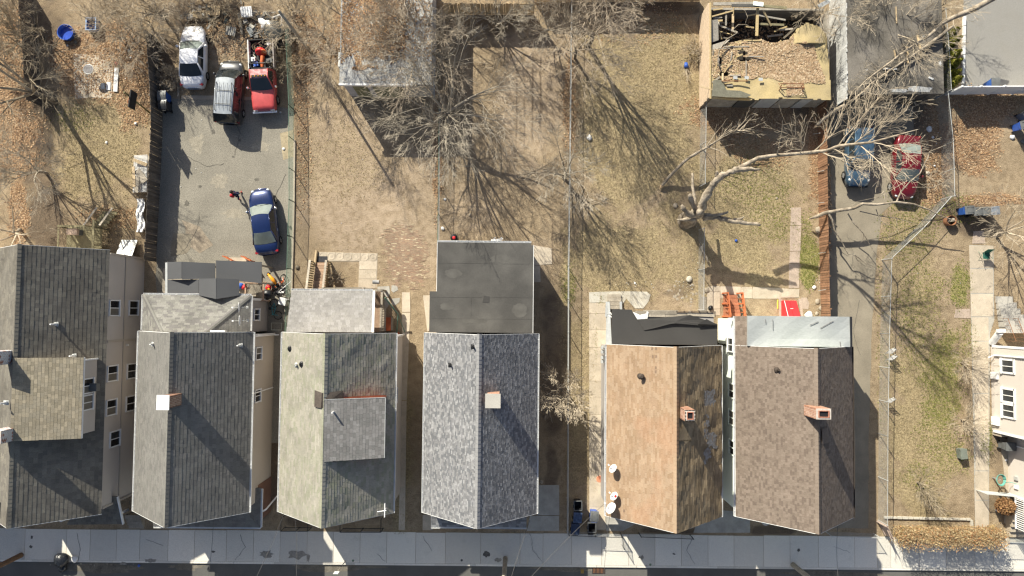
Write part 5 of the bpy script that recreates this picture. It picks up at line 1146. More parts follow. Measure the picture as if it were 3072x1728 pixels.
# ================================================================== FENCES
def board_fence(name, label, pts_px, h, m, board=.145, thick=.025, group=None, gap=.006, top=0.03, rails=True, rail_side=1, z0=.02):
    pts = [W(*p) for p in pts_px]; th = thing(name, label, 'fence', pts[0], group=group)
    me_cache = {}
    for a, b_ in zip(pts[:-1], pts[1:]):
        d = b_ - a; L = d.length; n = max(1, int(L / (board + gap))); ang = math.atan2(d.y, d.x); e = d / L; nn = V((-e.y, e.x, 0)) * rail_side
        for i in range(n):
            hh = round(h + rnd.choice((-1, -.5, 0, .5, 1)) * top, 3)
            if hh not in me_cache:
                q = MB(); w = board / 2; q.prism([(-w, -thick / 2), (w, -thick / 2), (w, thick / 2), (-w, thick / 2)], 0, hh); me_cache[hh] = q.mesh('board', m)
            p = lerp(a, b_, (i + .5) / n)
            link('board', me_cache[hh], th, loc=(p.x + rnd.uniform(-.008, .008), p.y + rnd.uniform(-.008, .008), z0), rot=(rnd.uniform(-.012, .012), rnd.uniform(-.01, .01), ang))
        if rails:
            for zz in (h * .2, h * .8):
                q = MB(); q.beam(a + nn * .05 + V((0, 0, zz)), b_ + nn * .05 + V((0, 0, zz)), .05, .08); q.build('rail', m, th)
            k = 0.
            while k <= L:
                p = lerp(a, b_, k / L) + nn * .09; q = MB(); q.box((p.x, p.y, h / 2), (.09, .09, h - .05)); q.build('post', m, th); k += 2.4
    return th
def chain_fence(name, label, pts_px, h, wire, rail=None, spacing=2.6, pitch=.075, rad=.0026, group=None, toprail=True, lean=(0, 0), posts=True):
    pts = [W(*p) for p in pts_px]; th = thing(name, label, 'fence', pts[0], group=group); rail = rail or M['galv']
    off = V((lean[0], lean[1], 0)); mesh = MB()
    for a, b_ in zip(pts[:-1], pts[1:]):
        d = b_ - a; L = d.length; e = d / L; k = -h
        while k < L:
            for s in (1, -1):
                x0, x1 = (k, k + h) if s > 0 else (k + h, k)
                za, zb = .03, h
                # clip to [0, L]
                t0, t1 = 0., 1.
                lo, hi = min(x0, x1), max(x0, x1)
                if hi <= 0 or lo >= L: continue
                f = lambda x: (x - x0) / (x1 - x0)
                ts = sorted((f(max(lo, 0)), f(min(hi, L)))); t0, t1 = ts
                p0 = a + e * lerp(x0, x1, t0) + V((0, 0, lerp(za, zb, t0))) + off * t0; p1 = a + e * lerp(x0, x1, t1) + V((0, 0, lerp(za, zb, t1))) + off * t1
                mesh.tube([p0, p1], rad, 3, caps=False)
            k += pitch
        if toprail:
            q = MB(); q.tube([a + V((0, 0, h)) + off, b_ + V((0, 0, h)) + off], .02, 6); q.build('top_rail', rail, th)
        if posts:
            n = max(1, round(L / spacing))
            for i in range(n + 1):
                p = lerp(a, b_, i / n); q = MB(); q.tube([p, p + V((0, 0, h + .05)) + off], .028, 7); q.lathe(p + V((0, 0, h + .03)) + off, [(.035, 0), (.02, .05)], 7); q.build('post', rail, th)
    mesh.build('wire_mesh', wire, th, kind='stuff')
    return th
wire = mat('wire', (.30, .30, .29), .6, .05)
board_fence('wooden_fence', 'dark weathered stockade fence along the left side of the parking lot', [(473, 118), (488, 345), (487, 420), (478, 600), (468, 786)], 1.68, M['wood_dark'], rail_side=-1)
board_fence('wooden_fence', 'dark stockade fence under the big tree at the upper left', [(98, -20), (112, 120), (125, 320)], 1.7, M['wood_dark'], rail_side=-1)
board_fence('wooden_fence', 'yellowish board fence along the top edge behind the bare trees', [(1335, 43), (1602, 44)], 1.85, M['wood_new'], rail_side=1)
board_fence('wooden_fence', 'tall board fence at the top edge casting shade on the dry lawn', [(1602, 6), (2098, 4)], 1.8, M['wood_new'], rail_side=1)
board_fence('picket_fence', 'rust red picket fence between the dead tree yard and the driveway', [(2452, 318), (2456, 640), (2463, 955)], 1.5, M['wood_picket'], board=.155, gap=.02, top=.02, rail_side=1)
board_fence('wooden_fence', 'short pinkish board fence panel at the foot of the right driveway', [(2634, 1562), (2652, 1602)], 1.3, mat('board_pink', (.46, .36, .30), .9, .2, 2, .2, 12, orand=.15), rail_side=-1)
chain_fence('chain_link_fence', 'green chain link fence between the parking lot and the dirt yard', [(872, 85), (883, 330), (884, 607), (880, 712), (872, 1000)], 1.3, mat('wire_green', (.20, .26, .20), .6, .05), M['green_wire'], rad=.0032, pitch=.08)
b = MB(); q = [W(884, 420, .05), W(882, 600, .05), W(878, 760, .05), W(875, 880, .05)]
ck = struct('fence_kerb', MB().beam(q[0], q[1], .12, .12), M['slab_warm']); MB().beam(q[1], q[2], .14, .14).build('kerb_stone', M['slab_warm'], ck); MB().beam(q[2], q[3], .13, .13).build('kerb_stone', M['slab_warm'], ck)
chain_fence('chain_link_fence', 'chain link fence between the bare dirt yard and the yard behind the flat roof', [(1322, 330), (1320, 560), (1318, 735)], 1.25, wire, M['green_wire'])
chain_fence('chain_link_fence', 'long chain link fence from the top edge to the walk beside the blue grey house', [(1712, -10), (1708, 400), (1703, 800), (1700, 1592)], 1.25, wire)
chain_fence('chain_link_fence', 'sagging chain link fence beside the dead tree', [(2101, 315), (2098, 560)], 1.2, wire, lean=(.12, 0), rad=.0024)
chain_fence('chain_link_fence', 'chain link fence in front of the torn black roof', [(2096, 690), (2094, 930)], 1.2, wire, lean=(.1, 0), rad=.0024)
chain_fence('chain_link_fence', 'straight chain link fence along the right driveway', [(2647, 780), (2640, 1000), (2635, 1300), (2634, 1560)], 1.3, wire, rad=.0024)
chain_fence('chain_link_fence', 'slanting chain link fence under the fallen limb', [(2645, 780), (2740, 690), (2822, 598)], 1.3, wire, rad=.0024)
chain_fence('chain_link_fence', 'chain link fence behind the red car at the right', [(2807, 296), (2822, 440), (2826, 598)], 1.5, wire, rad=.0024)
chain_fence('chain_link_fence', 'chain link fence on the right side of the asphalt roofed garage', [(2790, 60), (2800, 180), (2806, 294)], 1.9, wire)
chain_fence('chain_link_fence', 'low chain link fence and gate in front of the beige house', [(2928, 1470), (3016, 1478)], 1.2, mat('wire_pale', (.5, .52, .5), .5), rad=.006)
chain_fence('chain_link_fence', 'chain link fence on the walk edge at the lower right corner', [(2990, 1612), (3040, 1613), (3120, 1616)], 1.2, mat('wire_pale2', (.5, .52, .5), .5))
chain_fence('chain_link_fence', 'low black wire fence on the walk beside the tan house bins', [(1704, 1594), (1782, 1597), (1860, 1600)], 1.0, wire, M['black_metal'], rad=.0025)
chain_fence('chain_link_gate', 'open wire gate swung over the walk at the tan house', [(1861, 1598), (1866, 1634)], 1.0, wire, M['black_metal'], rad=.0025)
chain_fence('chain_link_fence', 'low wire fence on the walk under the tan house gable', [(1916, 1598), (2070, 1604)], 1.0, wire, M['black_metal'], rad=.0025)
chain_fence('chain_link_fence', 'wire gate across the foot of the right driveway', [(2475, 1594), (2620, 1600)], 1.1, wire, rad=.0024)
# black pipe front fences
def pipe_fence(label, xs, y0, h=1.0):
    pts = [W(x, y0) for x in xs]; th = thing('pipe_fence', label, 'fence', pts[0], group='black pipe fences by the walk')
    for p in pts: MB().tube([p, p + V((0, 0, h))], .028, 7).build('post', M['black_metal'], th)
    for zz in (h, h * .15):
        for a, c in zip(pts[:-1], pts[1:]): MB().tube([a + V((0, 0, zz)), c + V((0, 0, zz))], .024, 6).build('rail', M['black_metal'], th)
    for p in (pts[0], pts[-1]): MB().tube([p + V((0, 0, h)), p + V((0, .9, h))], .024, 6).build('rail', M['black_metal'], th); MB().tube([p + V((0, .9, 0)), p + V((0, .9, h))], .024, 6).build('post', M['black_metal'], th)
    b = MB(); a, c = pts[0], pts[-1]; k = 0.; L = (c - a).length
    while k < L: q = lerp(a, c, k / L); b.tube([q + V((0, 0, .1)), q + V((0, 0, h))], .006, 3, caps=False); k += .13
    b.build('wire_mesh', M['black_metal'], th, kind='stuff')
pipe_fence('black pipe fence in front of the left half of the sage green house', [856, 900, 935], 1581)
pipe_fence('black pipe fence in front of the right half of the sage green house', [1030, 1090, 1150], 1584)
# white vinyl fence panels
vf = thing('vinyl_fence', 'white vinyl panel fence along the dark mulch bed at the upper right', 'fence', W(2830, 284))
xs_ = [2838, 2893, 2962, 3035, 3110, 3185]
for i, x in enumerate(xs_):
    p = W(x, 284 - (x - 2830) * .01, 0); b = MB(); b.box((p.x, p.y, .95), (.13, .13, 1.9)); b.lathe((p.x, p.y, 1.9), [(.1, 0), (.02, .07)], 4, R=Matrix.Rotation(math.pi / 4, 3, 'Z')); b.build('post', M['white_plastic'], vf)
    if i + 1 < len(xs_):
        q = W(xs_[i + 1], 284 - (x - 2830) * .01, 0); MB().beam(p + V((0, 0, .95)), q + V((0, 0, .95)), .045, 1.7).build('panel', M['white_plastic'], vf); MB().beam(p + V((0, 0, 1.8)), q + V((0, 0, 1.8)), .08, .09).build('rail', M['white_plastic'], vf)
# row of pale edging stones in the right yard
es = thing('stone_edging', 'row of pale edging stones across the foot of the right yard', 'edging', W(2780, 1556))
x = 2652
while x < 2912:
    w = rnd.uniform(13, 22); a, c = W(x, 1552 + (x - 2652) * .022, .06), W(x + w - 2, 1552 + (x + w - 2652) * .022, .06); b = MB(); b.beam(a, c, .14 + rnd.uniform(0, .04), .14); b.build('stone', M['slab_pale'], es); x += w
b = MB(); b.beam(W(2914, 1560, .08), W(2916, 1592, .08), .16, .16); b.build('stone', M['slab_pale'], es)
# ================================================================== VEHICLES (built pointing along +x, wheels on z = 0)
def paint(name, col, metal=.25, rough=.3): return mat(name, col, rough, .14, 2.5, .06, 20, metal=metal, spec=.5, coat=.8)
M['car_glass'] = mat('car_glass', (.20, .23, .21), .08, .15, 1.5, .05, 6, spec=.6)  # pale base colour stands in for reflected sky and the dash behind
M['car_glass_dark'] = mat('car_glass_dark', (.025, .03, .032), .05, .15, 1.5, .05, 6, spec=.6)
M['chrome'] = mat('chrome', (.75, .75, .76), .15, .02, metal=.9)
M['rim'] = mat('rim', (.5, .5, .5), .35, .05, metal=.7)
M['lamp_red'] = mat('lamp_red', (.28, .015, .02), .2, .05, spec=.6)
M['lamp_clear'] = mat('lamp_clear', (.6, .62, .62), .15, .05, spec=.6)
M['seat'] = mat('seat_fabric', (.30, .29, .26), .9, .1)
def section(w, zt, zb, crown, round_=.1):
    h = [(0, zt + crown), (w * .35, zt + crown * .9), (w * .68, zt + crown * .5), (w * .86, zt - .01), (w * .955, zt - round_ * .7), (w * .99, zt - round_ * 1.7), (w, (zt * .45 + zb * .55)), (w * .985, zb + .12), (w * .93, zb)]
    return h + [(-y, z) for y, z in reversed(h[1:])] if False else [(y, z) for y, z in h] 
def loft(mb, stations):
    """stations: (x, halfwidth, ztop, zbottom, crown)"""
    rings = []
    for (x, w, zt, zb, cr) in stations:
        h = section(w, zt, zb, cr); ring = [(x, y, z) for y, z in h] + [(x, -y, z) for y, z in reversed(h[1:])]
        rings.append(len(mb.v)); mb.v += ring
    n = 17
    for i in range(len(stations) - 1):
        for k in range(n):
            k2 = (k + 1) % n; mb.f.append((rings[i] + k, rings[i] + k2, rings[i + 1] + k2, rings[i + 1] + k)); mb.m.append(0)
    mb.f.append(tuple(rings[0] + k for k in range(n))); mb.m.append(0)
    mb.f.append(tuple(rings[-1] + k for k in reversed(range(n)))); mb.m.append(0)
def ruled(mb, c0, c1, n=8, off=0., m=0, t0=0., t1=1., u0=0., u1=1.):
    """surface between two curves (functions of s in 0..1)"""
    G = []
    for i in range(n + 1):
        s = lerp(u0, u1, i / n); a, b_ = V(c0(s)), V(c1(s)); G.append((lerp(a, b_, t0), lerp(a, b_, t1)))
    for i in range(n): mb.face([G[i][0], G[i + 1][0], G[i + 1][1], G[i][1]], m)
def wheel(th, x, y, r=.33, w=.22):
    R = Matrix.Rotation(math.pi / 2, 3, 'X'); b = MB()
    b.lathe((x, y, r), [(r * .62, -w / 2), (r * .93, -w / 2), (r, -w * .3), (r, w * .3), (r * .93, w / 2), (r * .62, w / 2)], 20, R=R, cap=False); o = b.build('wheel', M['rubber'], th, True)
    b = MB(); s = 1 if y > 0 else -1
    b.lathe((x, y, r), [(r * .63, -w * .35), (r * .6, 0), (r * .25, .05), (r * .63, w * .35)], 16, R=R)
    for k in range(5):
        a = k * 2 * math.pi / 5; b.box((x + math.cos(a) * r * .36, y + s * w * .42, r + math.sin(a) * r * .36), (.09, .03, r * .5), 0, 0, Matrix.Rotation(-a + math.pi / 2, 3, 'Y'))
    b.build('rim', M['rim'], o)
def car(name, label, loc, rz, S, m):
    th = thing(name, label, S.get('cat', 'car'), loc, rz, local=True); L, w = S['L'], S['W'] / 2
    b = MB(); loft(b, S['body']); b.build('body', m, th, True)
    zr, zb = S['zr'], S['zb']; xf0, xf1, xr1, xr0 = S['xf0'], S['xf1'], S['xr1'], S['xr0']; wr, wb = S['wr'], S['wb']; bow, bowr = S.get('bow', .16), S.get('bowr', .08)
    zf, zk = S.get('zf', zb), S.get('zk', zb)
    yb = lambda s, ww: lerp(-ww, ww, s)
    fb = lambda s: (xf0 + bow * (1 - (2 * s - 1) ** 2), yb(s, wb * .93), zf + .015)
    ft = lambda s: (xf1 + bow * .6 * (1 - (2 * s - 1) ** 2), yb(s, wr), zr - .05 * abs(2 * s - 1) ** 3)
    rb = lambda s: (xr0 - bowr * (1 - (2 * s - 1) ** 2), yb(s, wb * .9), zk + .015)
    rt = lambda s: (xr1 - bowr * .6 * (1 - (2 * s - 1) ** 2), yb(s, wr), zr - .05 * abs(2 * s - 1) ** 3)
    b = MB(); n, k_ = 10, 8      # roof skin
    G = [[None] * (n + 1) for _ in range(k_ + 1)]
    for i in range(k_ + 1):
        for j in range(n + 1):
            s = j / n; a, c = V(ft(s)), V(rt(s)); t = i / k_; p = lerp(a, c, t); p.z += .05 * math.sin(math.pi * t) ; G[i][j] = p
    for i in range(k_):
        for j in range(n): b.face([G[i][j], G[i][j + 1], G[i + 1][j + 1], G[i + 1][j]][::1])
    b.build('roof', S.get('roof_m', m), th, True)
    b = MB(); ruled(b, fb, ft, 10); b.build('windshield', S.get('glass', M['car_glass']), th, True)
    b = MB(); ruled(b, rt, rb, 10); b.build('rear_window', S.get('rglass', M['car_glass']), th, True)
    for sg in (-1, 1):
        s_ = 0 if sg < 0 else 1
        A, B_, C, D = V(fb(s_)), V(ft(s_)), V(rt(s_)), V(rb(s_)); A.y = sg * wb; D.y = sg * wb; A.z = D.z = zb - .02
        A.x -= .02; b = MB(); b.face([D, A, B_, C] if sg < 0 else [A, D, C, B_]); b.build('side_panel', m, th)
        out = V((0, sg * .012, .004))
        P = lambda t, h: lerp(lerp(D, A, t), lerp(C, B_, t), h) + out
        wins = S.get('wins', ((.10, .50), (.54, .93)))
        for (t0, t1) in wins:
            q = [P(t0, .1), P(t1, .1), P(t1 - (.03 if t1 > .9 else 0), .9), P(t0 + (.05 if t0 < .15 else 0), .9)]
            b = MB(); b.face(q if sg < 0 else q[::-1]); b.build('side_window', S.get('sglass', M['car_glass_dark']), th)
        b = MB(); b.tube([A, B_ + V((0, sg * .01, 0))], [.045, .035], 6); b.tube([D, C + V((0, sg * .01, 0))], [.055, .04], 6); b.tube([B_, lerp(B_, C, .5) + V((0, 0, .03)), C], .03, 6); b.build('roof_pillar', m, th, True)
        mx = xf0 - .28; b = MB(); b.lathe((mx, sg * (wb + .16), zb + .06), [(.03, -.07), (.1, -.05), (.11, .03), (.06, .09)], 10, R=Matrix.Rotation(.2, 3, 'X')); b.beam((mx + .03, sg * wb * .96, zb), (mx, sg * (wb + .12), zb + .03), .06, .05); b.build('side_mirror', S.get('mirror', m), th, True)
        for xx in S.get('handles', (.25, -.75)): b = MB(); b.box((xx, sg * (w * .995), zb - .17), (.2, .05, .05)); b.build('door_handle', S.get('handle_m', m), th)
        for xx in (S['axf'], S['axr']): wheel(th, xx, sg * (w - .1), S.get('wrad', .32))
        b = MB(); fx = S['body'][-1][0]; fz = S['body'][-3][2] - .1
        b.lathe((S['body'][-3][0] - .02, sg * S['body'][-3][1] * .8, fz + .05), [(.03, -.05), (.12, -.03), (.12, .03), (.04, .06)], 12); b.build('headlight', M['lamp_clear'], th, True)
        b = MB(); bx_ = S['body'][2][0]; b.box((bx_ - .02, sg * S['body'][2][1] * .88, S['body'][2][2] - .1), (.16, .24, .15), sg * .35); b.build('tail_light', M['lamp_red'], th)
    b = MB()
    for y0 in (-.35, .25): p0, p1 = V(fb(.5 + y0)), V(fb(.5 + y0 * .1)); b.beam(p0 + V((.02, 0, .03)), p1 + V((-.12, .1, .08)), .025, .02)
    b.build('wiper', M['black_plastic'], th)
    return th
def sedan_body(L, W_, hood=.82, belt=.92, deck=.98):
    h = L / 2; w = W_ / 2
    return [(-h, w * .55, .60, .32, .03), (-h + .06, w * .74, .80, .26, .03), (-h + .24, w * .87, deck - .02, .22, .03), (-h + .75, w * .97, deck, .2, .02), (-h + 1.3, w, belt, .2, .0), (-.5, w, belt, .2, .0), (.45, w, belt, .2, .0), (h - 1.45, w * .995, belt - .02, .2, .03), (h - .95, w * .96, hood + .05, .2, .05), (h - .5, w * .885, hood - .02, .22, .05), (h - .2, w * .74, hood - .12, .24, .04), (h - .05, w * .56, hood - .26, .28, .03), (h, w * .45, .48, .34, .02)]
def place(px, py, zc=.0): p = W(px, py, zc); return (p.x, p.y, 0.012)
def sedan(name, label, px, py, rz, m, L=4.78, W_=1.9, zr=1.45, **kw):
    h = L / 2
    S = dict(L=L, W=W_, body=sedan_body(L, W_), zr=zr, zb=.92, zf=.93, zk=1.0, xf0=h - 1.42, xf1=h - 2.15, xr1=-h + 1.62, xr0=-h + .85, wr=W_ * .34, wb=W_ * .478, axf=h - .92, axr=-h + 1.02); S.update(kw)
    return car(name, label, place(px, py), rz, S, m)
d2r = math.radians
sedan('parked_car', 'white sedan parked at the head of the parking lot', 592, 180, d2r(91), mat('paint_white', (.84, .84, .86), .35, .03, 2, .03, 20, spec=.5, coat=.6), rglass=M['car_glass_dark'])
sedan('parked_car', 'dark blue sedan standing askew in the parking lot', 802, 668, d2r(98.5), paint('paint_blue', (.011, .026, .10), .35, .25), L=5.02, handle_m=M['chrome'], mirror=M['chrome'])
rc = sedan('parked_car', 'red sedan under bare branches at the end of the driveway', 2702, 506, d2r(-94), paint('paint_red_dark', (.15, .008, .014), .2, .35), L=4.85)
# minivan, dark with silver roof and rack
h = 2.42; w = .96
body = [(-h, w * .75, .75, .35, .02), (-h + .05, w * .9, .95, .28, .02), (-h + .15, w * .95, 1.02, .24, .0), (-h + .9, w, 1.02, .22, .0), (0, w, 1.02, .22, 0), (h - 1.6, w, 1.02, .22, 0), (h - 1.1, w * .98, 1.0, .22, .03), (h - .75, w * .95, .98, .22, .06), (h - .4, w * .88, .9, .24, .06), (h - .12, w * .75, .74, .26, .04), (h, w * .5, .52, .34, .02)]
S = dict(L=4.84, W=1.94, body=body, zr=1.76, zb=1.02, zf=1.02, zk=1.05, xf0=h - .95, xf1=h - 1.75, xr1=-h + .5, xr0=-h + .08, wr=.70, wb=.93, axf=h - .9, axr=-h + .95, wins=((.05, .34), (.37, .66), (.69, .95)), roof_m=paint('paint_silver', (.42, .45, .47), .4, .3), rglass=M['car_glass_dark'], glass=M['car_glass_dark'], handles=(.5, -.6), cat='van')
van = car('parked_van', 'dark minivan with a silver roof and black roof rack in the lot', place(702, 285), d2r(87.5), S, paint('paint_charcoal', (.05, .052, .055), .4, .3))
for y in (-.56, .56): b = MB(); b.tube([(-1.75, y, 1.84), (.35, y, 1.86)], .022, 6); b.tube([(-1.7, y, 1.74), (-1.7, y, 1.84)], .02, 5); b.tube([(.3, y, 1.76), (.3, y, 1.86)], .02, 5); b.build('roof_rail', M['black_metal'], van)
for y in (-.28, 0, .28): b = MB(); b.tube([(-1.6, y, 1.87), (.3, y, 1.89)], .012, 5); b.build('roof_slat', M['black_metal'], van)
for x in (-1.25, -.25): b = MB(); b.tube([(x, -.56, 1.855), (x, .56, 1.855)], .02, 6); b.build('cross_bar', M['black_metal'], van)
# boxy blue suv
h = 2.22; w = .89
body = [(-h, w * .8, .8, .36, .02), (-h + .05, w * .93, 1.0, .3, .02), (-h + .15, w * .97, 1.05, .26, 0), (-h + .9, w, 1.05, .25, 0), (0, w, 1.05, .25, 0), (h - 1.55, w, 1.05, .25, 0), (h - 1.3, w * .99, 1.03, .25, .02), (h - .9, w * .97, 1.0, .25, .04), (h - .4, w * .94, .95, .26, .04), (h - .1, w * .85, .85, .28, .03), (h, w * .7, .62, .36, .02)]
S = dict(L=4.44, W=1.8, body=body, zr=1.66, zb=1.05, zf=1.05, zk=1.08, xf0=h - 1.22, xf1=h - 1.85, xr1=-h + .35, xr0=-h + .1, wr=.67, wb=.87, axf=h - .85, axr=-h + .85, wins=((.05, .32), (.35, .64), (.67, .94)), glass=M['car_glass_dark'], rglass=M['car_glass_dark'], cat='car', bow=.08)
suv = car('parked_car', 'steel blue boxy wagon under bare branches in the driveway', place(2560, 476), d2r(-91.5), S, paint('paint_steel_blue', (.075, .135, .20), .4, .35))
b = MB(); b.box((h - .02, 0, .5), (.14, 1.6, .22)); b.build('bumper', M['black_plastic'], suv)
# red pickup truck with junk in its bed
h = 2.66; w = .93
th = thing('pickup_truck', 'faded red pickup truck facing the lot with junk in its bed', 'truck', place(800, 238), d2r(-86.5), local=True)
pr_ = paint('paint_red_faded', (.50, .065, .065), 0, .5); M['paint_red_pink'] = mat('paint_sunburnt', (.50, .20, .20), .7, .25, 3, .2, 20, col2=(.62, .42, .41))
body = [(-.35, w * .97, 1.0, .3, 0), (.2, w, 1.02, .3, 0), (.9, w, 1.02, .3, 0), (1.1, w * .99, 1.02, .3, .03), (1.7, w * .97, .98, .3, .05), (2.3, w * .94, .94, .32, .04), (h - .12, w * .9, .9, .34, .02), (h, w * .82, .72, .42, .01)]
b = MB(); loft(b, body); b.build('body', pr_, th, True)
x0, x1, x2, x3, zt = -.35, -.18, .45, 1.12, 1.68
fb = lambda s: (x3 + .1 * (1 - (2 * s - 1) ** 2), lerp(-.84, .84, s), 1.04); ft = lambda s: (x2 + .05 * (1 - (2 * s - 1) ** 2), lerp(-.66, .66, s), zt)
rt = lambda s: (x1, lerp(-.66, .66, s), zt); rb = lambda s: (x0, lerp(-.86, .86, s), 1.0)
b = MB(); ruled(b, ft, rt, 8); b.build('roof', M['paint_red_pink'], th, True)
b = MB(); ruled(b, fb, ft, 8); b.build('windshield', M['car_glass_dark'], th, True)
b = MB(); ruled(b, rt, rb, 8); b.build('rear_window', M['car_glass_dark'], th, True)
for sg in (-1, 1):
    s_ = 0 if sg < 0 else 1; A, B_, C, D = V(fb(s_)), V(ft(s_)), V(rt(s_)), V(rb(s_)); b = MB(); b.face([D, A, B_, C] if sg < 0 else [A, D, C, B_]); b.build('side_panel', pr_, th)
    P = lambda t, hh: lerp(lerp(D, A, t), lerp(C, B_, t), hh) + V((0, sg * .012, .004)); q = [P(.12, .12), P(.88, .12), P(.8, .88), P(.18, .88)]; b = MB(); b.face(q if sg < 0 else q[::-1]); b.build('side_window', M['car_glass_dark'], th)
    b = MB(); b.tube([A, B_, C, D], .035, 6); b.build('roof_pillar', pr_, th, True)
    b = MB(); b.lathe((1.0, sg * 1.06, 1.15), [(.05, -.09), (.1, 0), (.05, .1)], 10); b.beam((1.02, sg * .86, 1.05), (1.0, sg * 1.0, 1.12), .04, .04); b.build('side_mirror', M['chrome'], th)
    for xx in (1.75, -1.6): wheel(th, xx, sg * (w - .1), .36, .24)
    b = MB(); b.box((h - .05, sg * .62, .72), (.1, .3, .18)); b.build('headlight', M['lamp_clear'], th)
    b = MB(); b.bx(-h, -.42, sg * w - .04, sg * w + .04, .55, 1.08); b.build('bed_side', M['white_worn'] if sg < 0 else mat('bed_side_red', (.30, .27, .26), .6), th)
b = MB(); b.bx(-h, -.42, -w, w, .5, .6); b.build('bed_floor', M['black_plastic'], th)
b = MB(); b.bx(-h - .03, -h + .04, -w, w, .5, 1.05); b.build('tailgate', M['black_metal'], th)
b = MB(); b.bx(-.5, -.42, -w, w, .5, 1.12); b.tube([(-.5, -.85, 1.05), (-.55, -.6, 1.85), (-.55, .6, 1.85), (-.5, .85, 1.05)], .045, 8); b.build('roll_bar', M['black_metal'], th)
b = MB(); b.box((h + .05, 0, .55), (.14, 1.8, .18)); b.build('bumper', M['chrome'], th)
b = MB(); b.bx(.28, .42, -.55, .55, zt + .01, zt + .09); b.build('light_bar', M['black_plastic'], th)
for y in (-.5, -.25, 0, .25, .5): b = MB(); b.box((.36, y, zt + .1), (.07, .05, .05)); b.build('marker_lamp', mat('amber', (.8, .35, .03), .3), th)
b = MB(); [b.beam((1.15 + .04 * k, -.1 + .5 * k, 1.07), (.9, -.2 + .5 * k, 1.2), .03, .02) for k in (-.6, .6)]; b.build('wiper', M['black_plastic'], th)
def truckpt(x, y, z):
    a = d2r(-86.5); c = V(place(800, 238)); return V((c.x + x * math.cos(a) - y * math.sin(a), c.y + x * math.sin(a) + y * math.cos(a), z))
# junk carried in the bed: separate things
r = random.Random(4)
blow = thing('leaf_blower', 'orange and red machine lying in the bed of the red pickup', 'machine', truckpt(-1.5, 0, .62))
b = MB(); R = Matrix.Rotation(1.2, 3, 'X'); b.lathe(truckpt(-1.75, -.05, .9), [(.12, -.16), (.36, -.14), (.4, 0), (.36, .14), (.12, .16)], 18, R=R); b.build('housing', M['red_paint'], blow, True)
b = MB(); b.lathe(truckpt(-1.7, .12, .98), [(.1, -.1), (.28, -.08), (.3, .05), (.1, .1)], 16, R=R); b.build('drum', M['orange_paint'], blow, True)
b = MB(); b.tube([truckpt(-1.4, .1, .95), truckpt(-1.0, .05, 1.0), truckpt(-.6, .05, .95)], [.16, .13, .12], 10); b.build('chute', M['orange_paint'], blow)
rope = MB()
for k in range(5):
    c = truckpt(-2.25 + r.uniform(-.1, .1), -.3 + r.uniform(-.12, .12), .75 + .03 * k); pts = [c + V((math.cos(t) * (.2 + .03 * k), math.sin(t) * (.2 + .02 * k), .01 * math.sin(3 * t))) for t in [i * .45 for i in range(15)]]; rope.tube(pts, .014, 5)
tag(rope.build('rope', M['wood_new'], None, True), 'coil of pale rope in the bed of the red pickup', 'rope')
for i, (x, y, sx, sy, sz, m_, nm, lab) in enumerate([(-2.4, .55, .3, .25, .3, 'white_plastic', 'bucket', 'small white tub in a rear corner of the pickup bed'), (-.85, -.45, .35, .3, .35, 'blue_bright', 'toolbox', 'blue box behind the cab in the pickup bed'), (-1.1, .5, .5, .35, .3, 'grey_plastic', 'toolbox', 'grey toolbox in the pickup bed behind the cab'), (-1.2, -.6, .3, .3, .45, 'white_worn', 'gas_can', 'pale can with red cap in the pickup bed')]):
    c = truckpt(x, y, .6 + sz / 2); b = MB(); b.box(c, (sx, sy, sz), r.uniform(0, 1)); b.lathe(c + V((0, 0, sz / 2)), [(min(sx, sy) * .25, 0), (min(sx, sy) * .2, .06)], 10); tag(b.build(nm, M[m_]), lab, 'tub' if i == 0 else 'box' if i < 3 else 'can')
jk = MB()
for k in range(46):
    c = truckpt(r.uniform(-2.55, -.6), r.uniform(-.8, .8), .62 + r.uniform(0, .2)); a = r.uniform(0, 6.3); l = r.uniform(.1, .5); jk.beam(c, c + V((math.cos(a) * l, math.sin(a) * l, r.uniform(-.05, .15))), r.uniform(.02, .08), r.uniform(.02, .06))
o = jk.build('scrap_heap', ramp_mat('scrap', [(.03, .03, .035), (.1, .1, .1), (.25, .24, .22), (.04, .05, .05), (.02, .02, .02), (.4, .38, .33)], .6), None, kind='stuff'); o['label'] = 'tangled small scrap covering the pickup bed'; o['category'] = 'scrap'
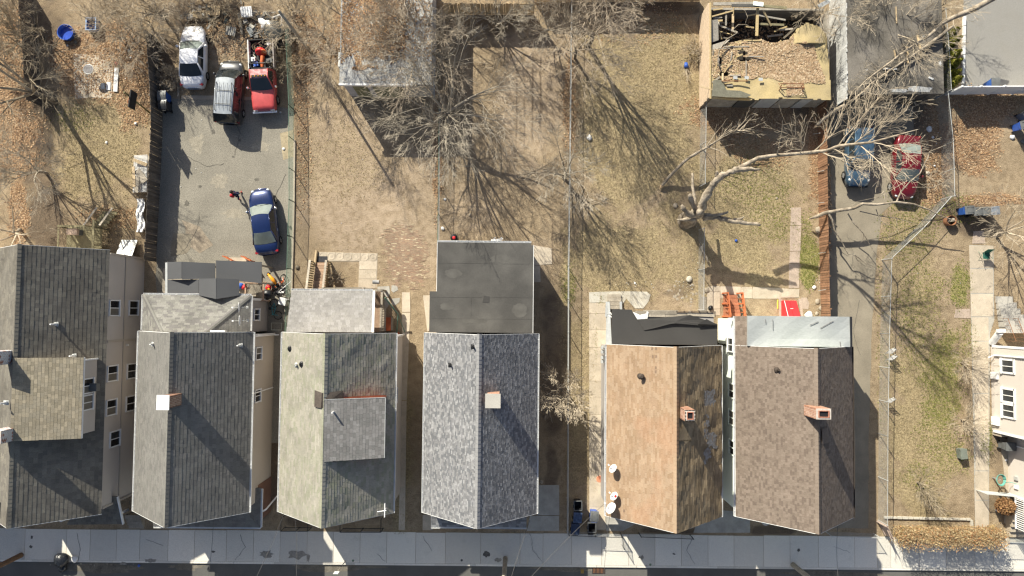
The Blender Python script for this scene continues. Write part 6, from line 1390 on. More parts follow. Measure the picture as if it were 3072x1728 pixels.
# ================================================================== TREES AND SHRUBS
def rvec(r): 
    while True:
        v = V((r.uniform(-1, 1), r.uniform(-1, 1), r.uniform(-1, 1)))
        if .01 < v.length < 1: return v.normalized()
def grow(mb, r, p, d, L, rad, lvl, P):
    """one branch and, from it, its side branches"""
    n = 4 if lvl < 2 else (3 if lvl < P['max'] else 2)
    pts = [V(p)]; rads = [rad]; q = V(p); dd = V(d)
    for i in range(n):
        dd = (dd + rvec(r) * P['wig'] + V((0, 0, P['up'] * (1 if lvl < 3 else .3)))).normalized()
        q = q + dd * (L / n); pts.append(V(q)); rads.append(max(P['rmin'], rad * (1 - .62 * (i + 1) / n)))
    if q.z < .1 and lvl > 0: return
    mb.tube(pts, rads, (7, 5, 4, 3, 3, 3, 3)[lvl], caps=False)
    if lvl >= P['max']: return
    k = P['n'][min(lvl, len(P['n']) - 1)]; k = max(1, k + r.randint(-1, 1))
    for i in range(k):
        t = r.uniform(P.get('t0', .25), 1.) if i else 1.
        f = t * n; a = min(int(f), n - 1); pp = lerp(pts[a], pts[a + 1], f - a); rr = lerp(rads[a], rads[a + 1], f - a)
        bd = (pts[a + 1] - pts[a]).normalized(); side = bd.cross(rvec(r))
        if side.length < .05: continue
        ang = r.uniform(*P['ang']) * (1 if i else .4)
        nd = (bd * math.cos(ang) + side.normalized() * math.sin(ang)).normalized()
        nd.z = nd.z * P.get('flat', 1.) ; nd.normalize()
        grow(mb, r, pp, nd, L * r.uniform(*P['len']) * (1.1 - .35 * t), max(P['rmin'], rr * .62), lvl + 1, P)
def tree(name, label, base_px, h, r0, seed, leaders=4, spread=.55, trunk=.3, bark='bark', twig='twig_tan', group='bare trees and brush', cat='tree', lean=(0, 0), mx=5, n=(4, 4, 4, 4), L0=.52, wig=.13, up=.04, ang=(.35, .85), rmin=.0072, length=(.56, .82), flat=1., stems=1, jitter=0., base=None):
    r = random.Random(seed); b = base if base is not None else W(*base_px); th = thing(name, label, cat, b, group=group)
    P = dict(max=mx, n=n, wig=wig, up=up, ang=ang, rmin=rmin, len=length, flat=flat)
    tk = MB(); cr = MB()
    for s in range(stems):
        bb = b + V((r.uniform(-jitter, jitter), r.uniform(-jitter, jitter), 0)); top = bb + V((lean[0] + r.uniform(-.1, .1) * h * .2, lean[1] + r.uniform(-.1, .1) * h * .2, h * trunk))
        mid = lerp(bb, top, .5) + V((r.uniform(-.1, .1), r.uniform(-.1, .1), 0))
        tk.tube([bb - V((0, 0, .1)), bb + V((0, 0, .15)), mid, top], [r0 * 1.4, r0 * 1.1, r0 * .9, r0 * .8], 9)
        for i in range(leaders):
            a = 2 * math.pi * (i + r.uniform(-.3, .3)) / leaders; s_ = spread * r.uniform(.6, 1.25)
            d = V((math.cos(a) * s_ + lean[0] * .12, math.sin(a) * s_ + lean[1] * .12, 1.)).normalized()
            grow(cr, r, top - V((0, 0, r.uniform(0, h * trunk * .35))), d, h * L0 * r.uniform(.8, 1.15), r0 * .6, 1, P)
    tk.build('trunk', M[bark], th, True); cr.build('crown', M[twig], th)
    return th
big = dict(mx=5, n=(4, 5, 4, 4))
tree('bare_tree', 'large bare tree rising over the dark fence at the upper left', (168, 306), 9.5, .2, 1, 5, .55, .28, 'bark_dark', 'twig_brown', **big)
tree('bare_tree', 'bare tree at the left edge above the left edge house', (140, 520), 4.8, .11, 2, 6, .85, .2, 'bark', 'twig_grey', **big)
tree('bare_tree', 'pale bare tree reaching over the rear corner of the left edge house', (62, 690), 6.0, .12, 3, 5, .9, .3, 'bark', 'twig_tan', lean=(.8, -.4), mx=5, n=(4, 4, 4, 3))
tree('bare_tree', 'pale many stemmed brush over the blue tote in the left yard', (405, 78), 4.2, .06, 4, 4, 1.0, .12, 'bark', 'twig_tan', stems=7, jitter=1.3, mx=5, n=(4, 4, 4, 3), wig=.22, up=.0)
tree('bare_tree', 'dark brush in the far upper left corner', (118, 140), 4.8, .08, 5, 5, .95, .12, 'bark_dark', 'twig_brown', stems=4, jitter=1.4, mx=5, n=(4, 4, 4, 4))
tree('bare_tree', 'vine tangle behind the white sedan at the top edge', (565, 34), 2.6, .04, 6, 4, 1.1, .1, 'bark', 'twig_tan', stems=7, jitter=1.6, mx=4, n=(4, 4, 4), wig=.35, up=-.02)
tree('bare_tree', 'vine tangle over the junk between the sedan and the pickup', (690, 20), 2.0, .04, 7, 4, .9, .1, 'bark', 'twig_brown', stems=7, jitter=1.6, mx=4, n=(4, 4, 4), wig=.35, up=-.02)
tree('bare_tree', 'pale brush at the top edge above the pickup and green fence', (890, 55), 3.6, .05, 8, 4, .85, .12, 'bark', 'twig_tan', stems=3, jitter=.7, mx=5, n=(4, 4, 4, 3), wig=.3)
tree('bare_tree', 'small pale tree standing beside the leaf covered garage', (978, 118), 4.5, .07, 9, 5, .75, .2, 'bark', 'twig_tan', mx=5, n=(4, 4, 4, 4))
tree('bare_tree', 'bare tree behind the leaf covered garage at its left end', (1030, 95), 6.5, .11, 10, 7, 1.2, .25, 'bark_dark', 'twig_red', lean=(1.6, -.5), mx=5, n=(5, 5, 5, 4))
tree('bare_tree', 'big spreading bare tree at the front corner of the leaf covered garage', (1385, 325), 7.0, .16, 12, 10, 1.45, .36, 'bark_dark', 'twig_grey', lean=(-.9, -1.0), L0=.58, mx=5, n=(5, 5, 5, 4))
tree('bare_tree', 'bare tree behind the right end of the leaf covered garage', (1345, 185), 7.0, .14, 13, 8, 1.25, .3, 'bark_dark', 'twig_red', lean=(-1.6, .2), mx=5, n=(5, 5, 5, 4))
tree('bare_tree', 'bare tree against the yellowish fence at the top', (1490, 90), 4.6, .1, 14, 6, .9, .2, 'bark_dark', 'twig_grey', mx=5, n=(5, 4, 4, 4))
tree('bare_tree', 'tall bare tree by the long chain link fence at the top casting a long shadow', (1763, 138), 8.8, .16, 15, 5, .42, .3, 'bark_dark', 'twig_red', **big)
tree('bare_tree', 'thin bare tree leaning on the long chain link fence near the top', (1725, 175), 6.2, .1, 16, 5, .8, .25, 'bark_dark', 'twig_red', mx=5, n=(5, 5, 4, 4))
tree('bare_tree', 'bare tree between the yellowish fence and the long chain link fence', (1640, 100), 4.6, .09, 27, 6, .9, .2, 'bark_dark', 'twig_grey', mx=5, n=(5, 4, 4, 4))
tree('bare_tree', 'low twiggy tree on the long chain link fence behind the flat roof', (1690, 530), 5.2, .11, 17, 6, .8, .18, 'bark_dark', 'twig_grey', **big)
tree('bare_tree', 'small bare twiggy tree between the blue grey and tan houses', (1680, 1165), 3.9, .08, 19, 6, .75, .3, 'bark', 'twig_tan', mx=5, n=(4, 4, 4, 4), rmin=.010)
tree('bare_tree', 'pale bare tree at the right edge above the beige house', (2985, 705), 5.2, .11, 20, 6, .9, .2, 'bark', 'twig_tan', **big)
tree('bare_tree', 'bare tree over the top of the asphalt roofed garage', (2640, 110), 5.5, .1, 21, 6, .95, .3, 'bark', 'twig_tan', mx=5, n=(4, 4, 4, 4))
tree('bare_tree', 'bare tree behind the ruined garage at the top edge', (2448, 58), 4.6, .08, 22, 6, 1.0, .25, 'bark', 'twig_tan', mx=5, n=(4, 4, 4, 4))
tree('bare_tree', 'bare sapling beside the bulky evergreens at the upper right', (2800, 30), 5.0, .06, 23, 4, .6, .2, 'bark', 'twig_tan', mx=4, n=(4, 4, 4))
tree('bare_tree', 'thin tree off the right edge shading the mulch bed', (3080, 420), 8, .12, 24, 4, .5, .3, 'bark', 'twig_tan', mx=4, n=(4, 4, 4))
tree('bare_tree', 'tall bare tree beyond the top left corner of the lot', (500, 60), 5.2, .12, 25, 5, .6, .25, 'bark_dark', 'twig_tan', mx=5, n=(4, 4, 4, 4))
tree('bare_tree', 'bare tree beyond the top edge above the garage doors', (1230, -60), 8.5, .15, 26, 5, .6, .3, 'bark_dark', 'twig_red', mx=5, n=(4, 4, 4, 4))
# shrubs
shr = dict(cat='shrub', group='bare shrubs')
tree('bare_shrub', 'round bare bush between the dark fence and the white sedan', (512, 238), 1.3, .03, 31, 6, 1.2, .08, 'bark', 'twig_tan', stems=4, jitter=.2, mx=4, n=(5, 5, 4), wig=.35, up=0, **shr)
tree('bare_shrub', 'small bare shrub with two stems in the right yard', (2757, 1442), 2.6, .05, 32, 4, .7, .12, 'bark', 'twig_brown', stems=2, jitter=.2, mx=4, n=(4, 4, 4), **shr)
tree('bare_shrub', 'bare shrub by the upper concrete path edge in the right yard', (2880, 1090), 2.2, .03, 33, 5, .9, .1, 'bark', 'twig_tan', stems=3, jitter=.2, mx=4, n=(4, 4, 3), **shr)
tree('bare_shrub', 'bare shrub by the middle of the concrete path in the right yard', (2888, 1265), 2.2, .03, 34, 5, .9, .1, 'bark', 'twig_tan', stems=3, jitter=.2, mx=4, n=(4, 4, 3), **shr)
tree('bare_shrub', 'straw coloured dead plant in the bed beside the deck stairs', (1003, 830), .8, .012, 35, 7, 1.4, .05, 'twig_gold', 'twig_tan', stems=5, jitter=.2, mx=3, n=(3, 3), wig=.3, up=-.05, **shr)
tree('bare_shrub', 'straw weeds against the left wall of the ruined garage', (2088, 160), 1.2, .012, 36, 7, .8, .05, 'twig_gold', 'twig_tan', stems=8, jitter=.6, mx=3, n=(3, 3), wig=.3, up=0, **shr)
tree('bare_shrub', 'weeds growing along the long chain link fence', (1722, 320), 2.0, .02, 37, 5, .8, .08, 'bark', 'twig_brown', stems=7, jitter=1.2, mx=3, n=(4, 3), **shr)
tree('bare_shrub', 'vines climbing the green chain link fence', (880, 190), 1.7, .015, 38, 4, .9, .08, 'bark_dark', 'twig_brown', stems=14, jitter=1.0, mx=3, n=(4, 3), **shr)
tree('bare_shrub', 'brush under the dead limb behind the red car', (2790, 545), 1.3, .02, 39, 5, 1.1, .08, 'bark', 'twig_tan', stems=6, jitter=.9, mx=3, n=(4, 3), **shr)
tree('bare_shrub', 'low twigs on the ground at the foot of the ruined garage yard', (2190, 420), .7, .02, 40, 5, 1.6, .05, 'bark', 'twig_tan', stems=5, jitter=.9, mx=3, n=(4, 3), up=-.05, **shr)
# hedge along the walk at the lower right: dense bare stems with clinging leaves
hd = thing('hedge', 'long bare golden brown hedge above the walk at the lower right', 'hedge', W(2800, 1600), group='bare shrubs')
st, tw, lv = MB(), MB(), MB(); r = random.Random(77)
Ph = dict(max=4, n=(4, 4, 3), wig=.22, up=.05, ang=(.35, .85), rmin=.006, len=(.45, .7))
x = 2668
while x < 2968:
    b0 = W(x, 1588 + r.uniform(-14, 8) + (x - 2668) * .02); 
    for k in range(2): grow(tw, r, b0, V((r.uniform(-.35, .35), r.uniform(-.5, .2), 1)).normalized(), r.uniform(.9, 1.4), .016, 2, Ph)
    st.tube([b0, b0 + V((r.uniform(-.1, .1), r.uniform(-.1, .1), .8))], [.022, .014], 5); x += 3.4
for k in range(15000):
    b0 = W(r.uniform(2668, 2972), 1590 + r.uniform(-20, 12)); zz = r.uniform(.4, 2.0); s = r.uniform(.03, .065); a = r.uniform(0, 6.28); t = r.uniform(-.7, .7)
    b0.y -= r.uniform(-.15, .4) * zz
    c = V((b0.x, b0.y, zz)); e = V((math.cos(a), math.sin(a), t)) * s; f = V((-math.sin(a), math.cos(a), -t)) * s * .6; lv.face([c - e, c - f, c + e, c + f])
st.build('stems', M['bark'], hd); tw.build('twigs', M['twig_gold'], hd, kind='stuff')
lv.build('dead_leaves', ramp_mat('hedge_leaf', [(.33, .24, .13), (.40, .30, .17), (.28, .20, .11), (.44, .34, .20), (.36, .19, .09)], .9, .1, .1, bump=0), hd, kind='stuff')
# round brown shrub by the beige house, evergreens at the upper right
def leafy(name, label, px, py, rad, h, mats, seed, n=2600, cone=False, s0=(.04, .09), group=None, cat='shrub'):
    b = W(px, py); th = thing(name, label, cat, b, group=group); r = random.Random(seed); tk = MB(); tk.tube([b, b + V((0, 0, h * .6))], [.05, .02], 6); tk.build('trunk', M['bark'], th); lv = MB()
    for k in range(n):
        d = rvec(r); q = r.uniform(.55, 1.02) * (1 + .22 * mnoise.noise(d * 2.3 + V((seed, 0, 0)))); zz = (d.z * .5 + .5) * h
        w = rad * (1.15 - zz / h) if cone else rad * math.sqrt(max(0.02, 1 - d.z ** 2))
        c = V((b.x + d.x * w * q, b.y + d.y * w * q, .05 + zz)) if cone else V((b.x + d.x * rad * q, b.y + d.y * rad * q, h / 2 + .05 + d.z * h / 2 * q))
        s = r.uniform(*s0); e = rvec(r) * s; f = e.cross(rvec(r)).normalized() * s * .5; lv.face([c - e, c - f, c + e, c + f])
    lv.build('foliage', mats, th); return th
leafy('round_shrub', 'round dense brown shrub beside the beige house steps', 2996, 1512, .62, 1.3, ramp_mat('shrub_brown', [(.24, .13, .06), (.30, .17, .08), (.19, .10, .05), (.34, .21, .10)], .9, .1, .1, bump=0), 3, 5200)
ev = ramp_mat('evergreen', [(.20, .20, .03), (.26, .25, .04), (.13, .15, .03), (.30, .28, .06)], .9, .1, .1, bump=0)
for i, (px, py) in enumerate([(2838, 110), (2836, 140), (2842, 175), (2836, 205), (2840, 232), (2838, 256)]):
    leafy('evergreen_shrub', ['topmost', 'second from the top', 'third from the top', 'fourth from the top', 'fifth from the top', 'lowest'][i] + ' yellow green evergreen beside the pale kerb at the upper right', px, py, .5, 1.6 + .3 * (i % 2), ev, 40 + i, 1500, True, (.05, .12), 'yellow green evergreens')
# ------------------------------------------------------------------ dead snag and fallen limbs
sn = thing('dead_tree', 'massive broken dead trunk with stub limbs on the chain link line', 'tree', W(2064, 662))
def limb(nm, pts, rads, m='bark_dead', n=10, par=None, rough=.2, seed=0):
    r = random.Random(seed); P_ = [V(p) for p in pts]; out, ro = [], []
    for i in range(len(P_) - 1):
        for k in range(3):
            t = k / 3; q = lerp(P_[i], P_[i + 1], t); rr = lerp(rads[i], rads[i + 1], t)
            if i + k: q = q + rvec(r) * rr * rough * 1.6; rr *= r.uniform(1 - rough, 1 + rough)
            out.append(q); ro.append(rr)
    out.append(P_[-1]); ro.append(rads[-1]); b = MB(); b.tube(out, ro, n); return b.build(nm, M[m], par, True)
def Q(*t): return [W(*q) for q in t]
B0 = W(2064, 662)
limb('trunk', [B0 - V((0, 0, .2)), B0 + V((0, 0, .6)), B0 + V((-.05, .1, 1.8)), B0 + V((.05, .15, 2.9)), W(2098, 640, 3.6), W(2100, 634, 4.2)], [.7, .5, .42, .36, .28, .14], par=sn, seed=1, n=14)
limb('stub_limb', Q((2098, 640, 3.0), (2078, 612, 3.6), (2068, 590, 4.1), (2072, 582, 4.3)), [.24, .2, .15, .09], par=sn, seed=2)
limb('stub_limb', Q((2090, 645, 3.0), (2062, 642, 3.3), (2048, 625, 3.7), (2044, 616, 3.8)), [.24, .2, .16, .1], par=sn, seed=3)
limb('stub_limb', Q((2085, 655, 2.6), (2055, 660, 2.6), (2030, 658, 2.5)), [.22, .13, .03], par=sn, seed=4)
limb('stub_limb', Q((2104, 650, 2.8), (2140, 648, 3.0), (2185, 636, 3.3)), [.19, .15, .08], par=sn, seed=5)
limb('stub_limb', Q((2108, 656, 2.7), (2150, 652, 2.9), (2190, 662, 3.1), (2230, 668, 3.2), (2268, 672, 3.3), (2280, 674, 3.3)), [.2, .17, .155, .14, .13, .1], par=sn, seed=6)
limb('stub_limb', Q((2200, 658, 3.1), (2225, 655, 3.3), (2232, 650, 3.5)), [.1, .07, .04], par=sn, seed=7)
limb('stub_limb', Q((2092, 636, 3.2), (2082, 600, 3.4), (2078, 560, 3.4), (2077, 520, 3.2)), [.14, .12, .1, .08], par=sn, seed=8)
limb('main_limb', Q((2102, 628, 3.2), (2120, 592, 4.0), (2135, 560, 4.5), (2158, 530, 4.9), (2190, 515, 5.2), (2215, 506, 5.4)), [.33, .28, .25, .22, .19, .17], par=sn, seed=9)
limb('broken_stub', Q((2150, 545, 4.6), (2152, 525, 4.9), (2150, 514, 5.1)), [.2, .15, .08], par=sn, seed=10)
limb('broken_stub', Q((2205, 510, 5.3), (2240, 508, 5.4), (2278, 508, 5.5)), [.2, .15, .09], par=sn, seed=11)
limb('main_limb', Q((2215, 506, 5.0), (2240, 492, 5.05), (2275, 474, 5.1), (2310, 468, 5.2), (2380, 462, 5.5), (2440, 456, 6.0), (2480, 452, 6.6), (2515, 438, 7.4), (2560, 433, 8.4), (2614, 427, 9.6), (2660, 415, 10.5), (2705, 402, 11.2), (2755, 388, 11.8)), [.17, .155, .14, .13, .12, .11, .1, .1, .085, .07, .055, .04, .02], par=sn, seed=12, n=8, rough=.06)
bmb = MB(); r = random.Random(9)
Pt = dict(max=5, n=(4, 4, 3), wig=.16, up=.0, ang=(.4, .95), rmin=.008, len=(.5, .78))
MAINB = [((2460, 453, 6.3), (2515, 475, 7.2), (2620, 515, 8.1), .05), ((2500, 445, 7.1), (2560, 480, 8.0), (2640, 490, 8.9), .045), ((2515, 438, 7.4), (2560, 385, 8.3), (2600, 330, 9.2), .05), ((2560, 433, 8.4), (2610, 395, 9.3), (2660, 350, 10.2), .045), ((2440, 456, 6.0), (2500, 400, 6.9), (2530, 330, 7.8), .05), ((2614, 427, 9.6), (2670, 440, 10.5), (2735, 455, 11.4), .035), ((2575, 431, 8.7), (2620, 470, 9.6), (2690, 530, 10.5), .04), ((2400, 460, 5.7), (2415, 430, 6.6), (2360, 400, 7.5), .035), ((2600, 430, 9.3), (2650, 380, 10.2), (2720, 330, 11.1), .04), ((2530, 440, 7.7), (2590, 350, 8.6), (2660, 270, 9.5), .045), ((2330, 466, 5.3), (2340, 420, 6.2), (2348, 360, 7.1), .05)]
for i, (a, c, e, rr) in enumerate(MAINB):
    p = [W(*a), W(*c), W(*e)]; bmb.tube([p[0], lerp(p[0], p[1], .5) + rvec(r) * .08, p[1], lerp(p[1], p[2], .5) + rvec(r) * .08, p[2]], [rr, rr * .9, rr * .75, rr * .55, rr * .3], 5, caps=False)
    if i == 10: continue
    for k in range(15):
        t = r.uniform(.15, 1.); q = lerp(p[0], p[1], t * 2) if t < .5 else lerp(p[1], p[2], t * 2 - 1); d = (p[2] - p[0]).normalized(); s = d.cross(rvec(r)).normalized(); an = r.uniform(.3, .8)
        nd = d * math.cos(an) + s * math.sin(an); nd.z *= .5; grow(bmb, r, q, nd.normalized(), r.uniform(.7, 1.5), rr * .5, 3, Pt)
bmb.build('branches', M['twig_tan'], sn)
for i, (pts, rad, lab) in enumerate([
    ([(1986, 557, .25), (2006, 532, .5), (2025, 512, .9), (2061, 477, 1.4), (2092, 458, 1.5), (2124, 441, 1.5), (2158, 417, 1.5), (2190, 395, 1.6), (2228, 391, 1.6)], [.13, .12, .12, .11, .1, .085, .07, .045, .02], 'fallen limb with a splintered end lying over the sagging fence'),
    ([(2428, 656, .7), (2450, 650, 1.1), (2470, 640, 1.5), (2510, 632, 1.7), (2560, 625, 1.8), (2588, 611, 1.9), (2630, 614, 1.9), (2690, 606, 2.0), (2740, 612, 2.0), (2790, 630, 1.8), (2815, 645, 1.7), (2865, 662, 1.5), (2880, 672, 1.4)], [.06, .13, .15, .13, .12, .11, .095, .08, .065, .05, .04, .03, .02], 'long pale fallen limb across the picket fence and driveway'),
    ([(2450, 376, 1.3), (2475, 352, 1.7), (2505, 330, 2.0), (2536, 315, 2.3)], [.13, .14, .14, .12], 'thick broken limb lying over the picket fence by the wagon'),
    ([(2985, -8, 3.6), (2920, 28, 3.4), (2870, 48, 3.3), (2829, 68, 3.2), (2790, 105, 3.2), (2720, 150, 3.1), (2660, 195, 3.0), (2600, 240, 2.95), (2555, 285, 2.9)], [.2, .19, .17, .15, .11, .09, .075, .06, .04], 'long leaning trunk across the asphalt garage roof from the upper right'),
    ([(2860, 78, 3.1), (2790, 130, 3.1), (2740, 165, 3.05), (2680, 205, 3.0), (2620, 245, 2.95), (2560, 300, 2.9)], [.1, .09, .08, .07, .055, .04], 'second thin limb beside the leaning trunk on the asphalt garage roof'),
    ([(2100, 735, .2), (2110, 755, .3), (2120, 775, .2), (2126, 790, .15)], [.07, .08, .09, .05], 'short split log lying at the foot of the sagging fence')]):
    th = thing('fallen_limb', lab, 'limb', W(pts[0][0], pts[0][1])); limb('limb', Q(*pts), rad, par=th, seed=60 + i, n=8, rough=.08)
    p0, p1 = W(*pts[0]), W(*pts[1]); d = (p0 - p1).normalized(); b = MB(); b.tube([p0, p0 + d * rad[0] * 2.2], [rad[0] * .95, rad[0] * .15], 6); b.build('splintered_end', M['splinter'], th)
    b = MB(); r = random.Random(90 + i); Pd = dict(max=3, n=(2, 2), wig=.25, up=0, ang=(.4, .9), rmin=.008, len=(.45, .7))
    if i == 0:
        for k in range(16): t = r.uniform(4, 8); a = int(t); q = lerp(W(*pts[a]), W(*pts[min(a + 1, 8)]), t - a); grow(b, r, q, V((r.uniform(.2, 1), r.uniform(-.3, 1), r.uniform(-.2, .4))).normalized(), r.uniform(.8, 1.9), .035, 1, dict(Pd, n=(3, 3)))
    if i == 1:
        for sub, rr in (([(2485, 640, 1.6), (2497, 660, 1.5), (2503, 690, 1.3), (2520, 715, 1.2), (2535, 745, 1.0), (2545, 762, .9), (2565, 765, .9), (2590, 785, .8)], .075), ([(2543, 640, 1.4), (2560, 668, 1.3), (2590, 700, 1.1), (2610, 735, .9), (2627, 762, .7)], .05), ([(2690, 604, 2.0), (2703, 575, 2.1), (2730, 545, 2.3), (2760, 520, 2.5), (2785, 470, 2.6), (2788, 455, 2.7), (2838, 435, 2.7)], .06), ([(2580, 634, 1.5), (2640, 648, 1.4), (2690, 655, 1.3), (2760, 675, 1.2)], .045), ([(2600, 790, .8), (2630, 805, .6), (2664, 830, .5)], .02), ([(2628, 628, 1.6), (2640, 660, 1.4), (2655, 673, 1.3)], .03), ([(2565, 765, .9), (2572, 780, .8), (2590, 795, .7)], .03), ([(2560, 800, .5), (2562, 815, .4), (2574, 826, .3)], .03), ([(2690, 655, 1.3), (2692, 690, 1.1)], .03), ([(2738, 562, 1.6), (2800, 562, 1.6), (2835, 545, 1.7)], .035), ([(2835, 545, 1.7), (2825, 530, 1.7), (2850, 505, 1.8)], .025), ([(2725, 540, 2.2), (2640, 590, 2.0), (2570, 605, 1.9)], .025)):
            s_ = Q(*sub); b.tube(s_, [lerp(rr, rr * .35, k / (len(s_) - 1)) for k in range(len(s_))], 6)
            for k in range(3): q = s_[r.randint(1, len(s_) - 1)]; grow(b, r, q, (s_[-1] - s_[0] + rvec(r)).normalized(), r.uniform(.4, .9), rr * .4, 2, Pd)
    if i in (3, 4):
        for k in range(24): t = r.uniform(2, len(pts) - 1.01); a = int(t); q = lerp(W(*pts[a]), W(*pts[a + 1]), t - a); grow(b, r, q, V((r.uniform(-1, .2), r.uniform(-1, .4), r.uniform(-.1, .5))).normalized(), r.uniform(.6, 1.4), .028, 1, dict(Pd, n=(3, 3)))
    if b.v: b.build('branches', M['twig_tan'] if i != 1 else M['bark_dead'], th)
# ================================================================== DECKS, STAIRS, DOORS
def stairs_deck():
    # deck behind house 1
    d = thing('deck', 'old olive timber deck and steps behind the left edge house', 'deck', W(250, 720))
    a, c = W(200, 688, 1.0), W(300, 740, 1.0); y = c.y - 1.4; k = 0
    while y < a.y + .1: MB().bx(a.x, c.x + .1, y, y + .135, .93, .97).build('deck_board', M['wood_olive'], d); y += .145
    for (x, yy) in ((a.x, a.y + .1), (c.x, a.y + .1), (c.x, c.y - .4)): MB().box((x, yy, .95), (.1, .1, 1.9)).build('post', M['wood_olive'], d)
    MB().beam((a.x - .1, a.y + .14, 1.9), (c.x - .6, a.y + .14, 1.9), .14, .05).build('rail', M['wood_olive'], d)
    MB().beam((c.x + .02, a.y + .6, 1.9), (c.x + .02, c.y - 1.2, 1.9), .14, .05).build('rail', M['wood_olive'], d)
    MB().beam((a.x, a.y, 1.9), (a.x, c.y - .8, 1.9), .1, .05).build('rail', M['wood_olive'], d)
    for k in range(12): MB().beam((c.x + .14 + .0 * k, a.y + .4 - k * .18, .2), (c.x + .06, a.y + .4 - k * .18, 1.85), .06, .03).build('baluster', M['wood_olive'], d)
    for k in range(5): MB().bx(c.x - .75 + .09 * k, c.x + .35 + .09 * k, a.y + .2 + k * .26, a.y + .44 + k * .26, .82 - k * .16, .87 - k * .16).build('tread', M['wood_olive'], d)
    for dx in (-.7, .45):
        MB().beam((c.x + dx, a.y + .2, 1.9), (c.x + dx + .45, a.y + 1.6, 1.15), .13, .05).build('stair_rail', M['wood_grey'], d)
        for k in range(7): t = k / 6; MB().box((c.x + dx + .45 * t + .08, a.y + .2 + 1.4 * t, 1.4 - .72 * t), (.07, .04, .9)).build('baluster', M['wood_olive'], d)
    g = thing('grill', 'covered brown grill on the olive deck', 'grill', W(218, 695, 1)); p = W(217, 695, 1.7); b = MB(); b.box((p.x, p.y, 1.65), (.75, .45, .3)); b.build('lid', mat('grill_lid', (.36, .27, .21), .6), g); b = MB(); b.box((p.x, p.y, 1.22), (.65, .4, .52)); b.build('cabinet', M['grey_plastic'], g)
    # steel cellar hatch
    h = thing('cellar_hatch', 'pale steel cellar hatch behind the left edge house', 'hatch', W(375, 750)); a, c = W(348, 772, 1.05), W(408, 720, .25)
    b = MB(); b.prism([(a.x - .1, c.y), (c.x - .5, c.y), (c.x - .2, a.y), (a.x - .1, a.y)], 0, [.22, .22, 1.0, 1.0]); b.build('side', M['galv'], h)
    for k in range(2):
        x0 = a.x - .1 + k * .62; b = MB(); b.slab((x0, a.y, 1.03), (x0 + .6, a.y, 1.03), (x0 + .58, c.y, .25), (x0, c.y, .25), .03); b.build('door', M['galv'], h)
    # deck stairs behind the sage house
    s = thing('deck_stairs', 'brown deck stairs with baluster rails behind the sage green house', 'stairs', W(960, 830)); x0, x1 = W(947, 830, .4).x, W(975, 830, .4).x; yt, yb = W(960, 787, .1).y, 1.65
    n = 9
    for k in range(n): y = lerp(yb, yt, k / n); MB().bx(x0 - .1 - .0 * k, x1 + .12, y, lerp(yb, yt, (k + 1) / n) - .02, .0, .80 - .085 * k).build('tread', M['wood_deck'], s)
    for xx in (x0 - .28, x1 + .22):
        MB().beam((xx, yb, 1.75), (xx, yt + .1, 1.0), .16, .05).build('rail', M['wood_grey'], s)
        for k in range(13): t = k / 12; MB().box((xx + .07, lerp(yb, yt, t), 1.25 - .75 * t), (.09, .07, .95)).build('baluster', M['wood_olive'], s)
    for (a, c) in (((x1 + .2, 1.72), (-10.8, 1.78)), ((-10.8, 1.78), (-9.55, 1.62)), ((-9.45, 1.7), (-9.45, .6))):
        MB().beam((*a, 1.75), (*c, 1.75), .15, .05).build('rail', M['wood_grey'], s); L = math.hypot(c[0] - a[0], c[1] - a[1]); m_ = int(L / .13)
        for k in range(m_): t = (k + .5) / m_; MB().box((lerp(a[0], c[0], t), lerp(a[1], c[1], t), 1.28), (.05, .05, .9)).build('baluster', M['wood_olive'], s)
    for xy in ((x1 + .2, 1.72), (-10.8, 1.78), (-9.5, 1.65)): MB().box((*xy, .9), (.14, .14, 1.85)).build('post', M['wood_grey'], s)
    p = W(966, 777, .05); b = MB(); b.box((p.x, p.y, .03), (.8, .42, .03)); tag(b.build('door_mat', mat('mat_black', (.05, .05, .055), .95, .3, 20, .5, 40)), 'black door mat at the foot of the deck stairs', 'mat')
    b = MB(); a = W(950, 752, .1); c = W(946, 785, .15); b.tube([a, c, c + V((-.05, -.3, .1))], .09, 8); tag(b.build('drain_pipe', M['wood_new']), 'bent tan drain pipe beside the deck stairs', 'pipe')
    # side deck right of porch: grey lattice rail and orange hatch
    e = thing('side_railing', 'dark steel baluster railing beside the porch of the sage green house', 'railing', W(1125, 950)); x = -9.42
    for zz in (1.7, .9): MB().beam((x, .55, zz), (x, -1.3, zz), .05, .05).build('rail', M['wood_grey'], e)
    for k in range(15): MB().box((x, .5 - k * .125, 1.3), (.045, .05, .8)).build('baluster', M['wood_grey'], e)
    MB().bx(-9.75, -9.3, -1.35, .6, .75, .83).build('deck_edge', M['wood_grey'], e)
    o = thing('cellar_hatch', 'orange painted cellar hatch beside the sage green house', 'hatch', W(1145, 970)); a, c = W(1136, 952, .4), W(1172, 992, .7)
    b = MB(); b.prism([(a.x, a.y), (c.x, a.y), (c.x, c.y), (a.x, c.y)], 0, [.28, .28, .72, .72]); b.build('door', M['orange_paint'], o); MB().bx(c.x, c.x + .09, c.y, a.y, 0, .62).build('side', M['wood_grey'], o)
    # red stairs and red hatch behind the brown house
    r_ = thing('deck_stairs', 'rust red wooden stairs with rails behind the brown house', 'stairs', W(2195, 920)); a, c = W(2183, 884, .1), W(2217, 950, .9); n = 6
    for k in range(n): MB().bx(a.x - .3, c.x + .1, lerp(c.y, a.y, k / n), lerp(c.y, a.y, (k + 1) / n) - .015, 0, .95 - .14 * k).build('tread', mat('stair_red', (.36, .15, .085), .85, .15, 2, .2, 14, orand=.1) if k == 0 else bpy.data.materials['stair_red'], r_)
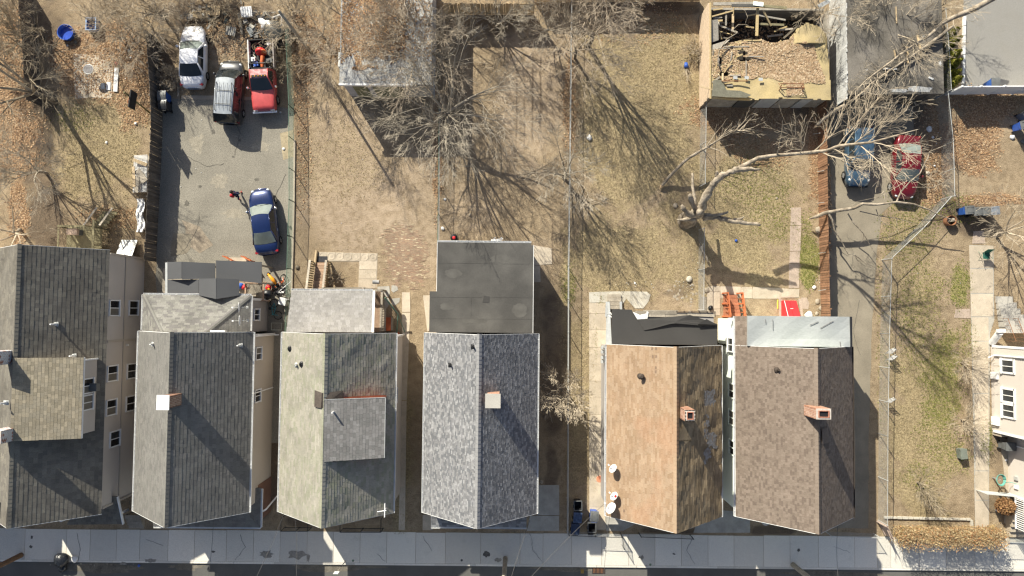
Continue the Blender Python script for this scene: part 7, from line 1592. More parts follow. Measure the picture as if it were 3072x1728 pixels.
    for xx in (a.x - .35, c.x + .15):
        for k in range(3): MB().beam((xx + .04 * k, c.y, 1.95 - .28 * k), (xx + .04 * k, a.y + .1, 1.35 - .28 * k), .08, .06).build('rail', M['wood_red'], r_)
        for t in (0, .55, 1): MB().box((xx, lerp(c.y, a.y + .1, t), .85 - .25 * t), (.12, .1, 1.95 - .5 * t)).build('post', M['wood_red'], r_)
        for k in range(5): t = k / 5; MB().box((xx + .03, lerp(c.y, a.y, t), 1.2 - .4 * t), (.05, .05, .9)).build('baluster', M['wood_red'], r_)
    q = thing('cellar_hatch', 'bright red cellar hatch with two doors behind the brown house', 'hatch', W(2375, 925)); a, c = W(2348, 902, .3), W(2402, 950, 1.0); xm = (a.x + c.x) / 2
    b = MB(); b.prism([(a.x, a.y), (c.x, a.y), (c.x, c.y), (a.x, c.y)], 0, [.25, .25, .95, .95]); b.build('side', M['red_paint'], q)
    for k in range(2): x0 = lerp(a.x, c.x, k / 2) + .015; b = MB(); b.slab((x0, c.y, 1.0), (x0 + (c.x - a.x) / 2 - .03, c.y, 1.0), (x0 + (c.x - a.x) / 2 - .03, a.y, .3), (x0, a.y, .3), .03); dd = b.build('door', M['red_paint'], q)
    MB().box((xm, (a.y + c.y) / 2, .69), (.2, .06, .05)).build('handle', M['galv'], q)
    MB().beam((a.x + .12, a.y, .32), (a.x + .12, c.y, 1.02), .025, .03).build('trim', M['white_trim'], q)
stairs_deck()

# ================================================================== BINS, DISHES AND SMALL THINGS
def make_bin(label, px, py, rz, body, lid, open_=False, h=1.02, w=.56, d=.66, tilt=0):
    p = W(px, py); th = thing('wheeled_bin', label, 'bin', p, rz, 'wheeled bins', local=True)
    b = MB(); lo, hi = .8, 1.0; pts0 = [(-d / 2 * lo, -w / 2 * lo), (d / 2 * lo, -w / 2 * lo), (d / 2 * lo, w / 2 * lo), (-d / 2 * lo, w / 2 * lo)]; pts1 = [(x / lo, y / lo) for x, y in pts0]; v = len(b.v)
    b.v += [(x, y, .06) for x, y in pts0] + [(x, y, h) for x, y in pts1] + [(x * .92, y * .92, h) for x, y in pts1] + [(x * .9, y * .9, .2) for x, y in pts0]
    b.f += [(0, 3, 2, 1)] + [(i, (i + 1) % 4, 4 + (i + 1) % 4, 4 + i) for i in range(4)] + [(4 + i, 4 + (i + 1) % 4, 8 + (i + 1) % 4, 8 + i) for i in range(4)] + [(8 + i, 8 + (i + 1) % 4, 12 + (i + 1) % 4, 12 + i) for i in range(4)] + [(12, 13, 14, 15)]; b.m += [0] * 14
    b.build('tub', body, th)
    b = MB(); b.bx(-d / 2 - .03, -d / 2 + .02, -w / 2 - .02, w / 2 + .02, h - .06, h + .01); b.bx(d / 2 - .02, d / 2 + .03, -w / 2 - .02, w / 2 + .02, h - .06, h + .01); b.bx(-d / 2, d / 2, -w / 2 - .03, -w / 2 + .02, h - .06, h + .01); b.bx(-d / 2, d / 2, w / 2 - .02, w / 2 + .03, h - .06, h + .01); b.build('rim', body if not open_ else M['grey_plastic'], th)
    b = MB(); b.tube([(-d / 2 - .1, -w / 2 * .8, h - .03), (-d / 2 - .1, w / 2 * .8, h - .03)], .018, 6); b.build('handle', body, th)
    if not open_:
        b = MB(); n = 6
        for i in range(n):
            z = lambda t: h + .03 + .07 * math.sin(math.pi * t); x = lambda t: lerp(-d / 2 - .04, d / 2 + .05, t)
            b.face([(x(i / n), -w / 2 - .03, z(i / n)), (x((i + 1) / n), -w / 2 - .03, z((i + 1) / n)), (x((i + 1) / n), w / 2 + .03, z((i + 1) / n)), (x(i / n), w / 2 + .03, z(i / n))])
            for sg in (-1, 1): q = [(x(i / n), sg * (w / 2 + .03), z(i / n)), (x((i + 1) / n), sg * (w / 2 + .03), z((i + 1) / n)), (x((i + 1) / n), sg * (w / 2 + .03), h), (x(i / n), sg * (w / 2 + .03), h)]; b.face(q if sg > 0 else q[::-1])
        b.build('lid', lid, th, False)
        b = MB(); b.bx(-d / 2 * .7, d / 2 * .75, -w / 2 * .72, -w / 2 * .66, h + .085, h + .11); b.bx(-d / 2 * .7, d / 2 * .75, w / 2 * .66, w / 2 * .72, h + .085, h + .11); b.build('lid_rib', lid, th)
    else:
        b = MB(); b.box((-d / 2 - .2, 0, h - .45), (.05, w, .85)); b.build('lid', lid, th)
    for sg in (-1, 1):
        b = MB(); b.lathe((-d / 2 * .85, sg * w / 2 * .9, .12), [(.05, -.03), (.12, -.025), (.12, .025), (.05, .03)], 12, R=Matrix.Rotation(math.pi / 2, 3, 'X')); b.build('wheel', M['rubber'], th)
    return th
blu, blk, gry = M['blue_plastic'], M['black_plastic'], M['grey_plastic']
for a in [('blue bin with a grey lid beside the dark lot fence', 506, 300, 1.6, blu, gry), ('black bin below the blue bin beside the dark lot fence', 508, 326, 1.6, blk, blk), ('empty open black bin by the wire fence, topmost of the walk bins', 1730, 1506, 1.6, blk, blk, True), ('navy bin with a spattered lid below the open bin by the wire fence', 1729, 1541, 1.5, mat('navy_plastic', (.03, .05, .11), .4, .4, 6, .2, 20), mat('navy_lid', (.05, .075, .14), .35, .5, 8, .2, 20)), ('dark blue bin nearest the walk by the wire fence', 1722, 1575, 1.5, mat('navy_plastic2', (.02, .035, .075), .5), mat('navy_lid2', (.025, .04, .08), .5)), ('bright blue bin with a grey lid at the corner of the tan house', 1778, 1537, 1.5, M['blue_bright'], gry), ('open bin with pale rim below the blue bin at the tan house', 1771, 1570, 1.6, blk, gry, True),
          ('blue bin with a dark lid at the head of the right yard', 2882, 636, 0.1, blu, gry), ('dark bin beside the blue bin at the head of the right yard', 2908, 640, 0.1, blk, gry), ('second dark bin in the row at the head of the right yard', 2932, 640, 0.1, blk, gry), ('bin with a faded lid at the end of the row in the right yard', 2955, 638, 0.1, blk, mat('lid_faded', (.2, .22, .25), .5)),
          ('blue bin by the white vinyl fence', 2958, 262, 1.6, blu, gry), ('blue bin lying near the right edge by the mulch bed', 3045, 385, 0.2, M['blue_bright'], gry), ('dark bin at the right edge above the blue bin', 3058, 350, 0.6, gry, blk), ('dark meter height bin under the beige house eave', 3003, 1332, 0, gry, gry)]:
    make_bin(*a)
def dish(label, px, py, z, az, el=.55, r=.28, tall=.25, group='satellite dishes', base=None):
    p = W(px, py, z); th = thing('satellite_dish', label, 'satellite dish', p - V((0, 0, tall)), group=group)
    n = V((math.cos(az) * math.cos(el), math.sin(az) * math.cos(el), math.sin(el))); R = n.to_track_quat('Z', 'Y').to_matrix(); b = MB()
    b.lathe(p, [(r * .02, .0), (r * .5, .02), (r * .85, .055), (r, .08), (r, .095), (r * .85, .07), (r * .5, .035), (r * .02, .015)], 22, R=R, cap=False); b.build('reflector', M['white_worn'], th, True)
    f = p + n * r * 1.5 - R @ V((0, r * .4, 0)); b = MB(); b.tube([p - R @ V((0, r * .9, -.06)), f], .014, 6); b.build('arm', M['galv'], th); b = MB(); b.box(f, (.1, .09, .09), az); b.build('receiver', M['white_plastic'], th)
    q = p - n * .06; b = MB(); b.tube([q, q - V((math.cos(az) * .1, math.sin(az) * .1, .05)), p - V((n.x * .25, n.y * .25, tall + .12))], .025, 7); b.box(p - V((n.x * .25, n.y * .25, tall + .08)), (.16, .16, .04)); b.build('mount', M['galv'], th)
az = math.radians(140)
dish('upper satellite dish of the three on the tan house roof edge', 1841, 1407, 5.35, az, .5, .3, .35); dish('satellite dish with a red mark, middle of the three on the tan house', 1844, 1490, 5.35, az, .5, .3, .35); dish('largest satellite dish at the front corner of the tan house roof', 1835, 1526, 5.35, az, .45, .4, .4)
p = W(1846, 1488, 5.5); b = MB(); b.lathe(p + V((0, 0, .06)), [(.09, 0), (.07, .03)], 10); o = b.build('dish_mark', M['red_paint']); tag(o, 'round red mark stuck on the middle dish of the tan house', 'mark')
dish('satellite dish at the front corner of the brown house roof', 2300, 1564, 5.2, az, .5, .33, .3)
dish('upper dish of the two on the grey house rear wing', 721, 922, 4.9, math.radians(182), .25, .34, .5); dish('rusty lower dish of the two on the grey house rear wing', 723, 962, 4.85, math.radians(182), .25, .36, .5)
th = thing('roof_antenna', 'white cross shaped antenna bracket at the front corner of the sage green roof', 'antenna', W(1155, 1530, 4.6)); p = W(1155, 1530, 5.2)
b = MB(); b.tube([p - V((0, 0, .6)), p + V((0, 0, .1))], .03, 6); b.build('mast', M['white_plastic'], th); b = MB(); b.tube([p + V((0, .45, .1)), p + V((0, -.45, .1))], .04, 6); b.build('bar', M['white_plastic'], th); b = MB(); b.tube([p + V((-.5, -.1, .1)), p + V((.1, 0, .1))], .03, 6); b.build('bar', M['white_plastic'], th)

# poles, wires and sign
def pole(label, px, py, h, r, m, lean=(0, 0)):
    p = W(px, py); th = thing('utility_pole', label, 'pole', p); b = MB(); b.tube([p - V((0, 0, .3)), p + V((0, 0, .3)), p + V((lean[0], lean[1], h))], [r * 1.15, r * 1.1, r * .75], 12); b.build('shaft', m, th, True)
    b = MB(); b.beam(p + V((lean[0] - 1.1, lean[1], h - .6)), p + V((lean[0] + 1.1, lean[1], h - .6)), .1, .12); b.build('crossarm', m, th); return th, p + V((lean[0], lean[1], h - .4))
u1, t1 = pole('brown utility pole on the walk at the lower left corner', 64, 1665, 9, .17, M['pole_wood'])
u2, t2 = pole('pale utility pole at the kerb below the blue grey house', 1516, 1675, 9, .16, M['pole_grey'], (-.15, -.1))
u3, t3 = pole('pale utility pole at the kerb below the brown house', 2379, 1694, 9, .17, M['pole_grey'], (.2, .15))
for (p, px, py, z, s) in ((W(64, 1665), 40, 1684, 1.7, .2), (W(1516, 1675), 1513, 1697, 2.2, .22)):
    b = MB(); b.box((p.x - .02, p.y - .16, z), (s, .02, .3)); tag(b.build('pole_tag', M['galv']), 'pale tag plate nailed to the ' + ('brown pole at the lower left' if px == 40 else 'pale pole below the blue grey house'), 'tag')
_, _ = 0, 0
p = W(936, 162); th = thing('utility_pole', 'bare wooden pole behind the garage casting a long thin shadow', 'pole', p); b = MB(); b.tube([p - V((0, 0, .2)), p + V((0, 0, 7.4))], [.12, .085], 10); b.build('shaft', M['pole_grey'], th, True)
def wirel(label, a, c, sag=.5, r=.012):
    a, c = V(a), V(c); pts = [lerp(a, c, k / 14) - V((0, 0, sag * 4 * (k / 14) * (1 - k / 14))) for k in range(15)]; b = MB(); b.tube(pts, r, 5); tag(b.build('service_wire', mat('wire_black', (.10, .095, .09), .7) if not bpy.data.materials.get('wire_black') else bpy.data.materials['wire_black']), label, 'wire', 'service wires')
wirel('service wire from the pale middle pole to the tan house corner', t2, W(1812, 1512, 5.0)); wirel('service wire from the grey house gable to the street', W(640, 1545, 5.5), W(600, 1850, 6.5)); wirel('service wire from the sage green house corner to the street', W(852, 1540, 5.2), W(740, 1790, 6.5))
wirel('thin wire from the sage green gable down to the street', W(886, 1560, 5.5), W(880, 1850, 6.5)); wirel('service wire from the tan house corner straight to the street', W(1830, 1540, 5.2), W(1805, 1850, 6.5)); wirel('service wire from the brown house gable to the street', W(2515, 1560, 5.0), W(2530, 1850, 6.5)); wirel('street wire joining the middle and right poles', t2, t3, .8); wirel('street wire joining the left and middle poles', t1, t2, 1.2)
wirel('wire from the middle pole to the blue grey porch', t2, W(1590, 1560, 4.3), .4)
th = thing('street_sign', 'small pale street sign on a thin post at the kerb', 'sign', W(1037, 1682)); p = W(1037, 1682); b = MB(); b.tube([p, p + V((-.1, -.05, 2.5))], .03, 7); b.build('post', M['pole_grey'], th); b = MB(); b.box(p + V((-.1, -.02, 2.3)), (.34, .03, .45)); b.build('plate', M['white_worn'], th)
# basketball hoop in the left yard
p = W(451, 340); th = thing('basketball_hoop', 'basketball hoop with a black backboard on an olive pole by the dark fence', 'basketball hoop', p); top = W(372, 276, 3.7); b = MB(); b.tube([p, top], .06, 8); b.build('pole', mat('pole_olive', (.19, .17, .075), .7), th)
bb = W(398, 298, 2.9); b = MB(); b.box((bb.x, bb.y - .05, 2.9), (.07, 1.25, .8), -.12); b.build('backboard', M['black_metal'], th); b = MB(); b.beam(lerp(p, top, .75), (bb.x, bb.y, 2.9), .06, .06); b.build('bracket', M['black_metal'], th)
b = MB(); cc = V((bb.x - .3, bb.y - .05, 2.65)); b.tube([cc + V((math.cos(k * .449) * .22, math.sin(k * .449) * .22, 0)) for k in range(15)], .012, 5); b.build('rim', M['orange_paint'], th)

def simple(name, label, cat, mb, m, smooth=False, group=None): return tag(mb.build(name, m, None, smooth), label, cat, group)
# left yard
p = W(206, 103); th = thing('paddling_pool', 'round bright blue plastic pool in the left yard', 'pool', p); b = MB(); b.lathe(p, [(.5, .02), (.56, .1), (.58, .38), (.62, .42), (.6, .44), (.55, .38), (.53, .14)], 28); b.build('rim', M['blue_bright'], th, True); b = MB(); b.lathe(p, [(.53, .1), (.5, .15)], 28); b.build('water', mat('pool_floor', (.05, .11, .5), .2), th)
p = W(285, 80); th = thing('storage_tote', 'open blue storage tote under the pale brush in the left yard', 'tote', p); b = MB()
for (x0, x1, y0, y1) in ((-.36, -.33, -.45, .45), (.33, .36, -.45, .45), (-.33, .33, -.45, -.42), (-.33, .33, .42, .45)): b.bx(p.x + x0, p.x + x1, p.y + y0, p.y + y1, 0, .5)
b.bx(p.x - .33, p.x + .33, p.y - .42, p.y + .42, .02, .06); b.build('box', M['blue_plastic'], th); b = MB(); [b.bx(p.x + x0, p.x + x1, p.y + y0, p.y + y1, .5, .53) for (x0, x1, y0, y1) in ((-.4, -.32, -.49, .49), (.32, .4, -.49, .49), (-.32, .32, -.49, -.41), (-.32, .32, .41, .49))]; b.build('rim', mat('tote_rim', (.25, .38, .6), .4), th)
p = W(286, 220); th = thing('round_table', 'round metal table on the concrete pad in the left yard', 'table', p); b = MB(); b.lathe(p + V((0, 0, .82)), [(.34, 0), (.36, .03), (.34, .05)], 26); b.build('top', mat('table_top', (.2, .19, .19), .5, .5, 3, .3, 10), th); b = MB(); b.tube([p + V((.36 * math.cos(k * .2513), .36 * math.sin(k * .2513), .86)) for k in range(26)], .022, 6); b.build('rim', M['galv'], th)
for k in range(3): a = k * 2.1; MB().tube([p + V((math.cos(a) * .42, math.sin(a) * .42, 0)), p + V((math.cos(a) * .25, math.sin(a) * .25, .82))], .015, 6).build('leg', M['steel'], th)
simple('plank', 'long white plank lying beside the concrete pad', 'plank', MB().beam(W(350, 203, .06), W(346, 275, .06), .32, .05), M['white_worn']); simple('tile', 'white board lying on the lower edge of the concrete pad', 'board', MB().beam(W(326, 246, .05), W(325, 270, .05), .3, .04), M['white_trim']); simple('tile', 'small blue grey tile lying left of the white board on the pad', 'tile', MB().beam(W(308, 250, .05), W(309, 266, .05), .28, .03), M['galv'])
b = MB(); p = W(352, 193); b.lathe(p, [(.09, 0), (.1, .2), (.06, .28)], 12); simple('can', 'small red can beside the white plank in the left yard', 'can', b, M['red_paint'])
def blob(mb, p, r, seed, sq=.7, n=8):
    rr = random.Random(seed); c = V(p); ring = []
    prof = [(.3, 0), (.95, .15), (1.05, .45), (.8, .8), (.3, 1.)]
    v0 = len(mb.v)
    for q, z in prof:
        for k in range(n):
            a = 2 * math.pi * k / n; f = q * r * rr.uniform(.75, 1.2); mb.v.append((c.x + math.cos(a) * f, c.y + math.sin(a) * f, c.z + z * r * 1.5 * sq * rr.uniform(.9, 1.1)))
    for i in range(len(prof) - 1):
        for k in range(n): k2 = (k + 1) % n; mb.f.append((v0 + i * n + k, v0 + i * n + k2, v0 + (i + 1) * n + k2, v0 + (i + 1) * n + k)); mb.m.append(0)
    mb.f.append(tuple(v0 + (len(prof) - 1) * n + k for k in range(n))); mb.m.append(0)
    return mb
for i, (px, py, r_, m_, lab, cat) in enumerate([(393, 173, .09, 'white_plastic', 'small white ball by the dark fence in the left yard', 'ball'), (408, 371, .13, 'white_plastic', 'white ball on the dry grass near the dark fence', 'ball'), (320, 428, .13, 'white_worn', 'crumpled white paper in the middle of the left yard', 'paper'), (2208, 722, .13, 'blue_bright', 'blue ball on the lawn beside the dead tree shadow', 'ball'), (1195, 1000, .13, 'orange_paint', 'orange ball at the rear corner of the sage green house', 'ball'), (852, 447, .15, 'white_worn', 'white litter bag near the green fence in the lot', 'bag'), (841, 337, .12, 'galv', 'silver hubcap leaning by the pickup', 'hubcap'), (390, 153, .22, 'grey_plastic', 'dark grey heap of rags by the dark fence', 'rags'), (228, 128, .22, 'bark_dark', 'dark pot below the blue pool', 'pot'), (203, 137, .12, 'white_worn', 'pale lavender scrap below the blue pool', 'scrap'), (1335, 598, .14, 'white_worn', 'white scrap by the fence in the yard behind the flat roof', 'scrap'), (1328, 686, .18, 'white_worn', 'white and red bundle by the fence behind the flat roof', 'bundle'), (1410, 645, .16, 'stone', 'flat pale scrap on the dirt behind the flat roof', 'scrap'), (1625, 1445, .2, 'stone', 'pale rock beside the blue grey house', 'rock'), (2425, 945, .4, 'white_worn', 'white plastic heap beside the red cellar hatch', 'heap'), (2442, 862, .2, 'white_worn', 'white rag caught on the picket fence foot', 'rag'), (2785, 388, .3, 'white_worn', 'crumpled white sheet beside the red car', 'sheet'), (2798, 412, .14, 'white_worn', 'white scrap below the crumpled sheet', 'scrap'), (2783, 520, .2, 'slab_pale', 'pale broken tile on the leaves right of the red car', 'tile'), (2803, 498, .1, 'white_worn', 'small white ball right of the red car', 'ball'), (1768, 414, .3, 'white_worn', 'crumpled white tarp at the foot of the long chain link fence', 'tarp'), (893, 802, .2, 'bark_dark', 'dark clod beside the green fence below the lot', 'clod'), (3036, 412, .25, 'white_worn', 'pale rubbish beside the blue bin at the right edge', 'rubbish'), (3068, 425, .25, 'grey_plastic', 'grey rubbish at the right edge below the blue bin', 'rubbish'), (2990, 1530, .14, 'white_worn', 'pale bundle under the round brown shrub', 'bundle'), (3018, 1380, .14, 'white_plastic', 'white scrap at the beige house wall foot', 'scrap'), (2068, 838, .3, 'slab_pale', 'pale jug lying on the rubble by the chain link fence', 'jug'), (1905, 850, .1, 'white_worn', 'white crumbs of paper on the lawn behind the tan house', 'paper')]):
    simple(lab.split()[-1] if False else cat.replace(' ', '_'), lab, cat, blob(MB(), W(px, py, .01), r_ * .75, i, .75 if 'ball' in cat else .45, 12 if 'ball' in cat else 8), M[m_], True)
# stack of lattice and boards, tarp by the fence
th = thing('lattice_stack', 'white lattice panel leaning on the dark fence in the left yard', 'lattice', W(425, 520)); b = MB(); a0, c0 = W(404, 468, .3), W(440, 575, .6)
for k in range(11): x = lerp(a0.x, c0.x, k / 10); b.beam((x, a0.y, .35 + .03 * k), (x, c0.y, .35 + .03 * k), .035, .02)
b.build('slat_layer', M['white_worn'], th, kind='stuff'); b = MB()
for k in range(30): y = lerp(a0.y, c0.y, k / 29); b.beam((a0.x, y, .375), (c0.x, y, .675), .035, .02)
b.build('cross_layer', M['white_worn'], th, kind='stuff')
MB().bx(a0.x + .0, c0.x + .05, c0.y, a0.y, 0, .3).build('base_stack', M['wood_grey'], th)
for i, (x0, y0, x1, y1, w_, m_) in enumerate([(398, 478, 440, 495, .25, 'wood_new'), (410, 510, 435, 545, .5, 'wood_grey'), (412, 530, 408, 578, .3, 'wood_grey'), (400, 500, 403, 560, .2, 'wood_new')]): simple('board', ['tan board lying across the top of the lattice stack', 'wide grey board lying on the lattice stack', 'grey plank at the lower end of the lattice stack', 'narrow tan board along the left of the lattice stack'][i], 'board', MB().beam(W(x0, y0, .72 + .03 * i), W(x1, y1, .72 + .03 * i), w_, .04), M[m_])
b = MB(); G = [[W(410 + 22 * i / 5 + 3 * math.sin(j), 596 + j * 10, .5 + .12 * math.sin(i * 2.1 + j * 1.3)) for i in range(6)] for j in range(11)]
for j in range(10):
    for i in range(5): b.face([G[j + 1][i], G[j + 1][i + 1], G[j][i + 1], G[j][i]])
simple('tarp', 'crumpled white tarp over boards along the dark fence', 'tarp', b, M['white_plastic'], True); simple('crate', 'low timber crate under the white tarp along the dark fence', 'crate', MB().bx(G[0][0].x, G[0][5].x, G[10][0].y, G[0][0].y, 0, .36), M['wood_grey'])
# junk at the head of the lot
for i, (px, py, sx, sy, rz, z, m_, lab) in enumerate([(737, 33, .85, .75, .1, .5, 'white_plastic', 'white appliance panel at the top edge above the pickup'), (691, 92, .75, .65, -.2, .3, 'concrete_grey', 'frosted grey panel behind the minivan'), (755, 92, .6, .7, .5, .25, 'membrane_white', 'blue grey broken plastic shell behind the pickup'), (597, 42, 1.2, .5, .2, .35, 'wood_new', 'broken pallet in the brush at the top edge'), (640, 30, .9, .7, 0, .35, 'wood_new', 'square pallet frame in the brush at the top edge'), (568, 48, .6, .3, .4, .3, 'white_worn', 'white metal lid in the brush above the sedan'), (720, 70, .16, 1.6, .15, .3, 'wood_grey', 'grey post lying behind the minivan'), (533, 250, .16, 2.4, .02, .25, 'wood_grey', 'grey timber edging left of the white sedan'), (840, 130, .5, .5, .5, .35, 'black_plastic', 'black crate beside the pickup bed'), (828, 150, .2, 1.2, .7, .25, 'wood_new', 'tan board leaning beside the pickup bed')]):
    p = W(px, py, z); b = MB(); b.box((p.x, p.y, z * .75), (sx, sy, .06), rz, 0, Matrix.Rotation(rz, 3, 'Z') @ Matrix.Rotation(.12, 3, 'X')); b.box((p.x, p.y, z * .35), (sx * .8, sy * .8, z * .7), rz)
    for k in range(4): b.box((p.x + (k - 1.5) * sx * .22, p.y, z * .75 + .05), (sx * .08, sy * .96, .03), rz, 0, Matrix.Rotation(rz, 3, 'Z') @ Matrix.Rotation(.12, 3, 'X'))
    simple(lab.split(' ')[1] if False else ('pallet' if 'pallet' in lab else 'salvage_sheet'), lab, 'pallet' if 'pallet' in lab else 'scrap', b, M[m_])
def shell(px, py, z, sx, sy, rz, curv, m, label, name, cat):
    c = W(px, py, z); b = MB(); n = 8; R = Matrix.Rotation(rz, 3, 'Z'); G = []
    for i in range(n + 1):
        row = []
        for j in range(n + 1): u, v = i / n * 2 - 1, j / n * 2 - 1; k = 1 - .25 * v * v; row.append(c + R @ V((u * sx / 2 * k, v * sy / 2 * (1 - .15 * u * u), curv * (1 - u * u) * (1 - .5 * v * v))))
        G.append(row)
    for i in range(n):
        for j in range(n): b.face([G[i][j], G[i + 1][j], G[i + 1][j + 1], G[i][j + 1]])
    for i in range(n): b.face([G[i][0], G[i + 1][0], G[i + 1][0] - V((0, 0, .08)), G[i][0] - V((0, 0, .08))]); b.face([G[i + 1][n], G[i][n], G[i][n] - V((0, 0, .08)), G[i + 1][n] - V((0, 0, .08))]); b.face([G[n][i], G[n][i + 1], G[n][i + 1] - V((0, 0, .08)), G[n][i] - V((0, 0, .08))]); b.face([G[0][i + 1], G[0][i], G[0][i] - V((0, 0, .08)), G[0][i + 1] - V((0, 0, .08))])
    b.bx(c.x - .3, c.x + .3, c.y - .3, c.y + .3, 0, z); return simple(name, label, cat, b, m, True)
shell(820, 92, .7, 1.3, 1.5, .7, .22, mat('hood_black', (.03, .035, .035), .35, .2, 3, .2, 12, spec=.5), 'black car bonnet lying on the junk heap behind the pickup', 'car_bonnet', 'car part'); shell(795, 72, .5, .5, 1.2, .9, .15, M['white_plastic'], 'white bumper shell half under the black bonnet', 'bumper_shell', 'car part'); shell(862, 95, .5, .5, 1.8, .15, .12, M['black_plastic'], 'dark bumper standing by the green fence', 'bumper_shell', 'car part')
b = MB(); c = W(832, 58, .6); b.tube([c + V((-.4, .1, 0)), c + V((.25, .3, .1)), c + V((.4, .05, .1)), c + V((.3, -.5, 0))], .07, 8); simple('salvaged_bumper', 'grey curved bumper frame behind the black bonnet', 'car part', b, M['white_worn'], True)
r = random.Random(12); jb = MB()
for k in range(90):
    c = W(r.gauss(800, 40), r.gauss(80, 35), r.uniform(.05, .35)) if k < 60 else W(r.gauss(600, 40), r.gauss(38, 14), r.uniform(.1, .35)); a = r.uniform(0, 6.3); l = r.uniform(.15, .6); jb.beam(c, c + V((math.cos(a) * l, math.sin(a) * l, r.uniform(-.05, .1))), r.uniform(.03, .25), r.uniform(.02, .05))
o = jb.build('scrap_heap', bpy.data.materials['scrap'], None, kind='stuff'); o['label'] = 'loose scrap strewn behind the parked cars'; o['category'] = 'scrap'
# bikes and toys beside the grey house
def bike(label, px, py, rz, m, r_=.3, lie=.25, cat='bicycle', L=.95):
    p = W(px, py); th = thing('bicycle', label, cat, p, 0); R = Matrix.Rotation(rz, 3, 'Z') @ Matrix.Rotation(lie, 3, 'X'); T = lambda x, y, z: p + R @ V((x, y, z))
    for nm, x in (('wheel', -L / 2), ('wheel', L / 2)):
        b = MB(); b.tube([T(x + math.cos(k * .3927) * r_, 0, r_ + math.sin(k * .3927) * r_) for k in range(17)], .028, 6); w_ = b.build(nm, M['rubber'], th)
        b = MB(); [b.tube([T(x, 0, r_), T(x + math.cos(k * .785) * r_, 0, r_ + math.sin(k * .785) * r_)], .005, 3) for k in range(8)]; b.build('spokes', M['steel'], w_)
    b = MB(); [b.tube([T(*a), T(*c)], .028, 6) for a, c in (((-L / 2, 0, r_), (-.1, 0, r_ * 1.0)), ((-L / 2, 0, r_), (-.15, 0, r_ * 2.1)), ((-.1, 0, r_), (-.15, 0, r_ * 2.3)), ((-.1, 0, r_), (L / 2 - .15, 0, r_ * 2.0)), ((-.15, 0, r_ * 2.0), (L / 2 - .15, 0, r_ * 2.2)), ((L / 2 - .18, 0, r_ * 2.5), (L / 2, 0, r_)))]; b.build('frame', m, th)
    b = MB(); b.tube([T(L / 2 - .2, -.28, r_ * 2.75), T(L / 2 - .18, 0, r_ * 2.55), T(L / 2 - .2, .28, r_ * 2.75)], .018, 6); b.build('handlebar', M['black_metal'], th); b = MB(); b.lathe(T(-.16, 0, r_ * 2.35), [(.1, 0), (.12, .04), (.05, .07)], 10); b.build('saddle', M['black_plastic'], th)
    return th
bike('teal bicycle against the grey house wall', 840, 925, -1.25, mat('teal_paint', (.06, .25, .27), .5), .3, .9); bike('orange bicycle lying in the toy heap by the grey house', 832, 842, .9, M['orange_paint'], .25, 1.0); bike('white and red toy bicycle at the middle of the toy heap', 843, 866, .2, M['white_plastic'], .2, .9, L=.7)
th = thing('toy_motorbike', 'yellow and orange toy motorbike on top of the toy heap', 'toy', W(818, 836)); c = W(818, 838, .5); b = MB(); b.tube([c + V((-.35, .4, .05)), c, c + V((.25, -.35, .0))], [.06, .14, .08], 8); b.build('body', mat('toy_orange', (.8, .30, .02), .4), th, True); b = MB(); b.tube([c + V((-.4, .25, -.1)), c + V((-.3, .5, -.1))], .12, 10); b.build('wheel', M['rubber'], th); b = MB(); b.tube([c + V((.2, -.5, -.1)), c + V((.35, -.3, -.1))], .12, 10); b.build('wheel', M['rubber'], th)
simple('toy', 'red plastic toy car in the toy heap by the grey house', 'toy', blob(MB(), W(806, 862, .2), .22, 5, .8, 10), M['red_paint'], True); simple('grill', 'black round grill below the toy heap', 'grill', MB().lathe(W(812, 885, 0), [(.18, .0), (.2, .5), (.36, .62), (.38, .78), (.28, .92), (.08, .98)], 18), M['black_plastic'], True); simple('toy', 'yellow plastic toy leaning left of the black grill', 'toy', MB().beam(W(800, 880, .1), W(806, 866, .7), .14, .1), mat('toy_yellow', (.75, .42, .03), .4)); simple('rod', 'long striped pole sticking out of the toy heap', 'pole', MB().tube([W(840, 872, .5), W(872, 845, .7)], .025, 6), M['white_plastic']); simple('cabinet', 'tilted white cabinet between the toy heap and the teal bicycle', 'cabinet', MB().box(W(852, 905, .4), (.55, .5, .75), -.3), M['white_worn']); simple('toy', 'blue toy tub on the grey house porch', 'toy', blob(MB(), W(722, 858, .45), .25, 8, .8, 10), M['blue_bright'], True); simple('toy', 'red toy tub on the grey house porch', 'toy', blob(MB(), W(734, 862, .45), .2, 9, .8, 10), M['red_paint'], True)
th = thing('tube_stand', 'pale rectangular frame on the ground under the grey house window', 'frame', W(830, 980)); a = W(815, 969, .4); c = W(845, 990, .4)
for (p0, p1) in (((a.x, a.y), (c.x, a.y)), ((c.x, a.y), (c.x, c.y)), ((c.x, c.y), (a.x, c.y)), ((a.x, c.y), (a.x, a.y))): MB().tube([(*p0, .45), (*p1, .45)], .02, 6).build('bar', mat('frame_pale', (.5, .5, .4), .6) if not bpy.data.materials.get('frame_pale') else bpy.data.materials['frame_pale'], th); MB().tube([(*p0, 0), (*p0, .45)], .02, 6).build('leg', bpy.data.materials['frame_pale'], th)
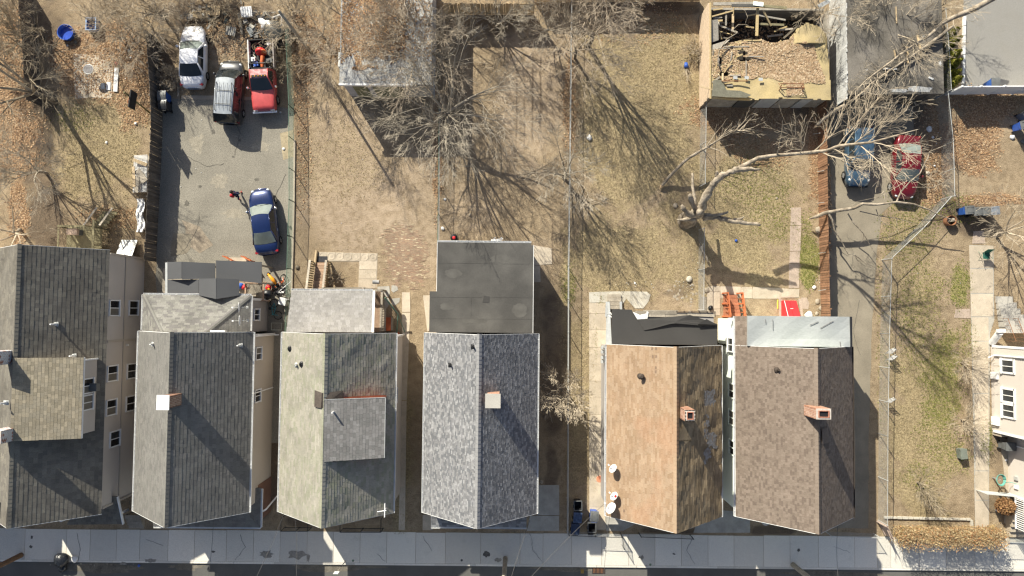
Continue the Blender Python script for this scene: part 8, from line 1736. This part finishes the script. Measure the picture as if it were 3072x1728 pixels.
# green clothes pole and lantern by the sage house
th = thing('clothes_pole', 'leaning green steel clothes pole beside the sage green house', 'pole', W(1195, 940)); a, c, e = W(1155, 893, 1.9), W(1194, 942, 1.0), W(1190, 1000, .1); b = MB(); b.tube([a, c], .06, 8); b.build('arm', M['green_wire'], th); b = MB(); b.tube([c, e], .05, 8); b.tube([c, e + V((.6, .1, 0))], .03, 8); b.build('post', M['green_wire'], th)
th = thing('rolled_blind', 'striped roll resting on the corner post of the deck rail', 'roll', W(1128, 846, 1.7)); b = MB(); c = W(1128, 846, 1.9); b.tube([c + V((-.24, 0, 0)), c + V((.24, 0, 0))], .14, 12); b.build('roll', mat('roll_grey', (.12, .12, .12), .6), th); b = MB(); [b.tube([c + V((-.2 + .08 * k, 0, 0)), c + V((-.18 + .08 * k, 0, 0))], .145, 12) for k in range(6)]; b.build('stripes', M['white_worn'], th, kind='stuff')
p = W(1364, 716); th = thing('lidded_bin', 'round black bin with a red lid behind the flat roof', 'bin', p); b = MB(); b.lathe(p, [(.22, 0), (.25, .6), (.27, .62)], 16); b.build('tub', M['black_plastic'], th, True); b = MB(); b.lathe(p + V((0, 0, .62)), [(.13, 0), (.12, .05), (.05, .08)], 16); b.build('lid', M['red_paint'], th, True)
simple('plastic_chair', 'white plastic chair scrap at the rear gutter of the flat roof', 'chair', MB().beam(W(1474, 724, .3), W(1486, 712, .7), .06, .06).beam(W(1500, 722, .3), W(1506, 714, .6), .2, .05).beam(W(1474, 724, .3), W(1500, 722, .3), .3, .04), M['white_plastic'])
# upturned root ball in a blue bucket
p = W(2057, 203); th = thing('bucket', 'blue bucket lying with straw spilling out on the dry lawn', 'bucket', p); b = MB(); b.lathe(p + V((0, .12, .16)), [(.12, -.2), (.17, .18)], 16, R=Matrix.Rotation(1.45, 3, 'X')); b.build('pail', M['blue_bright'], th, True); b = MB(); r = random.Random(3)
for k in range(26): q = p + V((r.uniform(-.1, .1), -.05, .15)); grow(b, r, q, V((r.uniform(-.7, .7), -1, r.uniform(-.1, .3))).normalized(), r.uniform(.5, 1.2), .012, 3, dict(max=4, n=(2, 2), wig=.3, up=-.1, ang=(.3, .7), rmin=.006, len=(.5, .7)))
b.build('straw', M['twig_tan'], th)
# rubble by the chain link, stones
r = random.Random(21); th = thing('rubble', 'rubble of stones beside the chain link fence behind the tan house', 'rubble', W(2050, 870))
for k in range(60): px, py = r.gauss(2045, 34), r.gauss(888, 22); blob(MB(), W(px, py, -.04), r.uniform(.05, .15), k, .28, 6).build('stone', M['stone'], th)
for i, (px, py, r_) in enumerate([(2452, 905, .2), (2462, 925, .18), (2450, 940, .15), (2025, 617, .2), (2120, 870, .2), (2455, 690, .3), (2330, 595, .1)]): simple('rock', ['upper', 'middle', 'lower'][i] + ' pale rock between the red hatch and the picket fence' if i < 3 else ['pale rock left of the dead trunk', 'pale rock at the corner of the garden walk', 'flat grey rock under the picket fence', 'small rock above the pink slabs'][i - 3], 'rock', blob(MB(), W(px, py, -.01), r_, i + 60, .4), M['stone'], True)
# right yard things
p = W(2843, 664); th = thing('fire_ring', 'rusty steel fire ring holding sticks in the right yard', 'fire pit', p); b = MB(); b.lathe(p, [(.36, 0), (.38, .5), (.34, .5), (.32, .08)], 22, cap=False); b.build('ring', M['rust'], th, True); b = MB(); [b.beam(p + V((-.25, -.1 + .1 * k, .3)), p + V((.25, .05 * k, .42)), .06, .04) for k in range(4)]; b.build('sticks', M['wood_grey'], th)
p = W(2948, 768); th = thing('folding_chair', 'green folding camp chair on the concrete path', 'chair', p); gcl = mat('chair_green', (.02, .12, .09), .7); b = MB(); b.slab(p + V((-.25, -.25, .42)), p + V((.25, -.25, .42)), p + V((.25, .2, .42)), p + V((-.25, .2, .42)), .02); b.build('seat', gcl, th); b = MB(); b.slab(p + V((-.25, .2, .42)), p + V((.25, .2, .42)), p + V((.22, .4, .95)), p + V((-.22, .4, .95)), .02); b.build('backrest', gcl, th)
for sx in (-.32, .32): MB().tube([p + V((sx, -.35, 0)), p + V((sx * .9, .2, .45)), p + V((sx * .85, .4, .98))], .014, 6).build('leg', M['green_wire'], th); MB().tube([p + V((sx, .35, 0)), p + V((sx, -.28, .62)), p + V((sx, .25, .65))], .014, 6).build('leg', M['green_wire'], th)
p = W(2978, 1432); th = thing('garden_hose', 'coiled teal garden hose beside the beige house', 'hose', p); hm = mat('hose_teal', (.12, .36, .30), .5)
for k in range(5): b = MB(); b.tube([p + V((math.cos(t) * (.34 - .02 * k), math.sin(t) * (.42 - .02 * k), .9 - .03 * k + .03 * math.sin(2 * t + k))) for t in [i * .3307 for i in range(20)]], .02, 6); b.build('coil', hm, th, True)
b = MB(); b.tube([p + V((.3, -.2, .8)), p + V((.8, -.2, .6)), p + V((1.2, -.25, .9))], .02, 6); b.build('tail', hm, th); b = MB(); b.box(p + V((0, 0, .4)), (.08, .08, .8)); b.build('stand', M['steel'], th)
for i, (px, py, rz) in enumerate([(2660, 1062, .1), (2663, 1082, .4), (2658, 1208, .6)]):
    p = W(px, py); th = thing('folded_chair', ['upper folded metal chair leaning on the straight chain link fence', 'lower folded metal chair leaning on the straight chain link fence', 'broken chair frame hooked on the straight chain link fence'][i], 'chair', p, group='chairs on the fence'); b = MB(); b.tube([p + V((-.2, 0, .1)), p + V((-.25, .35, .9)), p + V((0, .5, 1.05)), p + V((.25, .35, .9)), p + V((.2, 0, .1))], .022, 6); b.build('frame', M['galv'], th); b = MB(); [b.beam(p + V((-.22, .1 + .09 * k, .4 + .15 * k)), p + V((.22, .1 + .09 * k, .4 + .15 * k)), .05, .02) for k in range(4)]; b.build('slats', M['white_worn'], th)
p = W(2878, 1358); simple('utility_box', 'flat grey green box by the concrete path edge', 'box', MB().box((p.x, p.y, .25), (.45, .7, .5), .1).box((p.x, p.y, .52), (.5, .75, .04), .1), mat('box_green', (.17, .19, .16), .7))
simple('yellow_strip', 'yellow level lying on the walk edge beside the red hatch', 'level', MB().beam(W(2333, 899, .05), W(2333, 926, .05), .06, .05), mat('level_yellow', (.75, .6, .08), .5)); simple('bowl', 'black half dome lying on the walk beside the torn roof', 'bowl', MB().lathe(W(2131, 924, 0), [(.17, 0), (.19, .12), (.1, .22), (.02, .25)], 14), M['black_plastic'], True); simple('timber_walk', 'weathered planks laid as a narrow walk between fence and slabs', 'planks', MB().bx(W(2098, 0, 0).x, W(2118, 0, 0).x, W(2100, 945).y, W(2100, 890).y, 0, .05), M['wood_grey'])
for i, (y0, x0) in enumerate([(402, 2440), (515, 2452), (610, 2452), (760, 2456), (872, 2456)]): simple('metal_post', ['first', 'second', 'third', 'fourth', 'fifth'][i] + ' loose metal post propped on the picket fence counted from the ruined garage', 'post', MB().tube([W(x0, y0, .1), W(x0 + 20, y0 - 3, 1.2)], .025, 6), M['galv'], False, 'posts propped on the picket fence')
# rubbish bags at the kerb
th = thing('rubbish_bag', 'big black rubbish bag at the kerb on the lower left', 'bag', W(188, 1682)); blob(MB(), W(192, 1678, .0), .52, 3, .85, 12).build('bag', mat('bag_black', (.018, .02, .024), .25, .2, 4, .2, 20, bump=.05, bscale=6, spec=.5), th, True); simple('rubbish_bag', 'smaller black rubbish bag slumped in the gutter', 'bag', blob(MB(), W(190, 1700, -.1), .32, 4, .7, 10), bpy.data.materials['bag_black'], True); simple('rubbish_bag', 'white plastic bag leaning on the black bag at the kerb', 'bag', blob(MB(), W(226, 1676, .0), .24, 6, .6, 9), M['white_plastic'], True)
simple('glove', 'blue glove lying in the gutter', 'glove', blob(MB(), W(417, 1697, -.1), .1, 7, .3), M['blue_bright'], True); simple('paint_mark', 'faded orange paint splash on the side walk', 'paint mark', MB().lathe(W(1799, 1437, .02), [(.26, .0), (.25, .01)], 14), mat('mark_orange', (.60, .24, .14), .9)); simple('spray_mark', 'yellow spray mark on the road', 'paint mark', MB().beam(W(1742, 1714, -.1), W(1752, 1714, -.1), .3, .012), mat('mark_yellow', (.3, .2, .06), .9))
# litter specks
r = random.Random(33); b = MB()
for (cx, cy, sx, sy, n) in [(1910, 855, 40, 12, 26), (2060, 850, 40, 40, 30), (2090, 760, 25, 90, 20), (560, 40, 90, 30, 30), (330, 180, 90, 60, 22), (2800, 480, 30, 90, 22), (280, 1694, 150, 3, 16), (1900, 20, 130, 25, 30), (700, 420, 120, 150, 16), (2450, 830, 12, 120, 26), (1100, 600, 150, 150, 14), (2300, 700, 120, 150, 16), (1330, 600, 8, 120, 12), (1860, 1699, 300, 3, 8), (2800, 1000, 100, 300, 14)]:
    for k in range(n):
        p = W(r.gauss(cx, sx * .6), r.gauss(cy, sy * .6), .01); a = r.uniform(0, 6.3); s = r.uniform(.02, .06)
        if p.y < -18.5: p.z = -.11
        b.box(p + V((0, 0, .02)), (s, s * r.uniform(.4, 1), .03), a)
o = b.build('litter', ramp_mat('litter_mix', [(.6, .6, .58), (.45, .44, .4), (.5, .45, .35), (.4, .36, .3), (.62, .62, .63)], .7), None, kind='stuff'); o['label'] = 'scattered scraps of pale litter'; o['category'] = 'litter'
# ================================================================== PERSON walking in the lot
def skin(name, joints, edges, m, parent, sub=2, root=0):
    me = bpy.data.meshes.new(name); me.from_pydata([j[0] for j in joints], edges, []); o = bpy.data.objects.new(name + '_tmp', me); COL.objects.link(o)
    sm = o.modifiers.new('s', 'SKIN'); su = o.modifiers.new('d', 'SUBSURF'); su.levels = sub; su.render_levels = sub
    for v, j in zip(me.skin_vertices[0].data, joints): v.radius = (j[1], j[2] if len(j) > 2 else j[1]); v.use_root = False
    me.skin_vertices[0].data[root].use_root = True
    dg = bpy.context.evaluated_depsgraph_get(); ev_ = o.evaluated_get(dg); nm = bpy.data.meshes.new_from_object(ev_)
    bpy.data.objects.remove(o); nm.materials.clear(); nm.materials.append(m); nm.polygons.foreach_set('use_smooth', [True] * len(nm.polygons)); return link(name, nm, parent)
pz = thing('person', 'person in navy and red walking beside the dark blue sedan', 'person', place(721, 589), math.radians(55), local=True)
sk = mat('skin_tone', (.33, .20, .14), .6); nv = mat('navy_cloth', (.018, .022, .055), .9); rdc = mat('red_cloth', (.42, .03, .04), .9)
J = [((0, 0, .98), .14, .17), ((0, 0, 1.2), .13, .16), ((.02, 0, 1.42), .13, .19), ((.04, 0, 1.54), .065), ((.06, 0, 1.62), .09, .085), ((.07, 0, 1.72), .1, .09),
     ((.02, .2, 1.42), .06), ((-.1, .27, 1.16), .045), ((.02, .29, .92), .035), ((.02, -.2, 1.42), .06), ((.14, -.27, 1.17), .045), ((.32, -.25, 1.05), .035),
     ((0, .1, .9), .1), ((.16, .11, .5), .07), ((.2, .11, .1), .045), ((.36, .11, .04), .035), ((0, -.1, .9), .1), ((-.06, -.11, .5), .07), ((-.28, -.11, .14), .045), ((-.16, -.11, .05), .035),
     ((.03, .29, .84), .03), ((.4, -.24, 1.05), .03)]
Eg = [(0, 1), (1, 2), (2, 3), (3, 4), (4, 5), (2, 6), (6, 7), (7, 8), (2, 9), (9, 10), (10, 11), (0, 12), (12, 13), (13, 14), (14, 15), (0, 16), (16, 17), (17, 18), (18, 19), (8, 20), (11, 21)]
body_p = skin('body', J, Eg, sk, pz)
hand = MB(); r = random.Random(2)
for (hx, hy, hz, dx) in ((.03, .29, .82, 0), (.42, -.24, 1.05, 1)):
    for k in range(4): p0 = V((hx + (0 if not dx else .03), hy - .03 + .02 * k, hz)); hand.tube([p0, p0 + (V((.02, 0, -.05)) if not dx else V((.05, 0, -.01))), p0 + (V((.04, 0, -.075 + .006 * abs(k - 1.5))) if not dx else V((.08 - .006 * abs(k - 1.5), 0, -.03)))], [.010, .009, .006], 6)
    p0 = V((hx, hy + .035, hz + .02)); hand.tube([p0, p0 + V((.03, .025, -.02)), p0 + V((.05, .03, -.03))], [.011, .01, .007], 6)
hand.build('hand_fingers', sk, pz, True)
skin('jacket', [((0, 0, .92), .17, .2), ((0, 0, 1.2), .165, .195), ((.02, 0, 1.43), .155, .215), ((.035, 0, 1.5), .09), ((.02, .21, 1.42), .085), ((-.1, .28, 1.16), .065), ((0, .29, .98), .05), ((.02, -.21, 1.42), .085), ((.14, -.28, 1.17), .065), ((.27, -.255, 1.08), .05)], [(0, 1), (1, 2), (2, 3), (2, 4), (4, 5), (5, 6), (2, 7), (7, 8), (8, 9)], nv, pz)
skin('trousers', [((0, 0, .98), .16, .185), ((0, .1, .88), .115), ((.16, .11, .5), .088), ((.2, .11, .14), .065), ((0, -.1, .88), .115), ((-.06, -.11, .5), .088), ((-.26, -.11, .18), .065)], [(0, 1), (1, 2), (2, 3), (0, 4), (4, 5), (5, 6)], nv, pz)
b = MB(); b.lathe((-.2, 0, 1.22), [(.08, -.2), (.14, -.15), (.15, .1), (.1, .2)], 12); b.build('backpack', rdc, pz, True)
b = MB(); b.lathe((.055, 0, 1.7), [(.105, -.02), (.112, .04), (.095, .1), (.05, .13)], 14); b.build('hair', mat('hair_dark', (.02, .017, .015), .6), pz, True)
b = MB(); b.lathe((.165, 0, 1.67), [(.018, -.02), (.022, 0), (.008, .03)], 8); [b.lathe((.06, s * .098, 1.68), [(.015, -.03), (.02, 0), (.012, .03)], 6) for s in (-1, 1)]; b.build('nose_and_ears', sk, pz, True)
for (x, y, z) in ((.3, .11, .05), (-.2, -.11, .07)): b = MB(); b.lathe((x, y, z), [(.05, -.04), (.07, -.02), (.055, .04)], 10); b.build('shoe', rdc, pz, True)
for s in (-1, 1): b = MB(); b.tube([(-.02, s * .1, 1.6 - .02), (.06, s * .12, 1.48), (.14, s * .1, 1.3)], .02, 6); b.build('strap', rdc, pz)
# ================================================================== GROUND SCATTER (uncountable)
def sampler(fieldname):
    xs, ys, leaf, straw, green = GZ; F_ = dict(leaf=leaf, straw=straw, green=green)[fieldname]
    fx = (xs > -42.5) & (xs < 42.5); fy = (ys > -21.5) & (ys < 27.5); sub = F_[np.ix_(fy, fx)].copy(); X = xs[fx]; Y = ys[fy]
    sub[Y < -16.3, :] = 0
    w = sub.ravel(); w = w / w.sum(); return X, Y, w, sub.shape
BLOCK = [(-32, -27.3, -14, 4.2), (-26, -17.6, -15, 3.4), (-15.8, -7.8, -13.6, 1.8), (-6, 1.9, -15, 5.1), (6.4, 14.4, -13.6, .6), (15.2, 23.4, -13.7, .1), (35.8, 46, -9, -2), (37, 46, -14, -8), (-26.6, -16.4, 1, 14.5), (14.2, 24.2, 15.4, 25.5), (25.3, 32.3, 16.5, 25.5), (24, 27.2, -15, 16)]
def scatter(name, field, n, seed, maker, m, label, cat):
    X, Y, w, shp = sampler(field); rs = np.random.RandomState(seed); idx = rs.choice(len(w), n, p=w); jj, ii = np.unravel_index(idx, shp)
    px = X[ii] + rs.uniform(-.12, .12, n); py = Y[jj] + rs.uniform(-.12, .12, n); r = random.Random(seed); mb = MB()
    for x, y in zip(px, py):
        if any(a < x < b_ and c < y < d for a, b_, c, d in BLOCK): continue
        maker(mb, r, float(x), float(y))
    o = mb.build(name, m, None, kind='stuff'); o['label'] = label; o['category'] = cat; return o
def leafq(mb, r, x, y):
    s = r.uniform(.05, .12); a = r.uniform(0, 6.28); t, t2 = r.uniform(-.5, .5), r.uniform(-.5, .5); c, sn = math.cos(a), math.sin(a); z = .015 + r.uniform(0, .03); v = len(mb.v)
    for (u, w) in ((-1, 0), (0, -.5), (1, 0), (0, .5)): X_, Y_ = u * s * .6, w * s; mb.v.append((x + X_ * c - Y_ * sn, y + X_ * sn + Y_ * c, z + X_ * t * .5 + Y_ * t2 * .5))
    mb.f.append((v, v + 1, v + 2, v + 3)); mb.m.append(0)
def tuft(mb, r, x, y, h=(.025, .06)):
    for k in range(4):
        a = r.uniform(0, 6.28); l = r.uniform(*h); w = .012 + r.uniform(0, .012); dx, dy = math.cos(a), math.sin(a); q = r.uniform(.03, .1); v = len(mb.v)
        mb.v += [(x - dy * w, y + dx * w, .0), (x + dy * w, y - dx * w, .0), (x + dx * q, y + dy * q, l)]; mb.f.append((v, v + 1, v + 2)); mb.m.append(0)
scatter('fallen_leaves', 'leaf', 26000, 5, leafq, M['leaf'], 'brown fallen leaves strewn over the yards', 'leaves')
scatter('dry_grass', 'straw', 30000, 6, tuft, ramp_mat('straw_blade', [(.36, .29, .17), (.41, .335, .205), (.325, .26, .15), (.34, .272, .158), (.30, .23, .132)], .95, .1, .1, bump=0), 'short dry straw grass on the lawns', 'grass')
scatter('green_grass', 'green', 8000, 7, lambda mb, r, x, y: tuft(mb, r, x, y, (.03, .08)), ramp_mat('green_blade', [(.17, .19, .05), (.24, .25, .07), (.12, .15, .035), (.30, .28, .09)], .95, .1, .1, bump=0), 'green grass patches on the lawns', 'grass')
def stick(mb, r, x, y):
    a = r.uniform(0, 6.28); l = r.uniform(.15, .5); p = V((x, y, .02)); mb.tube([p, p + V((math.cos(a) * l * .5, math.sin(a) * l * .5, .02)), p + V((math.cos(a + .3) * l, math.sin(a + .3) * l, .01))], [.008, .006, .004], 3, caps=False)
scatter('fallen_sticks', 'leaf', 1500, 8, stick, M['twig_tan'], 'small fallen sticks on the ground', 'sticks')
for o in _locals:
    if '_l' in o: del o['_l']
